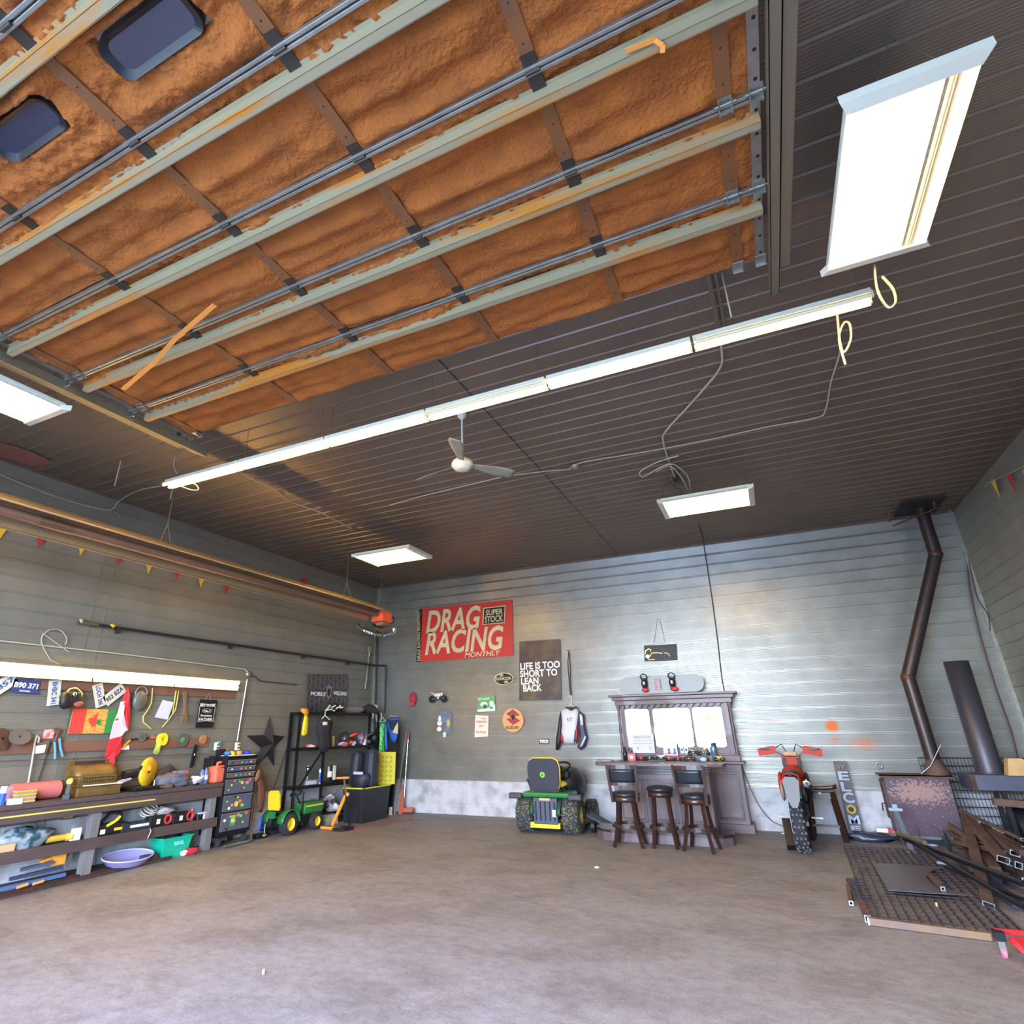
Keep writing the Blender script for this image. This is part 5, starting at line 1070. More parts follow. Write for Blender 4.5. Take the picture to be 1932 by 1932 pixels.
for r_ in range(2):
    for k in range(12): MB().cyl((.10+.02*r_, -.2+.036*k, .20-.035*r_), (.125+.02*r_, -.2+.036*k, .205-.035*r_), .010, n=8).build('key', CHROME, t)
MB().b2((.172, -.26, .035), (.178, .26, .085)).build('relief_band', BR, t); MB().b2((-.17, -.27, .2), (-.12, -.2, .40)).b2((-.17, .2, .2), (-.12, .27, .40)).build('display_post', BR, t); MB().b2((-.16, -.2, .34), (-.13, .2, .39)).build('display_frame', RUSTD, t)
MB().box((.19, .02, .125), (.03, .5, .012)).build('white_strip', WHITE, t)
# miter saw
p = onb(268, 1484, -7.80); t = thing('miter_saw', 'yellow and black miter saw on the bench', 'miter saw', p)
SY_ = mat('saw yellow', (230, 184, 40), .4)
MB().b2((-.16, -.22, 0), (.16, .22, .05)).build('base', BLACKM, t, bevel=.01)
MB().lathe([(.02, -.02), (.17, -.03), (.185, 0), (.17, .03), (.02, .02)], (-.02, .06, .22), (1, .45, 0), 28).build('blade_guard', SY_, t)
MB().bar((0, -.24, .20), (0, .06, .27), .07, .06).build('arm', SY_, t); MB().cyl((0, -.3, .20), (0, -.12, .22), .055).build('motor', BLACK, t); MB().bar((.02, -.05, .30), (.1, -.18, .26), .03, .03).build('handle', BLACK, t)
MB().bar((.05, -.38, .12), (.0, -.2, .16), .05, .03).build('pale_strap', mat('strap lilac', (190, 186, 214), .6), t); MB().cyl((.1, .1, .05), (.1, .1, .12), .012).build('clamp', STEEL, t)
# heap of clothes and oddments at right of the bench
def heap(name, label, cat, p, r, m, seed, lump=.7, n=16, extra=None):
    t = thing(name, label, cat, p); MB().sph((0, 0, r[2]*.75), r, n, lump=lump, seed=seed).build('cloth_fold', m, t)
    if extra: MB().sph((.05, .05, r[2]), (r[0]*.7, r[1]*.6, r[2]*.7), n, lump=lump, seed=seed+3).build('second_fold', extra, t)
    return t
heap('grey_jacket', 'grey hooded jacket heaped on the bench right of the saw', 'jacket', onb(322, 1480, -7.78), (.12, .26, .10), CLOTHG, 3, extra=mat('cloth slate', (92, 98, 118), .95))
heap('dark_rags', 'dark brown cloth heap behind the grey jacket', 'rags', onb(300, 1470, -7.97), (.08, .26, .15), mat('dark brown cloth', (62, 56, 52), .95), 5)
heap('brown_gloves', 'brown work gloves at the bench front under the jacket', 'gloves', onb(312, 1482, -7.67), (.05, .15, .03), mat('glove brown', (96, 80, 62), .9), 8, .4)
heap('dark_gear', 'dark green cloth with white patch beside the water bottle', 'cloth', onb(358, 1478, -7.76), (.09, .18, .07), mat('olive dark', (66, 64, 58), .95), 11, extra=mat('white patch', (205, 210, 225), .8))
p = onb(338, 1470, -7.80); tag(MB().box(p+V(0, 0, .17), (.1, .2, .06)).build('blue_box', mat('box light blue', (90, 150, 200), .5, var=((180, 90, 96), 9, .06))), 'light blue box on top of the clothes heap', 'box')
for x, lb, h_ in ((379, 'clear blue water bottle standing behind its twin', .2), (386, 'clear blue water bottle in front next to the fuel can', .22)):
    p = onb(x, 1477, -7.74); t = thing('water_bottle', lb, 'bottle', p, 0, 'water bottles on the bench'); MB().lathe([(0, 0), (.034, 0), (.036, .07), (.032, .08), (.036, .1), (.034, h_*.75), (.014, h_*.92), (.014, h_), (0, h_)], n=16).build('body', mat('bottle blue', (120, 140, 190), .1, trans=.3), t); MB().lathe([(.0365, .06), (.0375, .12)], n=16).build('label_band', mat('bottle label', (190, 205, 240), .4), t)
FC = mat('fuel can red', (218, 110, 84), .55)
p = onb(411, 1474, -7.76); t = thing('fuel_can', 'faded red plastic fuel can at the right end of the bench', 'fuel can', p, .08)
MB().b2((-.09, -.15, 0), (.09, .15, .21)).build('body', FC, t, bevel=.03); MB().grid(lambda u, v: V((v-.5)*.17, -.14+.28*u, .21+.035*u), 6, 3).build('shoulder', FC, t, solid=.02)
MB().tube([(0, -.07, .19), (0, -.05, .27), (0, .08, .285), (0, .11, .22)], .02, 8).build('handle', FC, t); MB().cyl((0, .13, .22), (0, .15, .27), .022).build('neck', FC, t)
t = thing('black_case', 'black case with white flame mark standing behind the fuel can', 'box', onb(405, 1462, -7.95)); MB().b2((-.1, -.16, 0), (.1, .16, .34)).build('case', BLK, t, bevel=.01); MB().prism([(-.015, -.02), (.015, -.02), (.02, .03), (0, .045)], 0, .003, lfr(V(.101, -.03, .17))).build('white_flame_mark', WHITEP, t)
MB().b2((-.04, .0, .34), (.06, .1, .46)).build('cup', BLK, t)
# lower shelf and floor-under items
def lows(x, X=-7.80, z=.40): return V(X, L(x, 1560, X).y, z)
def lf_on(x, y, X, z): p = L(x, y, X); return V(X, p.y, z)
heap('power_tools', 'pile of teal and white power tools on the lower shelf at the left', 'power tools', lf_on(40, 1600, -7.78, .40), (.12, .3, .12), mat('tool teal', (44, 76, 88), .5, var=((150, 160, 170), 9, .08)), 20, .6)
tag(MB().box(lf_on(10, 1600, -7.68, .44), (.06, .16, .08)).build('cardboard_box', CARD), 'open cardboard box at the left end of the lower shelf', 'box')
t = thing('angle_grinder', 'yellow corded angle grinder with white guard on the lower shelf', 'grinder', lf_on(110, 1585, -7.74, .40)); MB().cyl((0, -.14, .05), (0, .08, .05), .035).build('body', mat('grinder yellow', (206, 168, 64), .5), t); MB().cyl((.0, .08, .05), (.03, .14, .05), .045).build('head', mat('grinder yellow', (206, 168, 64)), t); MB().box((.05, .16, .07), (.01, .12, .13)).build('white_guard', WHITE, t); MB().tube([(0, -.14, .05), (0, -.25, .1), (-.02, -.28, .25), (0, -.22, .3), (.02, -.2, .22), (0, -.28, .1), (0, -.35, .03)], .008, 6).build('cord', BLACK, t)
t = thing('power_saw', 'black and yellow handled power tool on the lower shelf', 'power saw', lf_on(205, 1570, -7.76, .40)); MB().b2((-.08, -.22, 0), (.08, .2, .13)).build('body', BLACK, t, bevel=.03); MB().tube([(0, -.15, .12), (0, -.02, .25), (0, .12, .22), (0, .15, .1)], .022, 7).build('handle', BLACK, t)
MB().bar((.085, -.1, .11), (.085, .0, .15), .03, .012, (1, 0, 0)).bar((.085, .0, .15), (.085, .06, .2), .03, .012, (1, 0, 0)).build('yellow_stripe', YEL, t); MB().box((.085, .06, .06), (.01, .1, .03)).build('yellow_label', YEL, t); MB().box((.085, -.14, .05), (.01, .06, .05)).build('white_label', WHITE, t)
t = thing('ratchet_case', 'dark blue tool case with white lettering strip on the lower shelf', 'tool case', lf_on(258, 1562, -7.74, .40)); MB().b2((-.07, -.26, 0), (.07, .22, .10)).build('case', mat('case blue black', (40, 46, 60), .5), t, bevel=.01); MB().box((.075, -.02, .06), (.006, .26, .03)).build('white_strip', WHITE, t)
for x, lb in ((288, 'red and black tool case, left of the pair'), (330, 'red and black tool case with white arrow, right of the pair')):
    t = thing('tool_case', lb, 'tool case', lf_on(x+6, 1558, -7.72, .40), 0, 'red and black tool cases'); MB().b2((-.06, -.15, 0), (.06, .15, .14)).build('case', BLACK, t, bevel=.02); MB().ring((.05, .13, .08), .05, .018, (1, 0, 0)).build('red_end', mat('case red', (206, 50, 50), .5), t); MB().box((.062, -.02, .07), (.005, .05, .06)).build('white_mark', WHITE, t)
a = MB()
for k in range(7): a.ring(lf_on(275+k*2, 1530, -7.85, .56)+V(0, 0, .012*k), .07+.01*(k % 3), .009, (.6, .3*(k % 2), 1))
tag(a.build('coiled_rope', mat('rope pale', (196, 190, 180), .8)), 'coil of pale rope on top of the tool cases', 'rope')
heap('white_rags', 'off white rags stuffed on the shelf above the red cases', 'rags', lf_on(310, 1530, -7.85, .52), (.08, .14, .06), mat('rag white', (186, 180, 172), .9), 31)
t = thing('jar', 'clear glass jar on the lower shelf near the bench leg', 'jar', lf_on(360, 1548, -7.72, .40)); MB().lathe([(0, 0), (.035, 0), (.035, .1), (.025, .12), (.025, .14), (0, .14)], n=16).build('glass', GL, t); MB().cyl((0, 0, .14), (0, 0, .155), .027).build('lid', ALU, t)
tag(MB().box(lf_on(385, 1538, -7.74, .485), (.1, .24, .02)).build('magazine', mat('magazine lilac', (196, 190, 214), .6)), 'pale magazine lying on cans at the end of the lower shelf', 'magazine')
for k, dy in enumerate((-.08, .05)): tag(MB().cyl(lf_on(382, 1538, -7.74, .40)+V(0, dy, 0), lf_on(382, 1538, -7.74, .474)+V(0, dy, 0), .033).build('tin_can', WHITE if k else BLACK), ('white tin can' if k else 'dark tin can')+' under the pale magazine', 'can')
tag(MB().tube([lf_on(283, 1560, -7.60, .42), lf_on(285, 1568, -7.59, .38), lf_on(279, 1580, -7.59, .30)], .01, 6).build('g_clamp', STEEL), 'bright steel clamp hanging on the lower shelf beam', 'clamp')
# outlet under bench
c = lf(127, 1538, .04); t = thing('double_outlet', 'beige double outlet box under the bench top', 'outlet', c); MB().box((0, 0, 0), (.05, .16, .09)).build('box', ALU, t); [MB().box((.027, s*.03, 0), (.006, .045, .06)).build('socket', CARD, t) for s in (-1, 1)]
# on the floor under the bench
t = thing('green_bin', 'bright green plastic recycling bin under the bench', 'bin', lf_on(320, 1607, -7.76, 0)); GB = mat('bin green', (20, 176, 140), .45)
def tapbox(mb, w0, d0, w1, d1, h, th=.01, z0=0):
    o = [(-1, -1), (1, -1), (1, 1), (-1, 1)]
    a_ = [V(x*w0/2, y*d0/2, z0) for x, y in o]; b_ = [V(x*w1/2, y*d1/2, z0+h) for x, y in o]; c_ = [V(x*(w1/2-th), y*(d1/2-th), z0+h) for x, y in o]; d_ = [V(x*(w0/2-th), y*(d0/2-th), z0+th) for x, y in o]
    return mb.add(a_+b_+c_+d_, [(0, 3, 2, 1), (12, 13, 14, 15)]+[(4*k+i, 4*k+(i+1) % 4, 4*k+4+(i+1) % 4, 4*k+4+i) for k in range(3) for i in range(4)])
tapbox(MB(), .22, .36, .28, .46, .25).build('tub', GB, t); MB().b2((.125, -.24, .235), (.155, .24, .25)).b2((-.155, -.24, .235), (-.125, .24, .25)).build('rim', GB, t)
text('BIXEL', fr(V(.142, .02, .17), (0, 1, 0), (-.1, 0, 1)), .16, .045, mat('bin print', (130, 220, 240), .5), t, 0, .05, world=False)
heap('bin_contents', 'dark cables and grey clamps inside the green bin', 'cables', lf_on(320, 1607, -7.76, .14), (.09, .15, .09), BLACK, 44, .8)
tag(MB().b2((-7.70, L(288, 1600, -7.6).y-.1, 0), (-7.62, L(288, 1600, -7.6).y+.12, .1)).build('dark_brick', mat('dark slate', (62, 58, 72), .8), bevel=.008), 'dark block in front of the green bin', 'block')
p = lf_on(358, 1608, -7.60, .0); t = thing('red_white_bag', 'small red and white plastic bag on the floor by the bin', 'bag', p); MB().sph((0, 0, .04), (.05, .14, .045), 14, lump=.5, seed=3).build('red_bag', mat('bag red', (200, 56, 66), .4), t); MB().sph((.01, -.1, .04), (.04, .06, .035), 10, lump=.4).build('white_end', WHITE, t)
t = thing('plastic_dish', 'wide lilac plastic dish lying on the floor under the bench', 'dish', lf_on(240, 1625, -7.68, .06)); SD = mat('dish lilac', (156, 150, 196), .4)
MB().lathe([(0, -.04), (.18, -.035), (.27, 0), (.33, .07), (.34, .075), (.325, .065), (.26, .01), (.17, -.02), (0, -.025)], (0, 0, 0), (.12, 0, 1), 36).build('dish_body', SD, t); MB().ring((.008, 0, .072), .33, .008, (.12, 0, 1), 36).build('pale_rim', mat('rim pale', (200, 196, 226), .4), t); t.scale = (.62, 1, 1)
# yellow and blue levels / tools lying left
TOOLS = [((0, 1668), (122, 1650), .06, .05, 'blue steel level lying in front under the bench', mat('level blue', (86, 120, 170), .4, .3)), ((20, 1655), (118, 1632), .05, .13, 'dark blue steel bar behind the blue level', mat('bar navy', (50, 60, 92), .5)), ((40, 1640), (100, 1625), .05, .2, 'slate grey bar clamp on top of the bars', mat('bar slate', (70, 76, 96), .5))]
for (x0, y0), (x1, y1), w_, z_, lb, m in TOOLS:
    tag(MB().bar(lf_on(x0, y0, -7.70, z_), lf_on(x1, y1, -7.68, z_+.02), .05, w_*.6).build('steel_bar', m), lb, 'bar', 'bars under the bench')
t = thing('bar_clamp', 'yellow headed bar clamp lying under the bench', 'clamp', lf_on(108, 1635, -7.72, .22)); CYE = mat('clamp yellow', (226, 150, 50), .5)
MB().b2((-.03, -.07, -.04), (.03, .06, .06)).bar((0, -.06, .05), (0, -.2, .02), .04, .03).build('clamp_head', CYE, t); MB().bar((.02, .1, -.08), (.02, .12, .08), .02, .03).build('steel_jaw', STEEL, t)
for (x0, y0), (x1, y1), lb in (((32, 1676), (50, 1671), 'orange handle in front, left of the pair'), ((62, 1670), (82, 1662), 'orange handle in front, right of the pair'), ((40, 1651), (58, 1644), 'orange handle lying on the blue bars')):
    tag(MB().cyl(lf_on(x0, y0, -7.62, .05), lf_on(x1, y1, -7.62, .06), .016, n=8).build('wood_chisel', mat('handle orange', (226, 150, 84), .5)), lb, 'chisel', 'orange handled chisels')
tag(MB().bar((-7.50, 3.0, .02), (-7.60, 6.3, .02), .05, .03).bar((-7.44, 3.0, .015), (-7.56, 5.6, .015), .04, .02).build('angle_iron', RUSTD), 'long dark angle irons on the floor in front of the bench', 'angle iron')

# ---- tool chest at the bench end
CX0, CX1, CY0, CY1 = -8.03, -7.62, 7.08, 7.70
t = thing('tool_chest', 'tall grey rolling tool chest covered with stickers', 'tool chest', ((CX0+CX1)/2, (CY0+CY1)/2, 0))
MB().b2((CX0, CY0, .15), (CX1-.015, CY1, 1.20)).build('cabinet', BLACKM, t, world=True, bevel=.006)
MB().b2((CX0, CY0, 1.20), (CX1, CY1, 1.225)).build('top_tray', BLACKM, t, world=True)
dz = [(1.10, 1.17), (1.01, 1.08), (.92, .99), (.70, .90), (.46, .68), (.20, .44)]
DRW = mat('drawer grey', (104, 108, 118), .4, .4)
SC_ = [mat('sticker %d' % i, c_, .5) for i, c_ in enumerate(((240, 240, 236), (214, 60, 70), (232, 200, 60), (60, 90, 190), (120, 210, 90), (230, 130, 170), (40, 38, 44), (190, 150, 90), (90, 150, 210), (230, 120, 60)))]
rnd = random.Random(4)
for i, (z0, z1) in enumerate(dz):
    d = MB().b2((CX1-.014, CY0+.02, z0), (CX1, CY1-.04, z1)).build('drawer', DRW, t, world=True, bevel=.004)
    MB().b2((CX1-.0, CY0+.02, z1-.014), (CX1+.014, CY1-.04, z1)).build('handle_rail', mat('drawer rail', (170, 160, 150), .35, .7), d, world=True)
    nst = 5 if i < 3 else 9
    for k in range(nst):
        yy = CY0+.06+(CY1-CY0-.16)*(k+.5)/nst; zz = z0+.02+(z1-z0-.045)*(.5 if i < 3 else rnd.random()); r_ = .018 if i < 3 else rnd.uniform(.018, .034); n_ = rnd.choice((4, 12, 12, 5)); a_ = rnd.random()*3
        sh = [(r_*math.cos(2*PI*j/n_+a_)*(1.3 if n_ == 4 else 1), r_*math.sin(2*PI*j/n_+a_)*.8) for j in range(n_)]
        MB().prism(sh, 0, .0015, lfr(V(CX1+.0005, yy, zz))).build('sticker', SC_[rnd.randrange(10)], d, world=True)
    if i == 5:
        for dy in (-.03, 0, .03): MB().prism([(-.008, .07), (.01, .075), (.004, -.02), (.012, -.075), (-.004, -.04), (-.008, .0)], 0, .003, lfr(V(CX1+.002, CY0+.24+dy, .33), -8)).build('green_claw_sticker', mat('claw green', (140, 220, 60), .5), d, world=True)
    if i == 4: MB().prism([(.038*math.cos(j*PI/9), .038*math.sin(j*PI/9)) for j in range(18)], 0, .003, lfr(V(CX1+.002, CY0+.27, .55))).build('yellow_sticker', SC_[2], d, world=True)
for (a_, b_) in ((CX1-.06, CY0+.06), (CX1-.06, CY1-.06), (CX0+.06, CY0+.06), (CX0+.06, CY1-.06)): MB().cyl((a_, b_-.015, .06), (a_, b_+.015, .06), .055).build('caster', RUB, t, world=True); 
MB().b2((CX0+.02, CY0+.03, .12), (CX1-.03, CY1-.03, .15)).build('underframe', BLACKM, t, world=True)
for x, m, lb, nm in ((405, BLUE, 'blue bottle cap tool on the tool chest', 'blue_tool'), (437, YEL, 'yellow tube on top of the tool chest', 'yellow_tube'), (450, mat('tan tin', (190, 140, 110), .5), 'tan tin on top of the tool chest', 'tan_tin'), (465, mat('deep blue rag', (40, 60, 180), .7), 'deep blue rag hanging over the chest top', 'blue_rag'), (428, mat('pale blue tool', (60, 110, 190), .5), 'light blue tool on top of the chest', 'light_blue_tool')):
    if x == 405: continue
    c = L(x, 1428, -7.75); tag(MB().sph((-7.75, c.y, 1.225+.035), (.06, .05, .034), 12, lump=.5, seed=x).build(nm, m), lb, 'tool')
a = MB().b2((CX0+.1, CY0+.1, 1.226), (CX1-.02, CY1-.05, 1.236)); tag(a.build('white_ruler', WHITE), 'white sheet lying on the tool chest top', 'sheet')
# jacket hung at chest side
t = thing('work_coat', 'brown work coat hung on the side of the tool chest', 'coat', (-7.72, 7.85, .9)); BC = mat('coat brown', (104, 66, 52), .95, bump=(14, .4))
def lclo(pts, X, m, nm, parent, th=.05):
    mb = MB(); n = len(pts); cx = sum(p[0] for p in pts)/n; cy = sum(p[1] for p in pts)/n; vs = [L(cx, cy, X+th)]+[L(cx+(x-cx)*.7, cy+(y-cy)*.85, X+th*.8) for x, y in pts]+[L(x, y, X) for x, y in pts]
    mb.add(vs, [(0, 1+i, 1+(i+1) % n) for i in range(n)]+[(1+i, 1+n+i, 1+n+(i+1) % n, 1+(i+1) % n) for i in range(n)], 0, True); return mb.build(nm, m, parent, world=True, solid=.01)
lclo([(490, 1446), (495, 1462), (502, 1485), (499, 1510), (494, 1532), (487, 1532), (485, 1510), (486, 1480), (480, 1470), (485, 1452)], -7.72, BC, 'coat_body', t)
lclo([(488, 1450), (493, 1456), (489, 1470), (482, 1476), (479, 1472), (484, 1458)], -7.66, mat('coat tan', (140, 96, 76), .95), 'sleeve', t)
t = thing('blue_round_tool', 'blue disc on a black base beside the tool chest', 'tool', (-7.66, 7.95, 0)); MB().lathe([(0, 0), (.11, 0), (.11, .02), (0, .02)], (0, 0, .2), (1, .6, 0), 24).build('blue_disc', BLUE, t); MB().b2((-.06, -.1, 0), (.06, .12, .07)).build('black_base', BLACKM, t, bevel=.01); MB().cyl((.05, .05, .05), (.05, .05, .2), .01).build('steel_post', STEEL, t); MB().sph((.06, .05, .04), (.03, .05, .02), 8).build('yellow_foot', DYEL, t)
tag(MB().tube([(-7.50, 7.1, .025), (-7.50, 7.55, .025), (-7.56, 7.68, .03), (-7.62, 7.72, .1)], .022, 8).build('steel_bent_pipe', STEEL), 'bent shiny pipe on the floor below the tool chest', 'pipe')
# ================================================================ RACK, TOTE, KID TRACTOR (left back corner)
RA = Vector((-7.75, 8.77, 0)); RXv = Vector((.25, 2.13, 0)).normalized(); RYv = Vector((-RXv.y, RXv.x, 0)); RL, RD = 2.14, .28
def RP(x, y, dep=0):                         # point seen at a pixel on the rack plane, dep metres behind its front
    d = ray(x, y); o = RA+RYv*dep; tt = (o-V(0, 0, CAMH)).dot(RYv)/d.dot(RYv); return V(0, 0, CAMH)+d*tt
def RLoc(x, y, dep=0): p = RP(x, y, dep)-RA; return V(p.dot(RXv), dep, p.z)
RZ = math.atan2(RXv.y, RXv.x)
z2 = RP(660, 1407).z; z3 = RP(600, 1480).z
t = thing('storage_rack', 'black steel storage rack standing across the left back corner', 'rack', RA, RZ)
XM = RLoc(606, 1500).x
for x in (0, XM, RL):
    MB().b2((x-.02, 0, 0), (x+.02, .04, 1.9)).build('post', BLACKM, t)
    if x != XM: MB().b2((x-.02, RD-.04, 0), (x+.02, RD, 1.9)).build('post', BLACKM, t)
for z, nm in ((1.9, 'top_shelf'), (z2, 'shelf'), (z3, 'shelf'), (.18, 'shelf')): MB().b2((-.02 if z > .2 else XM, 0, z-.05), (RL+.02, RD, z)).build(nm, BLACKM, t, bevel=.003)
MB().bar((XM, -.01, z2), (.05, -.01, z3-.05), .03, .02, (0, 1, 0)).build('brace', BLACKM, t)
hp_ = lambda x, y: hit(x, y, 1, 11.1)
tag(MB().quad([hp_(706, 1374), hp_(753, 1376), hp_(738, 1541), hp_(706, 1544)], (0, -1, 0), .02).build('black_board', BLK), 'black sheet standing against the back wall behind the yellow lid', 'board')
def on_rack(x, y, dep, z): p = RLoc(x, y, dep); return RA+RXv*p.x+RYv*dep+V(0, 0, z)
# helmets and things on middle shelf
def helmet(p, rz, m, m2, lab, s=1.0):
    t = thing('motocross_helmet', lab, 'helmet', p, rz, 'helmets on the rack')
    MB().sph((0, 0, .13*s), (.13*s, .12*s, .13*s), 18, lump=.1).build('shell', m, t); MB().sph((.02, -.12*s, .06*s), (.06*s, .07*s, .045*s), 10).build('chin_bar', m2, t)
    MB().grid(lambda u, v: V((u-.5)*.18*s, -(.08+.15*v)*s, (.20+.05*v-.04*(2*u-1)**2)*s), 6, 3).build('peak', m2, t, solid=.008); MB().sph((0, -.085*s, .13*s), (.085*s, .05*s, .045*s), 10).build('eye_opening', BLACK, t); return t
OR2 = mat('helmet orange', (226, 74, 50), .35)
helmet(on_rack(650, 1400, .14, z2), RZ+.9, mat('helmet dark', (54, 50, 56), .3), OR2, 'dark helmet with orange peak on the rack middle shelf')
helmet(on_rack(683, 1400, .14, z2), RZ+.7, mat('helmet grey pink', (170, 140, 156), .35, var=((70, 64, 84), 14, .1)), NV, 'pale patterned helmet on the middle of the rack shelf')
helmet(on_rack(706, 1400, .14, z2), RZ+.7, BLACK, BLACK, 'glossy black helmet at the right end of the rack shelf')
tag(MB().b2((-.03, -.03, 0), (.03, .03, .18)).build('tan_box', CARD), 'narrow tan box beside the orange peaked helmet', 'box').location = on_rack(627, 1400, .1, z2)
tag(MB().b2((-.025, -.02, 0), (.025, .02, .11)).build('white_case', WHITE), 'small white case in front of the pale helmet', 'case').location = on_rack(688, 1405, .04, z2)
heap('striped_gloves', 'white and red gloves lying in front of the orange helmet', 'gloves', on_rack(648, 1402, .05, z2), (.12, .06, .04), mat('glove white', (205, 195, 205), .8, var=((190, 60, 70), 12, .1)), 51, .6)
heap('blue_pads', 'blue knee pads on the rack shelf between the helmets', 'pads', on_rack(667, 1404, .05, z2), (.06, .05, .05), mat('pad blue', (60, 96, 160), .7, var=((190, 195, 210), 14, .08)), 53, .4)
heap('red_tools', 'red and tan hand tools at the left end of the rack shelf', 'hand tools', on_rack(585, 1406, .1, z2), (.12, .05, .03), mat('tool red tan', (170, 90, 84), .6, var=((205, 175, 150), 12, .1)), 55, .5)
# top of rack
heap('grey_duffel', 'grey cloth bag on top of the rack', 'bag', on_rack(664, 1345, .15, 1.9), (.26, .14, .09), mat('bag grey brown', (96, 88, 80), .95), 61, .4)
heap('dark_coat_pile', 'dark clothes pile at the right end of the rack top', 'clothes', on_rack(695, 1345, .15, 1.9), (.2, .14, .09), CLOTHK, 63, .6)
t = thing('body_armour', 'white and black motocross body armour on top of the rack', 'armour', on_rack(622, 1342, .12, 1.9), RZ); MB().sph((0, 0, .1), (.24, .12, .1), 16, lump=.6, seed=9).build('black_padding', CLOTHK, t)
for k in range(6): MB().bar((-.2+.07*k, -.1, .03+.03*(k % 3)), (-.12+.07*k, -.12, .13-.03*(k % 2)), .035, .02).build('white_plate', WHITE, t)
heap('cream_hat', 'cream hat above the right end of the rack', 'cap', on_rack(708, 1338, .1, 1.99), (.06, .05, .05), mat('cap cream', (190, 180, 165), .8), 67, .2)
# hanging on front
def rcl(pts, dep, m, nm, parent, th=.06):
    mb = MB(); n = len(pts); cx = sum(p[0] for p in pts)/n; cy = sum(p[1] for p in pts)/n
    vs = [RP(cx, cy, dep-th)]+[RP(cx+(x-cx)*.7, cy+(y-cy)*.85, dep-th*.8) for x, y in pts]+[RP(x, y, dep) for x, y in pts]
    mb.add(vs, [(0, 1+i, 1+(i+1) % n) for i in range(n)]+[(1+i, 1+n+i, 1+n+(i+1) % n, 1+(i+1) % n) for i in range(n)], 0, True); return mb.build(nm, m, parent, world=True, solid=.01)
t = thing('chest_protector', 'charcoal padded vest on a white hanger on the rack front', 'vest', RP(610, 1380, -.06), 0)
rcl([(603, 1356), (612, 1352), (622, 1357), (628, 1362), (624, 1380), (624, 1405), (612, 1415), (600, 1412), (600, 1392), (597, 1380), (599, 1362)], -.04, CLOTHK, 'vest_body', t); rcl([(609, 1362), (618, 1362), (618, 1368), (609, 1368)], -.11, WHITE, 'white_label', t, .01)
rcl([(600, 1385), (624, 1385), (626, 1410), (612, 1421), (602, 1414)], -.07, mat('vest dark', (34, 32, 36), .8), 'lower_pad', t, .05)
hg = thing('coat_hanger', 'white plastic hanger holding the charcoal vest', 'hanger', RP(613, 1350, -.06)); MB().tube([RP(630, 1342, -.08), RP(626, 1338, -.08), RP(614, 1341, -.08), RP(613, 1350, -.08)], .009, 6).tube([RP(607, 1356, -.08), RP(613, 1350, -.08), RP(622, 1358, -.08)], .011, 6).build('hanger_bar', WHITE, hg, world=True)
t = thing('shin_guard', 'yellow hockey style guard hanging at the left rack post', 'shin guard', RP(574, 1360, -.03)); rcl([(575, 1346), (581, 1350), (582, 1362), (580, 1385), (573, 1390), (568, 1387), (571, 1365)], -.03, mat('guard yellow', (236, 206, 40), .5), 'yellow_plate', t, .05); rcl([(567, 1337), (580, 1336), (583, 1345), (580, 1352), (574, 1348), (568, 1343)], -.04, mat('guard orange', (226, 150, 40), .5), 'orange_top', t, .05)
t = thing('green_jersey', 'neon green and blue motocross jersey hanging on the rack', 'jersey', RP(723, 1385, -.05)); rcl([(719, 1364), (726, 1362), (727, 1380), (724, 1400), (727, 1420), (720, 1425), (714, 1420), (716, 1395), (716, 1375)], -.05, mat('neon green', (130, 230, 90), .7, var=((40, 150, 110), 16, .08, (1, 1, 3))), 'green_half', t); rcl([(727, 1362), (731, 1372), (731, 1395), (732, 1412), (728, 1420), (725, 1400), (727, 1380)], -.04, mat('jersey blue', (50, 120, 210), .7), 'blue_half', t)
def ycl(pts, dep, m, nm, parent, th=.06):
    mb = MB(); n = len(pts); cx = sum(p[0] for p in pts)/n; cy = sum(p[1] for p in pts)/n; g_ = lambda x, y, d: hit(x, y, 1, 10.95+d)
    vs = [g_(cx, cy, dep-th)]+[g_(cx+(x-cx)*.7, cy+(y-cy)*.85, dep-th*.8) for x, y in pts]+[g_(x, y, dep) for x, y in pts]
    mb.add(vs, [(0, 1+i, 1+(i+1) % n) for i in range(n)]+[(1+i, 1+n+i, 1+n+(i+1) % n, 1+(i+1) % n) for i in range(n)], 0, True); return mb.build(nm, m, parent, world=True, solid=.01)
t = thing('blue_jersey', 'blue black and cream jersey hanging right of the neon one', 'jersey', RP(743, 1375, 0)); ycl([(733, 1356), (751, 1353), (752, 1375), (750, 1392), (746, 1402), (738, 1398), (733, 1380), (728, 1365)], 0, mat('jersey deep blue', (40, 90, 180), .7), 'body', t); ycl([(733, 1360), (750, 1358), (744, 1378), (736, 1376)], -.06, CLOTHK, 'black_chest', t, .02); ycl([(751, 1362), (751, 1385), (739, 1382)], -.065, mat('jersey cream', (190, 190, 160), .7), 'cream_panel', t, .02)
for pts, lb in ((((719, 1345), (720, 1355), (716, 1362), (727, 1361), (722, 1353)), 'white wire hanger above the neon jersey'), (((735, 1350), (750, 1352), (751, 1356)), 'white hanger above the blue jersey')):
    hg = thing('coat_hanger', lb, 'hanger', RP(*pts[0], -.08)); MB().tube([RP(x, y, -.08) for x, y in pts], .009, 6).build('hanger_bar', WHITE, hg, world=True)
t = thing('silver_gloves', 'pair of silver grey gloves hanging at the rack top right', 'gloves', RP(708, 1350, -.04)); rcl([(702, 1345), (706, 1346), (706, 1356), (702, 1358)], -.04, mat('glove silver', (130, 130, 140), .7), 'glove', t); rcl([(708, 1345), (712, 1350), (713, 1362), (709, 1362)], -.04, mat('glove silver', (130, 130, 140)), 'glove', t)
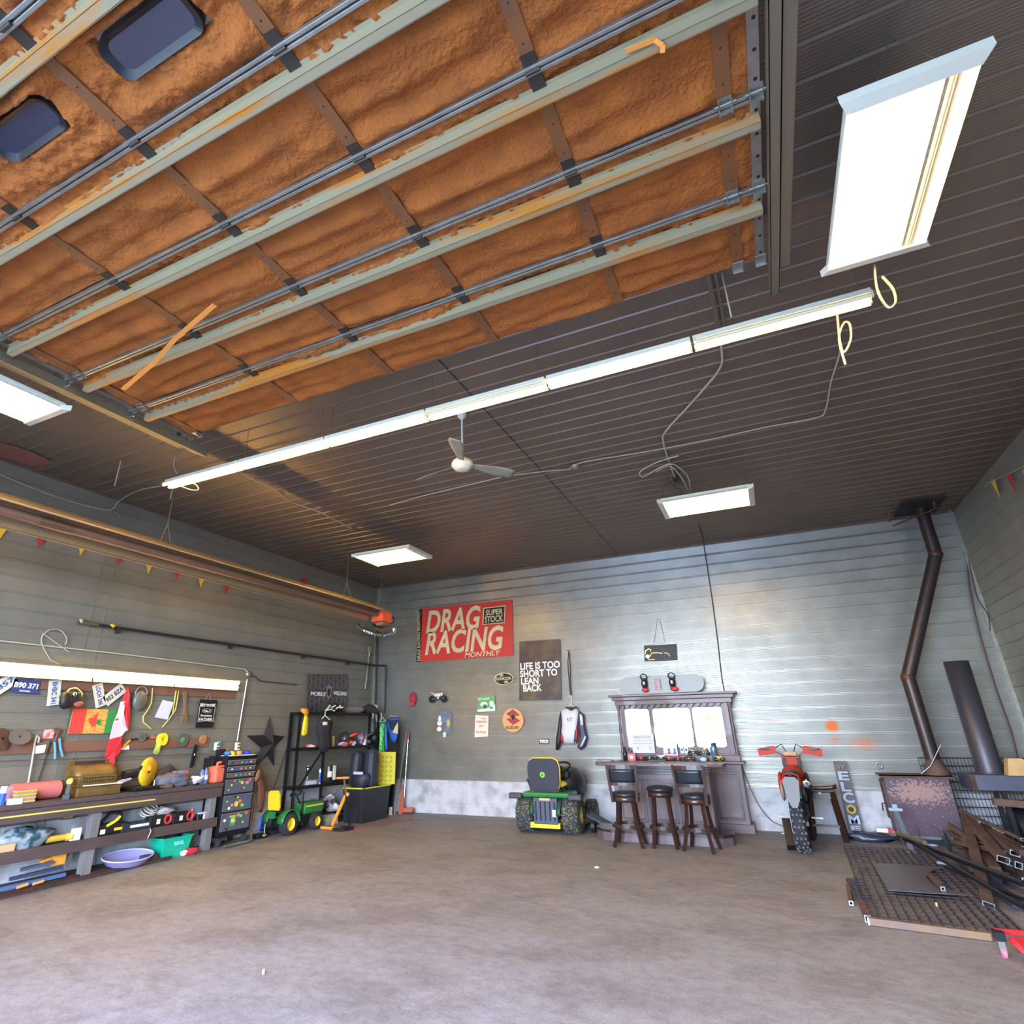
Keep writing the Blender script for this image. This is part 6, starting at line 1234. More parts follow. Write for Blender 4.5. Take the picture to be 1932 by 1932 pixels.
# lower shelf of rack: trophies, box, boots
t = thing('trophy_cup', 'silver trophy cup with handles on the rack shelf', 'trophy', on_rack(581, 1450, .12, z3+.09)); MB().lathe([(0, 0), (.03, 0), (.012, .02), (.01, .08), (.03, .1), (.045, .18), (.04, .2), (0, .19)], n=18).build('cup', CHROME, t); [MB().ring((s*.05, 0, .15), .028, .004, (0, 1, 0), 14).build('handle', CHROME, t) for s in (-1, 1)]; MB().lathe([(.01, .2), (.02, .23), (0, .25)]).build('figure', CHROME, t)
t = thing('blue_trophy', 'blue trophy with white figure right of the silver cup', 'trophy', on_rack(603, 1470, .05, z3)); MB().b2((-.025, -.02, 0), (.025, .02, .03)).build('base', WHITE, t); MB().lathe([(.025, .03), (.022, .18)]).build('blue_column', BLUE, t); MB().lathe([(.01, .18), (.025, .2), (.02, .24), (0, .26)]).build('figure', WHITE, t)
t = thing('grey_metal_box', 'grey metal box on the rack shelf under the trophy', 'box', on_rack(582, 1472, .12, z3), RZ); MB().b2((-.17, -.1, 0), (.17, .1, .09)).build('box', ALU, t, bevel=.006); MB().b2((-.16, -.104, .01), (.1, -.1, .07)).build('pale_label', mat('label blue grey', (170, 185, 215), .5), t)
t = thing('white_boot', 'black and white motocross boot on the rack shelf', 'boot', on_rack(622, 1470, .04, z3)); MB().b2((-.045, -.05, 0), (.045, .16, .035)).build('sole', BLACK, t, bevel=.01); MB().tube([(0, .06, .03), (0, .07, .14), (0, .08, .30)], [.055, .05, .065], 12).sph((0, -.0, .06), (.045, .09, .04), 10).build('boot_shell', BLACKM, t); MB().b2((-.062, .0, .05), (-.05, .1, .28)).b2((.05, .02, .05), (.062, .1, .3)).b2((-.04, -.03, .1), (.04, .02, .2)).build('white_plates', WHITE, t, bevel=.01)
helmet(on_rack(672, 1445, -.02, z3+.2), RZ+.8, mat('helmet dark', (54, 50, 56)), mat('peak coral', (230, 90, 70), .4), 'dark helmet with coral peak above the black tote', .9)
tag(MB().sph((0, 0, 0), (.05, .05, .05), 10).build('orange_reel', mat('reel orange', (236, 90, 60), .5)), 'orange round knob hanging above the black tote', 'knob').location = RP(684, 1436, -.1)
heap('boots_pile', 'dark shoes and white sneakers on the bottom rack shelf', 'shoes', on_rack(622, 1525, .12, .18), (.22, .1, .14), mat('shoe dark', (60, 54, 60), .8, var=((190, 190, 200), 9, .07)), 71, .7)
t = thing('green_carton', 'green and white printed carton under the rack', 'carton', on_rack(618, 1545, -.05, 0), RZ); MB().b2((-.16, -.1, 0), (.16, .1, .15)).build('carton', mat('carton green', (130, 150, 120), .7, var=((190, 170, 170), 9, .1)), t)
cable('extension_cord', [RP(640, 1490, -.02), RP(620, 1505, -.05), RP(585, 1508, -.05)], .006, mat('red cord', (170, 60, 60), .6), 'thin red cord drooping across the lower part of the rack')
# tote with open lid and armour inside
TX0, TX1, TY0, TY1 = -7.45, -6.98, 9.75, 10.62
t = thing('storage_tote', 'large black storage tote with open yellow lid', 'tote', ((TX0+TX1)/2, (TY0+TY1)/2, 0)); TB = mat('tote black', (34, 34, 42), .5); TYL = mat('tote lid yellow', (206, 196, 66), .5)
tapbox(MB(), TX1-TX0-.06, TY1-TY0-.08, TX1-TX0, TY1-TY0, .56, .012).build('tub', TB, t)
a = MB(); w_, d_ = (TX1-TX0)/2+.02, (TY1-TY0)/2+.02
a.b2((-w_, -d_, .56), (w_, -d_+.04, .585)).b2((-w_, d_-.04, .56), (w_, d_, .585)).b2((-w_, -d_, .56), (-w_+.04, d_, .585)).b2((w_-.04, -d_, .56), (w_, d_, .585)).build('yellow_rim', TYL, t, bevel=.006)
MB().b2((-w_, d_-.0, .58), (w_+.06, d_+.03, 1.16)).build('open_lid', TYL, t, bevel=.01)
a = MB()
for i in range(5):
    for j in range(6): a.box((-w_+.07+.1*i, d_-.002, .64+.085*j), (.07, .006, .03), Matrix.Rotation((.7 if (i+j) % 2 else -.7), 3, 'Y'))
a.build('lid_pattern', mat('lid shade', (170, 160, 60), .6), t)
for s in (-1, 1): MB().b2((s*.1-.02, -d_+.03, .02), (s*.1+.02, -d_+.06, .54)).build('rib', TB, t)
t = thing('child_seat', 'dark padded child car seat standing in the open tote', 'car seat', ((TX0+TX1)/2-.05, (TY0+TY1)/2-.1, .60))
SN = mat('seat navy', (38, 42, 56), .6)
MB().bar((-.13, -.06, -.05), (-.10, -.02, .60), .22, .26, (0, 1, 0)).build('left_shell', SN, t, bevel=.09); MB().bar((.15, .04, -.05), (.13, .1, .64), .26, .26, (0, 1, 0)).build('right_shell', SN, t, bevel=.10); MB().sph((.06, -.14, .10), (.2, .12, .16), 14, lump=.3, seed=4).build('seat_cushion', SN, t)
MB().b2((-.01, -.29, .20), (.2, -.26, .25)).build('white_belt', mat('belt lilac', (190, 186, 214), .6), t, bevel=.01)
# roller stand
OR = mat('roller orange', (226, 146, 50), .45)
t = thing('roller_stand', 'orange folding roller work stand in front of the tote', 'roller stand', (-7.2, 9.2, 0))
MB().bar(fl(606, 1561, .03), fl(645, 1564, .03), .04, .04).build('foot', OR, t, world=True); MB().b2(fl(645, 1564, .0), fl(645, 1564, .05)+V(.03, .03, 0)).build('rubber_end', BLACK, t, world=True)
YS = 9.22; SG = lambda x, y: hit(x, y, 1, YS)
MB().bar(SG(627, 1558), SG(652, 1501), .05, .03, (0, 1, 0)).build('inclined_leg', OR, t, world=True); MB().bar(SG(653, 1502), SG(649, 1470), .022, .022, (0, 1, 0)).build('grey_post', STEEL, t, world=True)
MB().bar(SG(636, 1468), SG(658, 1467), .03, .05, (0, 1, 0)).build('roller_cradle', OR, t, world=True); MB().cyl(SG(637, 1463), SG(657, 1462), .018).build('roller', BLACK, t, world=True); MB().bar(SG(654, 1501), SG(660, 1558), .04, .03, (0, 1, 0)).build('rear_leg', BLACKM, t, world=True); MB().sph(SG(656, 1499), (.035, .03, .035), 10).build('locking_knob', OR, t, world=True)
# poles and broom
t = thing('push_broom', 'push broom with red head leaning on the back wall by the corner', 'broom', bk(765, 1524, .2)); MB().cyl(bk(771, 1382, .12), bk(761, 1524, .25), .012, n=8).build('handle', CHROME, t, world=True); MB().cyl(bk(771, 1382, .12), bk(770, 1396, .13), .016, n=8).build('red_grip', RED, t, world=True); MB().bar(bk(756, 1528, .25)+V(0, 0, .0), bk(779, 1528, .25), .08, .07).build('red_head', mat('broom red', (184, 96, 80), .7), t, world=True)
MB().bar(bk(756, 1533, .25), bk(779, 1533, .25), .06, .04).build('bristles', mat('bristle dark', (70, 50, 44), .9), t, world=True)
tag(MB().bar(bk(768, 1378, .15), bk(744, 1540, .5), .02, .03).build('grey_pole', mat('pole grey', (120, 118, 112), .5)), 'tall grey metal strip leaning beside the tote', 'strip')
tag(MB().quad([bk(752, 1520, .35), bk(760, 1480, .3), bk(762, 1532, .3), bk(752, 1541, .35)], (0, -1, 0), .02).build('rusty_spade', mat('spade rust', (160, 76, 56), .8)), 'rust red spade head leaning behind the grey strip', 'spade')
tag(MB().b2(bk(735, 1522, .5), bk(740, 1538, .5)+V(0, -.03, 0)).build('white_block', WHITE), 'small white block on the floor beside the tote', 'block')
cable('extension_cord', [fl(640, 1571, .01), fl(690, 1562, .01), fl(740, 1552, .01), fl(780, 1545, .01)], .006, mat('red cord', (170, 60, 60)), 'thin red cord lying across the floor near the tote')

# ---- ride on toy tractor
def wheel(t, c, R, w, rim, ribs=22, nm='wheel', rr=.58, tm=None):
    x, y, z = c; o = MB(); n = 36; prof = [(R*rr, -w/2), (R*.86, -w/2), (R*.97, -w*.40), (R, -w*.2), (R, w*.2), (R*.97, w*.40), (R*.86, w/2), (R*rr, w/2)]
    o.lathe(prof, c, (1, 0, 0), n)
    for k in range(ribs):
        a = 2*PI*k/ribs
        for s in (-1, 1):
            p0 = V(x+s*.03*w, y+R*1.0*math.cos(a), z+R*1.0*math.sin(a)); a2 = a+.18; p1 = V(x+s*.46*w, y+R*.985*math.cos(a2), z+R*.985*math.sin(a2)); o.bar(p0, p1, R*.09, R*.05, (0, math.cos(a), math.sin(a)))
    wh = o.build(nm, tm or RUB, t)
    d = MB(); 
    for s in (-1, 1): d.lathe([(0, s*w*.22), (R*.18, s*w*.25), (R*.22, s*w*.15), (R*.45, s*w*.12), (R*.52, s*w*.3), (R*rr, s*w*.42)], c, (1, 0, 0), 28)
    d.build('rim', rim, wh)
    return wh
TG = mat('toy green', (38, 110, 52), .45)
t = thing('toy_tractor', 'green and yellow ride on toy tractor by the rack', 'toy tractor', (-7.585, 8.32, 0), -.02)
for s in (-1, 1): wheel(t, (s*.17, 0, .165), .165, .13, YEL, 18, 'rear_wheel'); wheel(t, (s*.165, .66, .13), .13, .10, YEL, 16, 'front_wheel')
MB().b2((-.13, -.1, .12), (.13, .85, .24)).build('chassis', BLACKM, t, bevel=.01)
MB().b2((-.13, .42, .24), (.13, .9, .43)).build('hood', TG, t, bevel=.04); MB().b2((-.132, .45, .36), (.132, .88, .385)).build('yellow_stripe', YEL, t); 
for s in (-1, 1): MB().grid(lambda u, v: V(s*(.10+.14*v), .19*math.cos(PI*u)*1.05, .165+.19*math.sin(PI*u)+.02), 10, 2).build('fender', TG, t, solid=.012)
MB().b2((-.12, -.14, .33), (.12, .1, .36)).build('seat_base', BLACK, t)
MB().prism([(-.11, 0), (-.125, .05), (-.12, .24), (-.08, .29), (.08, .29), (.12, .24), (.125, .05), (.11, 0)], 0, .03, fr(V(0, -.16, .38), (1, 0, 0), (0, -.12, 1))).build('seat_back', YEL, t, bevel=.01)
MB().b2((-.05, -.22, .26), (.05, -.18, .36)).build('green_tow_plate', GREEN, t); MB().ring((0, .30, .58), .095, .012, (0, -.5, 1)).build('steering_wheel', BLACK, t); MB().cyl((0, .30, .57), (0, .42, .42), .014).build('steering_column', BLACK, t)
for s in (-1, 1): MB().bar((s*.05, -.12, .12), (s*.09, -.3, .10), .03, .03).build('tow_arm', BLACKM, t)
MB().tube([(.1, .36, .24), (.12, .36, .6)], .012, 6).tube([(-.1, .36, .24), (-.1, .36, .6)], .012, 6).build('roll_bar_post', BLACKM, t)

# ================================================================ LAWN TRACTOR
DIRT = mat('muddy tyre', (50, 52, 54), .85, bump=(60, .5), var=((120, 116, 92), 34, .05, None, .56))
t = thing('lawn_tractor', 'green and yellow riding lawn tractor parked facing the back wall', 'lawn tractor', (-3.52, 10.08, 0), .0)
for s in (-1, 1): wheel(t, (s*.385, 0, .275), .275, .26, DYEL, 26, 'rear_wheel', .52, DIRT); wheel(t, (s*.36, 1.16, .19), .19, .17, DYEL, 20, 'front_wheel', .5, DIRT)
MB().cyl((-.3, 0, .27), (.3, 0, .27), .03).build('axle', BLACKM, t); MB().b2((-.16, -.1, .2), (.16, 1.1, .42)).build('chassis', BLACKM, t, bevel=.01)
GR = mat('hitch plate grey', (74, 78, 92), .5, .3)
hp = MB().b2((-.20, -.25, .15), (.20, -.19, .52)).build('rear_plate', GR, t, bevel=.01)
for k in range(5): MB().b2((-.165+.078*k, -.262, .20), (-.145+.078*k, -.25, .47)).build('plate_rib', BLACKM, hp)
MB().b2((.12, -.266, .26), (.18, -.25, .36)).build('white_sticker', WHITE, hp); MB().b2((-.09, -.262, .485), (.09, -.25, .52)).build('beige_label', CARD, hp)
MB().b2((-.40, -.24, .52), (.40, .28, .60)).build('fender_deck', GREEN, t, bevel=.04)
for s in (-1, 1):
    MB().grid(lambda u, v: V(s*(.19+.07*v), -.0+.30*math.cos(PI*u), .275+.26*math.sin(PI*u)+.0), 12, 2).build('wheel_arch', DGREEN, t, solid=.012)
    MB().b2((s*.52-(.13 if s > 0 else .09), -.29, .50), (s*.52+(.09 if s > 0 else .13), -.20, .585)).build('tail_guard', mat('tail grey', (62, 58, 66), .5), t, bevel=.02)
    MB().b2((s*.24-.03, -.1, .24), (s*.24+.03, -.04, .3)).build('white_hub_tag', WHITE, t)
MB().b2((-.22, -.16, .595), (.22, .2, .64)).build('seat_pan', BLACK, t, bevel=.01)
sh = [(-.22, 0), (-.255, .08), (-.265, .32), (-.24, .42), (-.17, .46), (.17, .46), (.24, .42), (.265, .32), (.255, .08), (.22, 0)]
sb = MB().prism(sh, 0, .05, fr(V(-.02, -.14, .64), (1, 0, 0), (0, -.10, 1))).build('seat_back', mat('seat shell black', (44, 44, 56), .45), t, bevel=.02)
MB().prism([(x*1.04, y*1.03) for x, y in sh], -.05, -.001, fr(V(-.02, -.14, .64), (1, 0, 0), (0, -.10, 1))).build('yellow_cushion_edge', mat('seat yellow', (216, 186, 70), .5), sb, bevel=.015)
MB().sph((.03, .06, .70), (.26, .24, .07), 14).build('yellow_seat_cushion', mat('seat yellow', (216, 186, 70)), t)
MLG = fr(V(-.03, -.166, .86), (1, 0, 0), (0, -.10, 1)) @ Matrix.Translation((0, 0, .045))
MB().prism([(.045*math.cos(i*PI/4+PI/8), .045*math.sin(i*PI/4+PI/8)) for i in range(8)], 0, .003, MLG).build('green_badge', mat('badge green', (120, 200, 60), .4), sb)
MB().prism([(-.022, -.02), (-.01, -.024), (.004, -.008), (.02, -.006), (.022, .006), (.006, .004), (-.004, .024), (-.012, .006)], .003, .006, MLG).build('badge_mark', DGREEN, sb)
MB().b2((-.23, .45, .40), (.23, 1.28, .74)).build('hood', DGREEN, t, bevel=.06); MB().b2((-.22, .40, .72), (.22, .9, .92)).build('dash_tower', BLACK, t, bevel=.06)
MB().sph((.16, .8, .66), (.2, .42, .26), 14).build('black_engine_cover', mat('cover black', (34, 34, 38), .5), t)
MB().ring((.12, .34, .95), .15, .017, (0, -.45, 1), 28).build('steering_wheel', BLACK, t); MB().cyl((.1, .36, .94), (.05, .5, .78), .03).build('steering_column', BLACK, t); MB().cyl((-.36, .12, .6), (-.40, .08, .74), .012).sph((-.4, .08, .75), .022, 8).build('gear_lever', BLACK, t)
MB().b2((-.48, .2, .10), (.50, .85, .19)).build('mower_deck', DYEL, t, bevel=.02); MB().b2((-.28, -.22, .09), (.22, -.15, .17)).build('yellow_rear_bar', YEL, t); MB().cyl((.6, .25, .09), (.66, .25, .09), .09).build('deck_gauge_wheel', BLACK, t)
MB().grid(lambda u, v: V(.5+.38*u, .25+.4*v, .24-.17*u+.02*math.sin(PI*v)), 6, 4).build('discharge_chute', mat('chute grey', (70, 78, 86), .6), t, solid=.015)

# ================================================================ DIRT BIKE
t = thing('dirt_bike', 'orange and black dirt bike parked facing the back wall', 'motorcycle', (.07, 9.80, 0), -.06)
def knobby(c, R, w, nm, n=30):
    x, y, z = c; o = MB(); o.lathe([(R*.84, -w*.38), (R*.92, -w/2), (R*.98, -w*.3), (R, 0), (R*.98, w*.3), (R*.92, w/2), (R*.84, w*.38), (R*.82, 0), (R*.84, -w*.38)], c, (1, 0, 0), 40)
    for k in range(n):
        a = 2*PI*k/n
        for dx in ((-.30, 0, .30) if k % 2 else (-.42, .15, .42)):
            r_ = R*(1.0-.12*abs(dx)); o.box((x+dx*w, y+r_*math.cos(a), z+r_*math.sin(a)), (w*.16, R*.09, R*.08), Matrix.Rotation(a, 3, 'X'), 1)
    wh = o.build(nm, [RUB, mat('dusty knob', (92, 94, 104), .9)], t); MB().lathe([(R*.78, -w*.2), (R*.83, -w*.3), (R*.83, w*.3), (R*.78, w*.2)], c, (1, 0, 0), 36).build('wheel_rim', BLACKM, wh)
    s = MB()
    for k in range(18): a = 2*PI*k/18; s.cyl((x+(.03 if k % 2 else -.03), y, z), (x, y+R*.8*math.cos(a), z+R*.8*math.sin(a)), .0022, n=4)
    s.cyl((x-.05, y, z), (x+.05, y, z), .03); s.build('spokes', STEEL, wh); return wh
knobby((0, 0, .33), .33, .16, 'rear_wheel'); knobby((0, 1.20, .33), .33, .10, 'front_wheel', 28)
OB2 = mat('bike orange', (176, 46, 16), .6); FG = mat('fender dusty grey', (112, 116, 124), .6); DK = mat('bike black', (38, 38, 44), .5)
MB().grid(lambda u, v: V((v-.5)*(.19+.03*math.sin(PI*u)), -.26+.62*u, .70+.22*u-.12*(2*v-1)**2*.35), 10, 6).build('rear_fender', FG, t, solid=.01)
MB().prism([(-.10, 0), (-.075, -.22), (-.03, -.32), (.03, -.32), (.075, -.22), (.10, 0), (.06, .05), (-.06, .05)], 0, .015, fr(V(0, -.26, .86), (1, 0, 0), (0, .25, 1))).build('number_plate', FG, t, bevel=.006)
MB().tube([(-.11, -.22, .82), (-.09, -.1, .92), (0, -.05, .95), (.09, -.1, .92), (.11, -.22, .82)], .012, 6).build('orange_fender_edge', OB2, t)
MB().sph((0, .30, .92), (.11, .38, .05), 12).build('seat', DK, t); MB().sph((0, .68, .86), (.16, .24, .15), 12).build('tank', OB2, t)
for s in (-1, 1):
    MB().sph((s*.17, .62, .74), (.04, .24, .19), 10).build('shroud', OB2 if s < 0 else DK, t); MB().bar((s*.10, .98, 1.08), (s*.10, 1.22, .36), .05, .05).build('fork_leg', STEEL, t)
    MB().sph((s*.13, .02, .72), (.03, .2, .13), 10).build('side_panel', mat('dusty side', (150, 120, 110), .6) if s < 0 else DK, t)
    MB().bar((s*.09, 0, .33), (s*.07, .5, .40), .035, .05).build('swingarm', ALU, t); MB().bar((s*.14, .42, .36), (s*.28, .40, .36), .03, .02).build('foot_peg', STEEL, t)
MB().b2((-.11, .38, .32), (.11, .78, .68)).build('engine', BLACKM, t, bevel=.03); MB().bar((-.02, .15, .5), (.02, .32, .78), .05, .05).build('shock', YEL, t)
MB().tube([(.19, -.30, .84), (.19, .1, .74), (.14, .35, .55)], [.055, .06, .03], 14).build('silencer', BLACKM, t); MB().lathe([(.025, 0), (.055, .0), (.057, -.01), (.025, -.012)], (.19, -.305, .84), (0, 1, 0), 20).build('exhaust_tip', CHROME, t); MB().lathe([(0, 0), (.025, 0)], (.19, -.312, .84), (0, -1, 0)).build('exhaust_hole', BLACK, t)
MB().tube([(-.39, .86, 1.22), (-.22, .93, 1.20), (-.1, .98, 1.12), (.1, .98, 1.12), (.22, .93, 1.20), (.39, .86, 1.22)], .013, 8).build('handlebar', STEEL, t); MB().b2((-.09, .92, 1.12), (.09, .98, 1.18)).build('bar_pad', CARD, t, bevel=.015)
for s in (-1, 1): MB().box((s*.31, .92, 1.185), (.25, .03, .10), Matrix.Rotation(s*.18, 3, 'Y')).box((s*.31, .95, 1.235), (.22, .08, .015), Matrix.Rotation(s*.18, 3, 'Y')).build('hand_guard', OB2, t); MB().tube([(s*.24, .95, 1.2), (s*.1, 1.05, 1.28), (s*.02, 1.05, 1.1)], .008, 6).build('brake_cable', BLACK, t)
MB().b2((-.13, 1.0, .98), (.13, 1.03, 1.14)).build('front_plate', OB2, t, bevel=.03)
MB().bar((-.16, .05, .01), (-.18, .28, .30), .1, .2).build('stand_panel', BLACKM, t)
# ================================================================ RIGHT SIDE: stoves, welcome board, steel pile
G = lambda x, y, Yp=11.02: hit(x, y, 1, Yp)
a = [G(1572, 1437, 11.3), G(1597, 1437, 11.3), G(1628, 1566, 11.25), G(1601, 1566, 11.25)]
t = thing('welcome_board', 'tall grey board with vertical welcome lettering leaning on the wall', 'sign board', (a[2]+a[3])/2)
MB().quad(a, (0, -1, .05), .02).build('board', mat('board grey brown', (112, 104, 106), .8, var=((96, 90, 92), 6, .2)), t, world=True)
WLc = mat('welcome letters', (168, 180, 200), .7)
for s, x, y, w_, h_ in (('W', 1586, 1446, 14, 9), ('E', 1591, 1463.5, 17, 15), ('L', 1595.5, 1484, 16, 16), ('C', 1600.5, 1504.5, 18, 18), ('M', 1611, 1546, 18, 15), ('E', 1614, 1562, 16, 8)):
    c = G(x, y, 11.26); c.y = 11.23; k = 1/ (F_PX/ ((c-V(0, 0, CAMH)).dot(_f))); m_ = WLc if s != 'W' else mat('faded letters', (126, 120, 124), .8)
    text(s, fr(c, (1, 0, 0), (0, .0, 1)), w_*k, h_*k, m_, t, 0, .03)
a = MB(); c = G(1606, 1527, 11.22)
for k in range(14): an = 2*PI*k/14; a.sph(c+V(.05*math.cos(an), -.01, .05*math.sin(an)), (.025, .01, .012), 6, rot=Matrix.Rotation(-an, 3, 'Y'))
a.build('straw_sunflower', mat('straw yellow', (186, 172, 100), .8), t, world=True); MB().sph(c, (.03, .02, .03), 8).build('flower_centre', RUST, t, world=True)
heap('black_tarp', 'crumpled black plastic bag at the foot of the welcome board', 'plastic bag', V(.95, 11.0, 0), (.3, .14, .07), mat('tarp black', (48, 50, 66), .3), 81, .8)
t = thing('red_white_packet', 'small white and red packet on the black plastic', 'packet', V(1.12, 11.02, .12)); MB().b2((-.08, -.04, 0), (.06, .04, .05)).build('white_part', WHITE, t); MB().b2((.061, -.04, 0), (.12, .04, .05)).build('red_part', RED, t)
# wood stove
SV = mat('stove steel', (84, 66, 78), .6, .3, bump=(60, .2)); SVR = mat('stove top scuffs', (128, 96, 92), .75, .1, var=((88, 68, 78), 5, .25))
t = thing('wood_stove', 'large rusty purple brown box wood stove', 'stove', (1.65, 11.05, 0))
sx0, sx1, sy0, sy1 = 1.24, 2.06, 10.85, 11.22
def stove_mat():
    m = bpy.data.materials.new('scuffed stove plate'); m.use_nodes = True; N, Lk = m.node_tree.nodes, m.node_tree.links; b = N['Principled BSDF']
    c = N.new('ShaderNodeTexCoord'); n1 = N.new('ShaderNodeTexNoise'); n1.inputs['Scale'].default_value = 34; n1.inputs['Detail'].default_value = 8; Lk.new(c.outputs['Object'], n1.inputs['Vector'])
    n2 = N.new('ShaderNodeTexGradient'); n2.gradient_type = 'SPHERICAL'; mp = N.new('ShaderNodeMapping'); mp.inputs['Location'].default_value = (-.02, 0, -2.9); mp.inputs['Scale'].default_value = (2.0, 0, 4.4); Lk.new(c.outputs['Object'], mp.inputs[0]); Lk.new(mp.outputs[0], n2.inputs[0])
    ad = N.new('ShaderNodeMath'); ad.operation = 'MULTIPLY_ADD'; ad.inputs[1].default_value = .42; Lk.new(n2.outputs['Fac'], ad.inputs[0]); Lk.new(n1.outputs['Fac'], ad.inputs[2])
    r = N.new('ShaderNodeValToRGB'); r.color_ramp.elements[0].position = .60; r.color_ramp.elements[0].color = (*lin((86, 70, 84)), 1); r.color_ramp.elements[1].position = .74; r.color_ramp.elements[1].color = (*lin((150, 118, 112)), 1)
    Lk.new(ad.outputs[0], r.inputs[0]); Lk.new(r.outputs[0], b.inputs['Base Color']); b.inputs['Roughness'].default_value = .55; b.inputs['Metallic'].default_value = .2; return m
MB().b2((sx0+.03, sy0, .12), (sx1-.03, sy1, .86)).build('firebox', stove_mat(), t, world=True, bevel=.006)
MB().b2((sx0-.02, sy0-.03, .86), (sx1+.02, sy1+.02, .875)).b2((sx0-.02, sy0-.03, .835), (sx1+.02, sy0-.015, .875)).build('top_plate', RUST, t, world=True)
for x in (sx0+.05, sx1-.09):
    for y_ in (sy0+.02, sy1-.06): MB().b2((x, y_, 0), (x+.04, y_+.04, .12)).build('leg', RUSTD, t, world=True)
MB().b2((sx0+.0, sy0+.03, .3), (sx0+.03, sy1-.05, .8)).build('side_door', RUST, t, world=True); MB().tube([(sx0+.01, sy0+.06, .5), (sx0-.06, sy0+.04, .5), (sx0-.07, sy0+.04, .4)], .01, 6).build('door_latch', RUSTD, t, world=True)
MB().tube([G(1738, 1460, 10.86), G(1756, 1445, 10.83), G(1775, 1405, 10.8)], .008, 6).build('poker_rod', ALU, t, world=True)
PIPE = mat('black stove pipe', (60, 54, 56), .4, .5, var=((76, 62, 60), 3, .25))
t = thing('stove_pipe', 'rusty black stove pipe with two elbows rising to the ceiling', 'stove pipe', (1.9, 10.95, .88))
px = lambda x, y: G(x, y, 10.95)
p0 = V(px(1762, 1440).x, 10.95, .875); p1 = px(1713, 1278); p2 = px(1765, 1046); p3 = V(p2.x+.0, 10.95, H-.02); 
MB().cyl(p0+V(0, 0, .16), p1, .092, n=24).build('lower_section', PIPE, t, world=True); MB().lathe([(.15, 0), (.15, .03), (.095, .18), (.095, .2)], p0).build('flared_collar', RUST, t, world=True)
MB().cyl(p1, p2, .09, n=24).build('slanted_section', PIPE, t, world=True); MB().cyl(p2, p3, .09, n=24).build('upper_section', PIPE, t, world=True)
MB().sph(p1, .097, 20).build('elbow', mat('elbow brown', (96, 60, 50), .5, .4), t, world=True); MB().sph(p2, .097, 20).build('elbow', mat('elbow brown', (96, 60, 50)), t, world=True)
t = thing('ceiling_shield', 'dark square heat shield on the ceiling around the stove pipe', 'heat shield', (p3.x, p3.y, H-.06)); MB().b2((p3.x-.32, p3.y-.45, H-.05), (p3.x+.25, p3.y+.3, H-.03)).build('sheet', mat('soot black', (44, 40, 38), .6), t, world=True)
for x, y0_, y1_ in ((1679, 945, 985), (1763, 920, 960)): q_ = hit(x, y1_, 1, 10.7); MB().bar((q_.x, 10.7, q_.z), (q_.x-.0, 10.6, H-.02), .025, .025).build('support_strap', RUST, t, world=True)
tag(MB().tube([G(1685, 992, 10.7), G(1725, 976, 10.75), G(1770, 958, 10.8)], .012, 6).build('support_rod', RUST), 'thin rod across the upper stove pipe', 'rod')
# second stove
t = thing('steel_fire_box', 'grey blue steel firebox on a stand at the right picture edge', 'stove', (2.6, 10.55, 0)); BS = mat('firebox blue grey', (74, 76, 96), .5, .4, var=((92, 92, 110), 4, .25))
MB().b2((2.16, 10.38, .73), (3.1, 10.95, .92)).build('tray', BS, t, world=True, bevel=.01); MB().b2((2.16, 10.37, .73), (2.22, 10.39, .91)).build('rust_edge', RUSTD, t, world=True)
for x, y in ((2.5, 10.5), (3.0, 10.5), (2.5, 10.85), (3.0, 10.85)): MB().b2((x-.025, y-.025, 0), (x+.025, y+.025, .73)).build('leg', BLACKM, t, world=True)
MB().cyl((2.55, 10.68, .3), (3.1, 10.68, .3), .25, n=24).build('black_barrel', BLACKM, t, world=True)
MB().bar(G(1873, 1512, 10.2), G(1960, 1520, 10.2), .1, .08).build('rusty_shelf_bar', RUST, t, world=True)
t = thing('grey_flue', 'wide dark grey flue pipe standing open on the steel firebox', 'flue', (2.45, 10.6, .92)); fp = mat('flue grey', (78, 76, 86), .45, .5); pt1 = G(1801, 1248, 10.6)
MB().lathe([(.145, 0), (.145, pt1.z-.92), (.14, pt1.z-.92), (.14, 0)], (2.45, 10.6, .92), n=32).build('pipe', fp, t, world=True); MB().lathe([(.145, 0), (.17, .0), (.17, .02), (.145, .02)], (2.45, 10.6, .92), n=32).build('flange', fp, t, world=True)
t = thing('wood_block', 'pale cut wood block on the firebox top at the right edge', 'wood block', G(1916, 1460, 10.42)); c = G(1912, 1462, 10.45)
MB().prism([(-.11, 0), (.16, 0), (.16, .12), (.08, .2), (-.06, .2)], 0, .16, fr(V(c.x+.02, 10.46, .92), (1, 0, 0), (0, 0, 1))).build('block', mat('fresh pine', (206, 172, 120), .7, var=((186, 148, 96), 6, .2)), t, world=True)
# wire panel leaning on wall
a = MB(); p00, p10, p01 = G(1733, 1430, 11.3), G(1890, 1432, 11.3), G(1775, 1600, 11.2); W_ = 1.35; H_ = 1.05; o = V(p00.x, 11.36, p00.z)
for i in range(33): a.tube([o+V(W_*i/32, 0, 0), o+V(W_*i/32+.02, -.10, -H_)], .004, 4)
for j in range(11): a.tube([o+V(0, -.10*j/10, -H_*j/10), o+V(W_, -.10*j/10, -H_*j/10)], .0055, 4)
tag(a.build('wire_grid_panel', mat('grid black', (40, 42, 54), .5, .3)), 'black welded wire grid panel leaning on the wall behind the stoves', 'grid panel')
cable('hanging_cable', [bk(1826, 1055, .04), bk(1830, 1110, .05), bk(1850, 1200, .05), bk(1880, 1300, .05), bk(1908, 1380, .05), bk(1922, 1440, .06)], .010, mat('cable red brown', (92, 62, 54), .6), 'brown cable hanging down the back wall near the right corner')
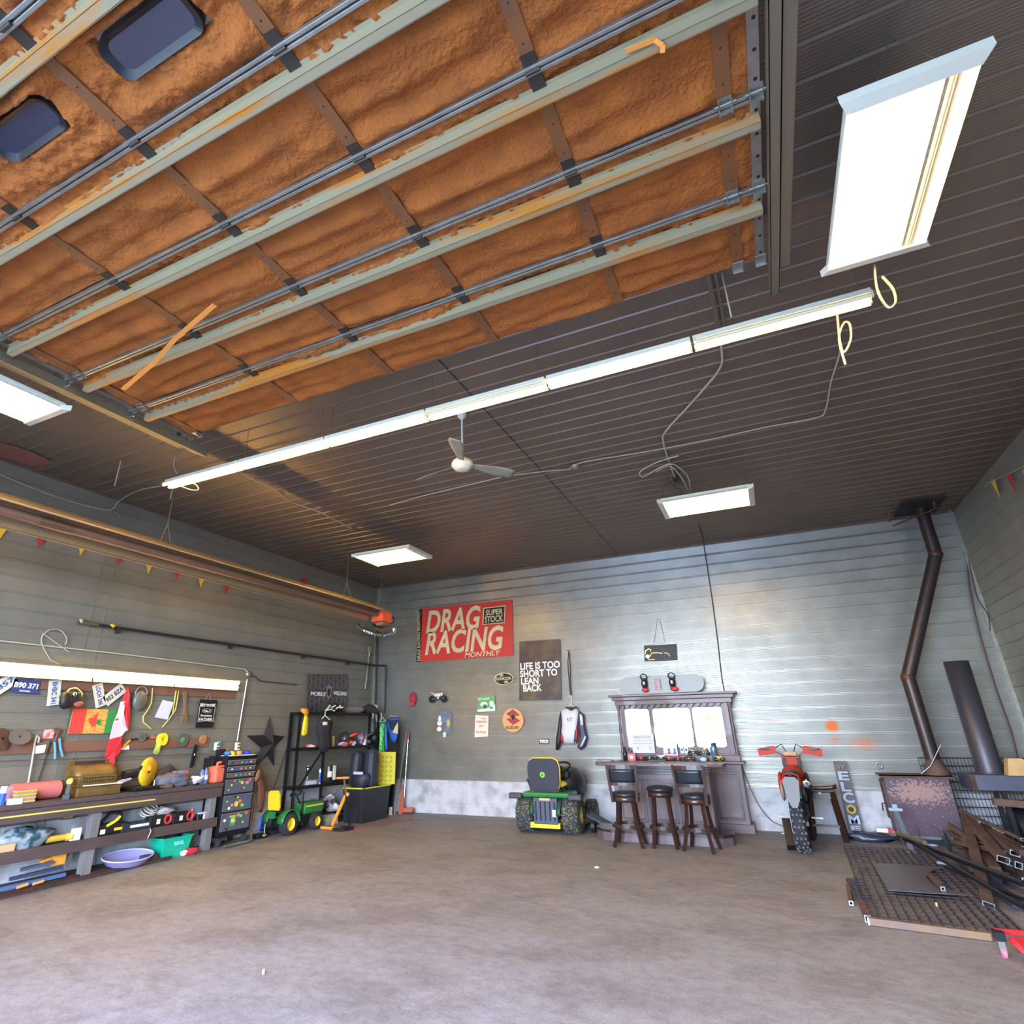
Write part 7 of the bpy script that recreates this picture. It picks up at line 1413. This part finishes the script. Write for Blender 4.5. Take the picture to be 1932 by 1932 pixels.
cable('hanging_cable', [bk(1827, 1055, .05), bk(1836, 1095, .06), bk(1845, 1130, .06), bk(1864, 1160, .06), bk(1868, 1190, .06)], .008, CORDD, 'dark wire loop beside the brown cable at the right corner')
tag(MB().ring(bk(1659, 1444, .05), .04, .012, (0, 1, 0)).build('wall_ring', ALU), 'small metal ring fixed on the wall above the wood stove', 'ring')
# gratings on the floor
GRT = mat('grating steel', (64, 52, 54), .6, .4)
def grating(nm, P0, ex, ey, w_, l_, label, dx=.07, dy=.13, z0=.004):
    ex = Vector(ex).normalized(); ey = Vector(ey).normalized(); P0 = Vector(P0); a = MB(); nx = int(w_/dx); ny = int(l_/dy)
    for i in range(nx+1): p = P0+ex*(w_*i/nx)+V(0, 0, z0+.014); a.bar(p, p+ey*l_, .006, .028)
    for j in range(ny+1): p = P0+ey*(l_*j/ny)+V(0, 0, z0+.024); a.bar(p, p+ex*w_, .008, .007)
    return tag(a.build(nm, GRT), label, 'grating', 'floor gratings')
g0, g1, g2, g3 = fl(1641, 1735), fl(1897, 1759), fl(1591, 1595), fl(1765, 1604)
grating('steel_grating', g0, (1, 0, 0), (g2-g0), 1.03, 3.5, 'large dark steel grating lying flat on the floor at the right')
s0, s1, s2 = fl(1612, 1700), fl(1632, 1700), fl(1597, 1661)
grating('steel_grating', s0, (1, 0, 0), (s2-s0), .13, .85, 'narrow grating piece sticking out left of the large one', .03, .06, .0)
PLM = mat('plate steel sheet', (110, 106, 112), .45, .5, var=((96, 88, 92), 3, .3))
zp = .045; pl_ = [fl(x, y, zp) for x, y in ((1645, 1628), (1700, 1630), (1786, 1636), (1768, 1639), (1751, 1646), (1748, 1655), (1756, 1665), (1768, 1672), (1800, 1680), (1837, 1689), (1760, 1685), (1676, 1679))]
a = MB(); n = len(pl_); a.add(pl_+[p-V(0, 0, .006) for p in pl_], [tuple(range(n))[::-1], tuple(range(n, 2*n))]+[(i, (i+1) % n, n+(i+1) % n, n+i) for i in range(n)]); tag(a.build('cut_plate', PLM), 'flat grey steel plate with curved cut lying on the grating', 'steel plate')
TBE = mat('tube steel end', (190, 196, 210), .3, .8)
def steel(p, q_, w_, h_, m, label, ends=True, grp='steel tubes in the scrap pile', up=(0, 0, 1), nm='steel_tube'):
    t = thing(nm, label, 'steel tube', p, 0, grp); MB().hollow(p, q_, w_, h_, .004, up).build('tube_body', m, t, world=True)
    if ends: d = (Vector(q_)-Vector(p)).normalized(); MB().hollow(Vector(p)-d*.004, Vector(p)+d*.01, w_+.002, h_+.002, .008, up).build('cut_end', TBE, t, world=True)
    return t
steel(fl(1638, 1737, .03), fl(1870, 1767, .03), .05, .05, mat('tube pale rust', (98, 88, 90), .6, .2, var=((130, 98, 70), 2, .12)), 'pale rusty square tube lying along the near edge of the grating', grp='square tubes on the floor')
steel(fl(1606, 1704, .025), fl(1600, 1672, .025), .035, .035, RUST, 'short square tube at the left end of the narrow grating', grp='square tubes on the floor')
steel(fl(1779, 1677, .07), fl(1752, 1648, .07), .035, .035, RUST, 'short square tube lying on the cut plate', grp='square tubes on the floor')
steel(fl(1638, 1734, .025), fl(1625, 1704, .03), .05, .05, RUST, 'short brown tube beside the near left corner of the grating', True, 'square tubes on the floor')
def pk(x, y, Yp): return hit(x, y, 1, Yp)
T = [((1865, 1707), 7.6, (1820, 1538), 10.35, .085, .04, 'long flat rusty tube leaning from floor to stove, nearest open end'), ((1893, 1622), 8.5, (1827, 1543), 10.3, .10, .06, 'wide rusty tube sloping right above the scrap pile'), ((1915, 1610), 8.7, (1857, 1558), 10.2, .08, .05, 'rusty tube right of the wide one with dark open end'),
     ((1905, 1628), 8.6, (1836, 1577), 10.1, .05, .05, 'thin square tube with bright end under the wide tube'), ((1922, 1633), 8.5, (1850, 1585), 10.0, .06, .06, 'square tube at the right with light end'), ((1932, 1660), 8.4, (1905, 1622), 9.6, .03, .03, 'small angled tube crossing at the right edge'),
     ((1790, 1556), 10.2, (1840, 1590), 9.6, .05, .05, 'orange brown tube with pale end in front of the stove'), ((1932, 1585), 9.2, (1814, 1530), 10.6, .06, .03, 'long brown channel along the top of the pile'), ((1932, 1600), 8.9, (1860, 1560), 10.1, .035, .03, 'thin light rail along the top of the pile'),
     ((1932, 1672), 8.2, (1785, 1608), 9.6, .04, .04, 'grey brown rail lying across the low pile'), ((1890, 1608), 9.0, (1800, 1590), 9.9, .08, .05, 'rusty flat bar deep in the pile')]
for (x0, y0), ya, (x1, y1), yb, w_, h_, lb in T: steel(pk(x0, y0, ya), pk(x1, y1, yb), w_, h_, RUST if 'grey' not in lb else GREYW, lb, up=(.3, .2, 1))
# black poles
for (x0, y0), z0_, (x1, y1), z1_, r_, lb, m in (((1694, 1573), .32, (1932, 1712), .10, .022, 'long black pole pointing left above the grating', BLACKM), ((1706, 1582), .22, (1932, 1668), .20, .03, 'thick dark pole behind the long black pole', BLACKM), ((1786, 1636), .09, (1932, 1697), .08, .018, 'thin black bar curving low over the grating', BLACKM)):
    tag(MB().cyl(fl(x0, y0, z0_), fl(x1, y1, z1_), r_, n=12).build('steel_pole', m), lb, 'pole', 'black poles')
tag(MB().cyl(fl(1693, 1572, .33), fl(1745, 1590, .34), .024, n=12).build('grease_tube', mat('tube olive', (92, 80, 56), .5)), 'olive brown sleeve at the tip of the long black pole', 'sleeve')
c = fl(1783, 1627, .12); t = thing('pole_bracket', 'pale grey clamp bracket on the thin black bar', 'bracket', c); MB().box((0, 0, 0), (.09, .16, .02), Matrix.Rotation(-.6, 3, 'Z')).box((-.03, .08, .02), (.02, .03, .05)).build('bracket_body', mat('bracket pale', (150, 160, 180), .4, .5), t)
# jack stand
c = fl(1722, 1608, 0); t = thing('jack_stand', 'small grey steel jack post standing before the stove', 'jack', (c.x, c.y, 0)); JS = mat('jack grey', (140, 152, 170), .45, .5)
MB().b2((-.06, -.06, 0), (.06, .06, .015)).build('foot', JS, t); MB().bar((0, 0, 0), (-.06, .1, .46), .04, .04).build('post', JS, t); MB().box((-.06, .1, .48), (.16, .05, .04)).box((-.06, .1, .52), (.06, .04, .05)).build('head', JS, t, bevel=.004)
cable('thin_rod', [fl(1745, 1612, .02), pk(1733, 1553, 10.3), pk(1778, 1568, 10.2)], .005, RUST, 'thin bent rod standing in front of the stove', 'rod')
a = MB()
for k in range(9): an = k*.7; p = pk(1868, 1598, 9.5); a.tube([p, p+V(.10*math.cos(an), .06*math.sin(an*1.3), .14*math.sin(an)), p+V(.16*math.cos(an), .05, .16*math.sin(an)-.05)], .009, 5)
tag(a.build('tangled_chain', mat('chain maroon', (96, 64, 66), .5, .4)), 'tangled maroon chain in the middle of the scrap pile', 'chain')
t = thing('metal_sliver', 'upright sliver of grey sheet in front of the stove', 'metal sliver', pk(1780, 1575, 9.9)); MB().quad([pk(1779, 1564, 9.9), pk(1789, 1580, 9.9), pk(1800, 1616, 9.8), pk(1784, 1598, 9.8)], (0, -1, 0), .01).build('sheet', mat('sliver grey', (92, 104, 108), .3, .7), t, world=True)
OFF = [(1800, 1612, 1835, 1640, .03, 'short dark offcut lying left in the pile, lowest'), (1812, 1580, 1838, 1612, .10, 'orange brown offcut tilted under the first tube'), (1822, 1562, 1846, 1592, .16, 'dark offcut between the two leaning tubes'), (1848, 1600, 1878, 1640, .12, 'flat offcut standing behind the chain'),
       (1872, 1615, 1896, 1650, .06, 'slate blue offcut at the middle right of the pile'), (1830, 1625, 1880, 1660, .02, 'long low offcut resting on the floor of the pile'), (1790, 1570, 1822, 1585, .2, 'rusty channel offcut against the stove corner'), (1885, 1640, 1930, 1660, .03, 'dark beam offcut at the right edge, low'),
       (1850, 1650, 1905, 1690, .01, 'brown bar lying flat toward the picture corner'), (1806, 1596, 1862, 1604, .08, 'dark flat bar crossing behind the long tube'), (1895, 1585, 1932, 1610, .3, 'brown plate offcut high at the right edge'), (1868, 1668, 1925, 1712, .0, 'rusty strip on the floor near the right edge')]
for k, (x0, y0, x1, y1, z_, lb) in enumerate(OFF):
    tag(MB().bar(fl(x0, y0, z_+.05), fl(x1, y1, z_+.03), .10 if k % 2 else .07, .05, (.2*(k % 3), .3, 1)).build('steel_offcut', (RUST, RUSTD, mat('offcut slate', (62, 66, 84), .5, .4))[k % 3]), lb, 'offcut', 'steel offcuts in the scrap pile')
for k, (x, y, z, m, lb) in enumerate(((1762, 1578, .0, WHITE, 'white plastic scraps under the stove'), (1760, 1598, .05, mat('pale blue shard', (150, 175, 215), .4), 'pale blue curved shard on the poles'), (1668, 1578, .0, YEL, 'tiny yellow scrap on the floor before the stove'), (1685, 1583, .0, mat('clear plastic', (150, 150, 170), .2), 'crumpled clear plastic on the floor before the stove'))):
    tag(MB().sph(fl(x, y, z)+V(0, 0, .02), (.07 if k != 2 else .03, .05, .018), 10, lump=.6, seed=k).build('floor_scrap', m), lb, 'scrap', None)
for x, y, lb in ((1478, 1573, 'small white bottle cap left of the dirt bike'), (1549, 1571, 'small white cap under the saddle stool'), (1126, 1637, 'tiny white scrap on the open floor'), (1594, 1579, 'pale flat cap before the black plastic')):
    tag(MB().lathe([(0, .012), (.025, .012), (.03, 0)], fl(x, y, 0), n=12).build('litter_disc', WHITE), lb, 'litter')
for x, y, lb in ((497, 1838, 'small white chip on the near floor'), (1768, 1710, 'tan cork standing on the grating')): 
    z_ = .032 if x > 1000 else 0
    tag(MB().cyl(fl(x, y, z_), fl(x, y, z_)+V(0, 0, .03), .010, n=8).build('floor_chip', CARD), lb, 'chip')
# red creeper at the right edge
t = thing('mechanic_creeper', 'red mechanic creeper board on castors at the right picture edge', 'creeper', fl(1915, 1795, 0)); c0 = fl(1897, 1808, 0); RD2 = mat('creeper red', (226, 34, 50), .35)
MB().b2((c0.x+.06, c0.y-.75, .08), (c0.x+.9, c0.y+.08, .12)).build('red_board', RD2, t, world=True, bevel=.02); MB().bar((c0.x+.0, c0.y+.1, .14), (c0.x+.8, c0.y+.16, .14), .03, .03).build('red_frame_rail', mat('rail red', (170, 30, 40), .4), t, world=True)
MB().cyl((c0.x-.012, c0.y, .03), (c0.x+.012, c0.y, .03), .032, n=16).build('pink_castor_wheel', mat('castor pink', (226, 110, 130), .5), t, world=True); MB().b2((c0.x-.02, c0.y-.015, .03), (c0.x+.02, c0.y+.015, .10)).build('castor_fork', STEEL, t, world=True); MB().b2((c0.x-.02, c0.y, .1), (c0.x+.04, c0.y+.1, .15)).build('corner_block', BLACKM, t, world=True)
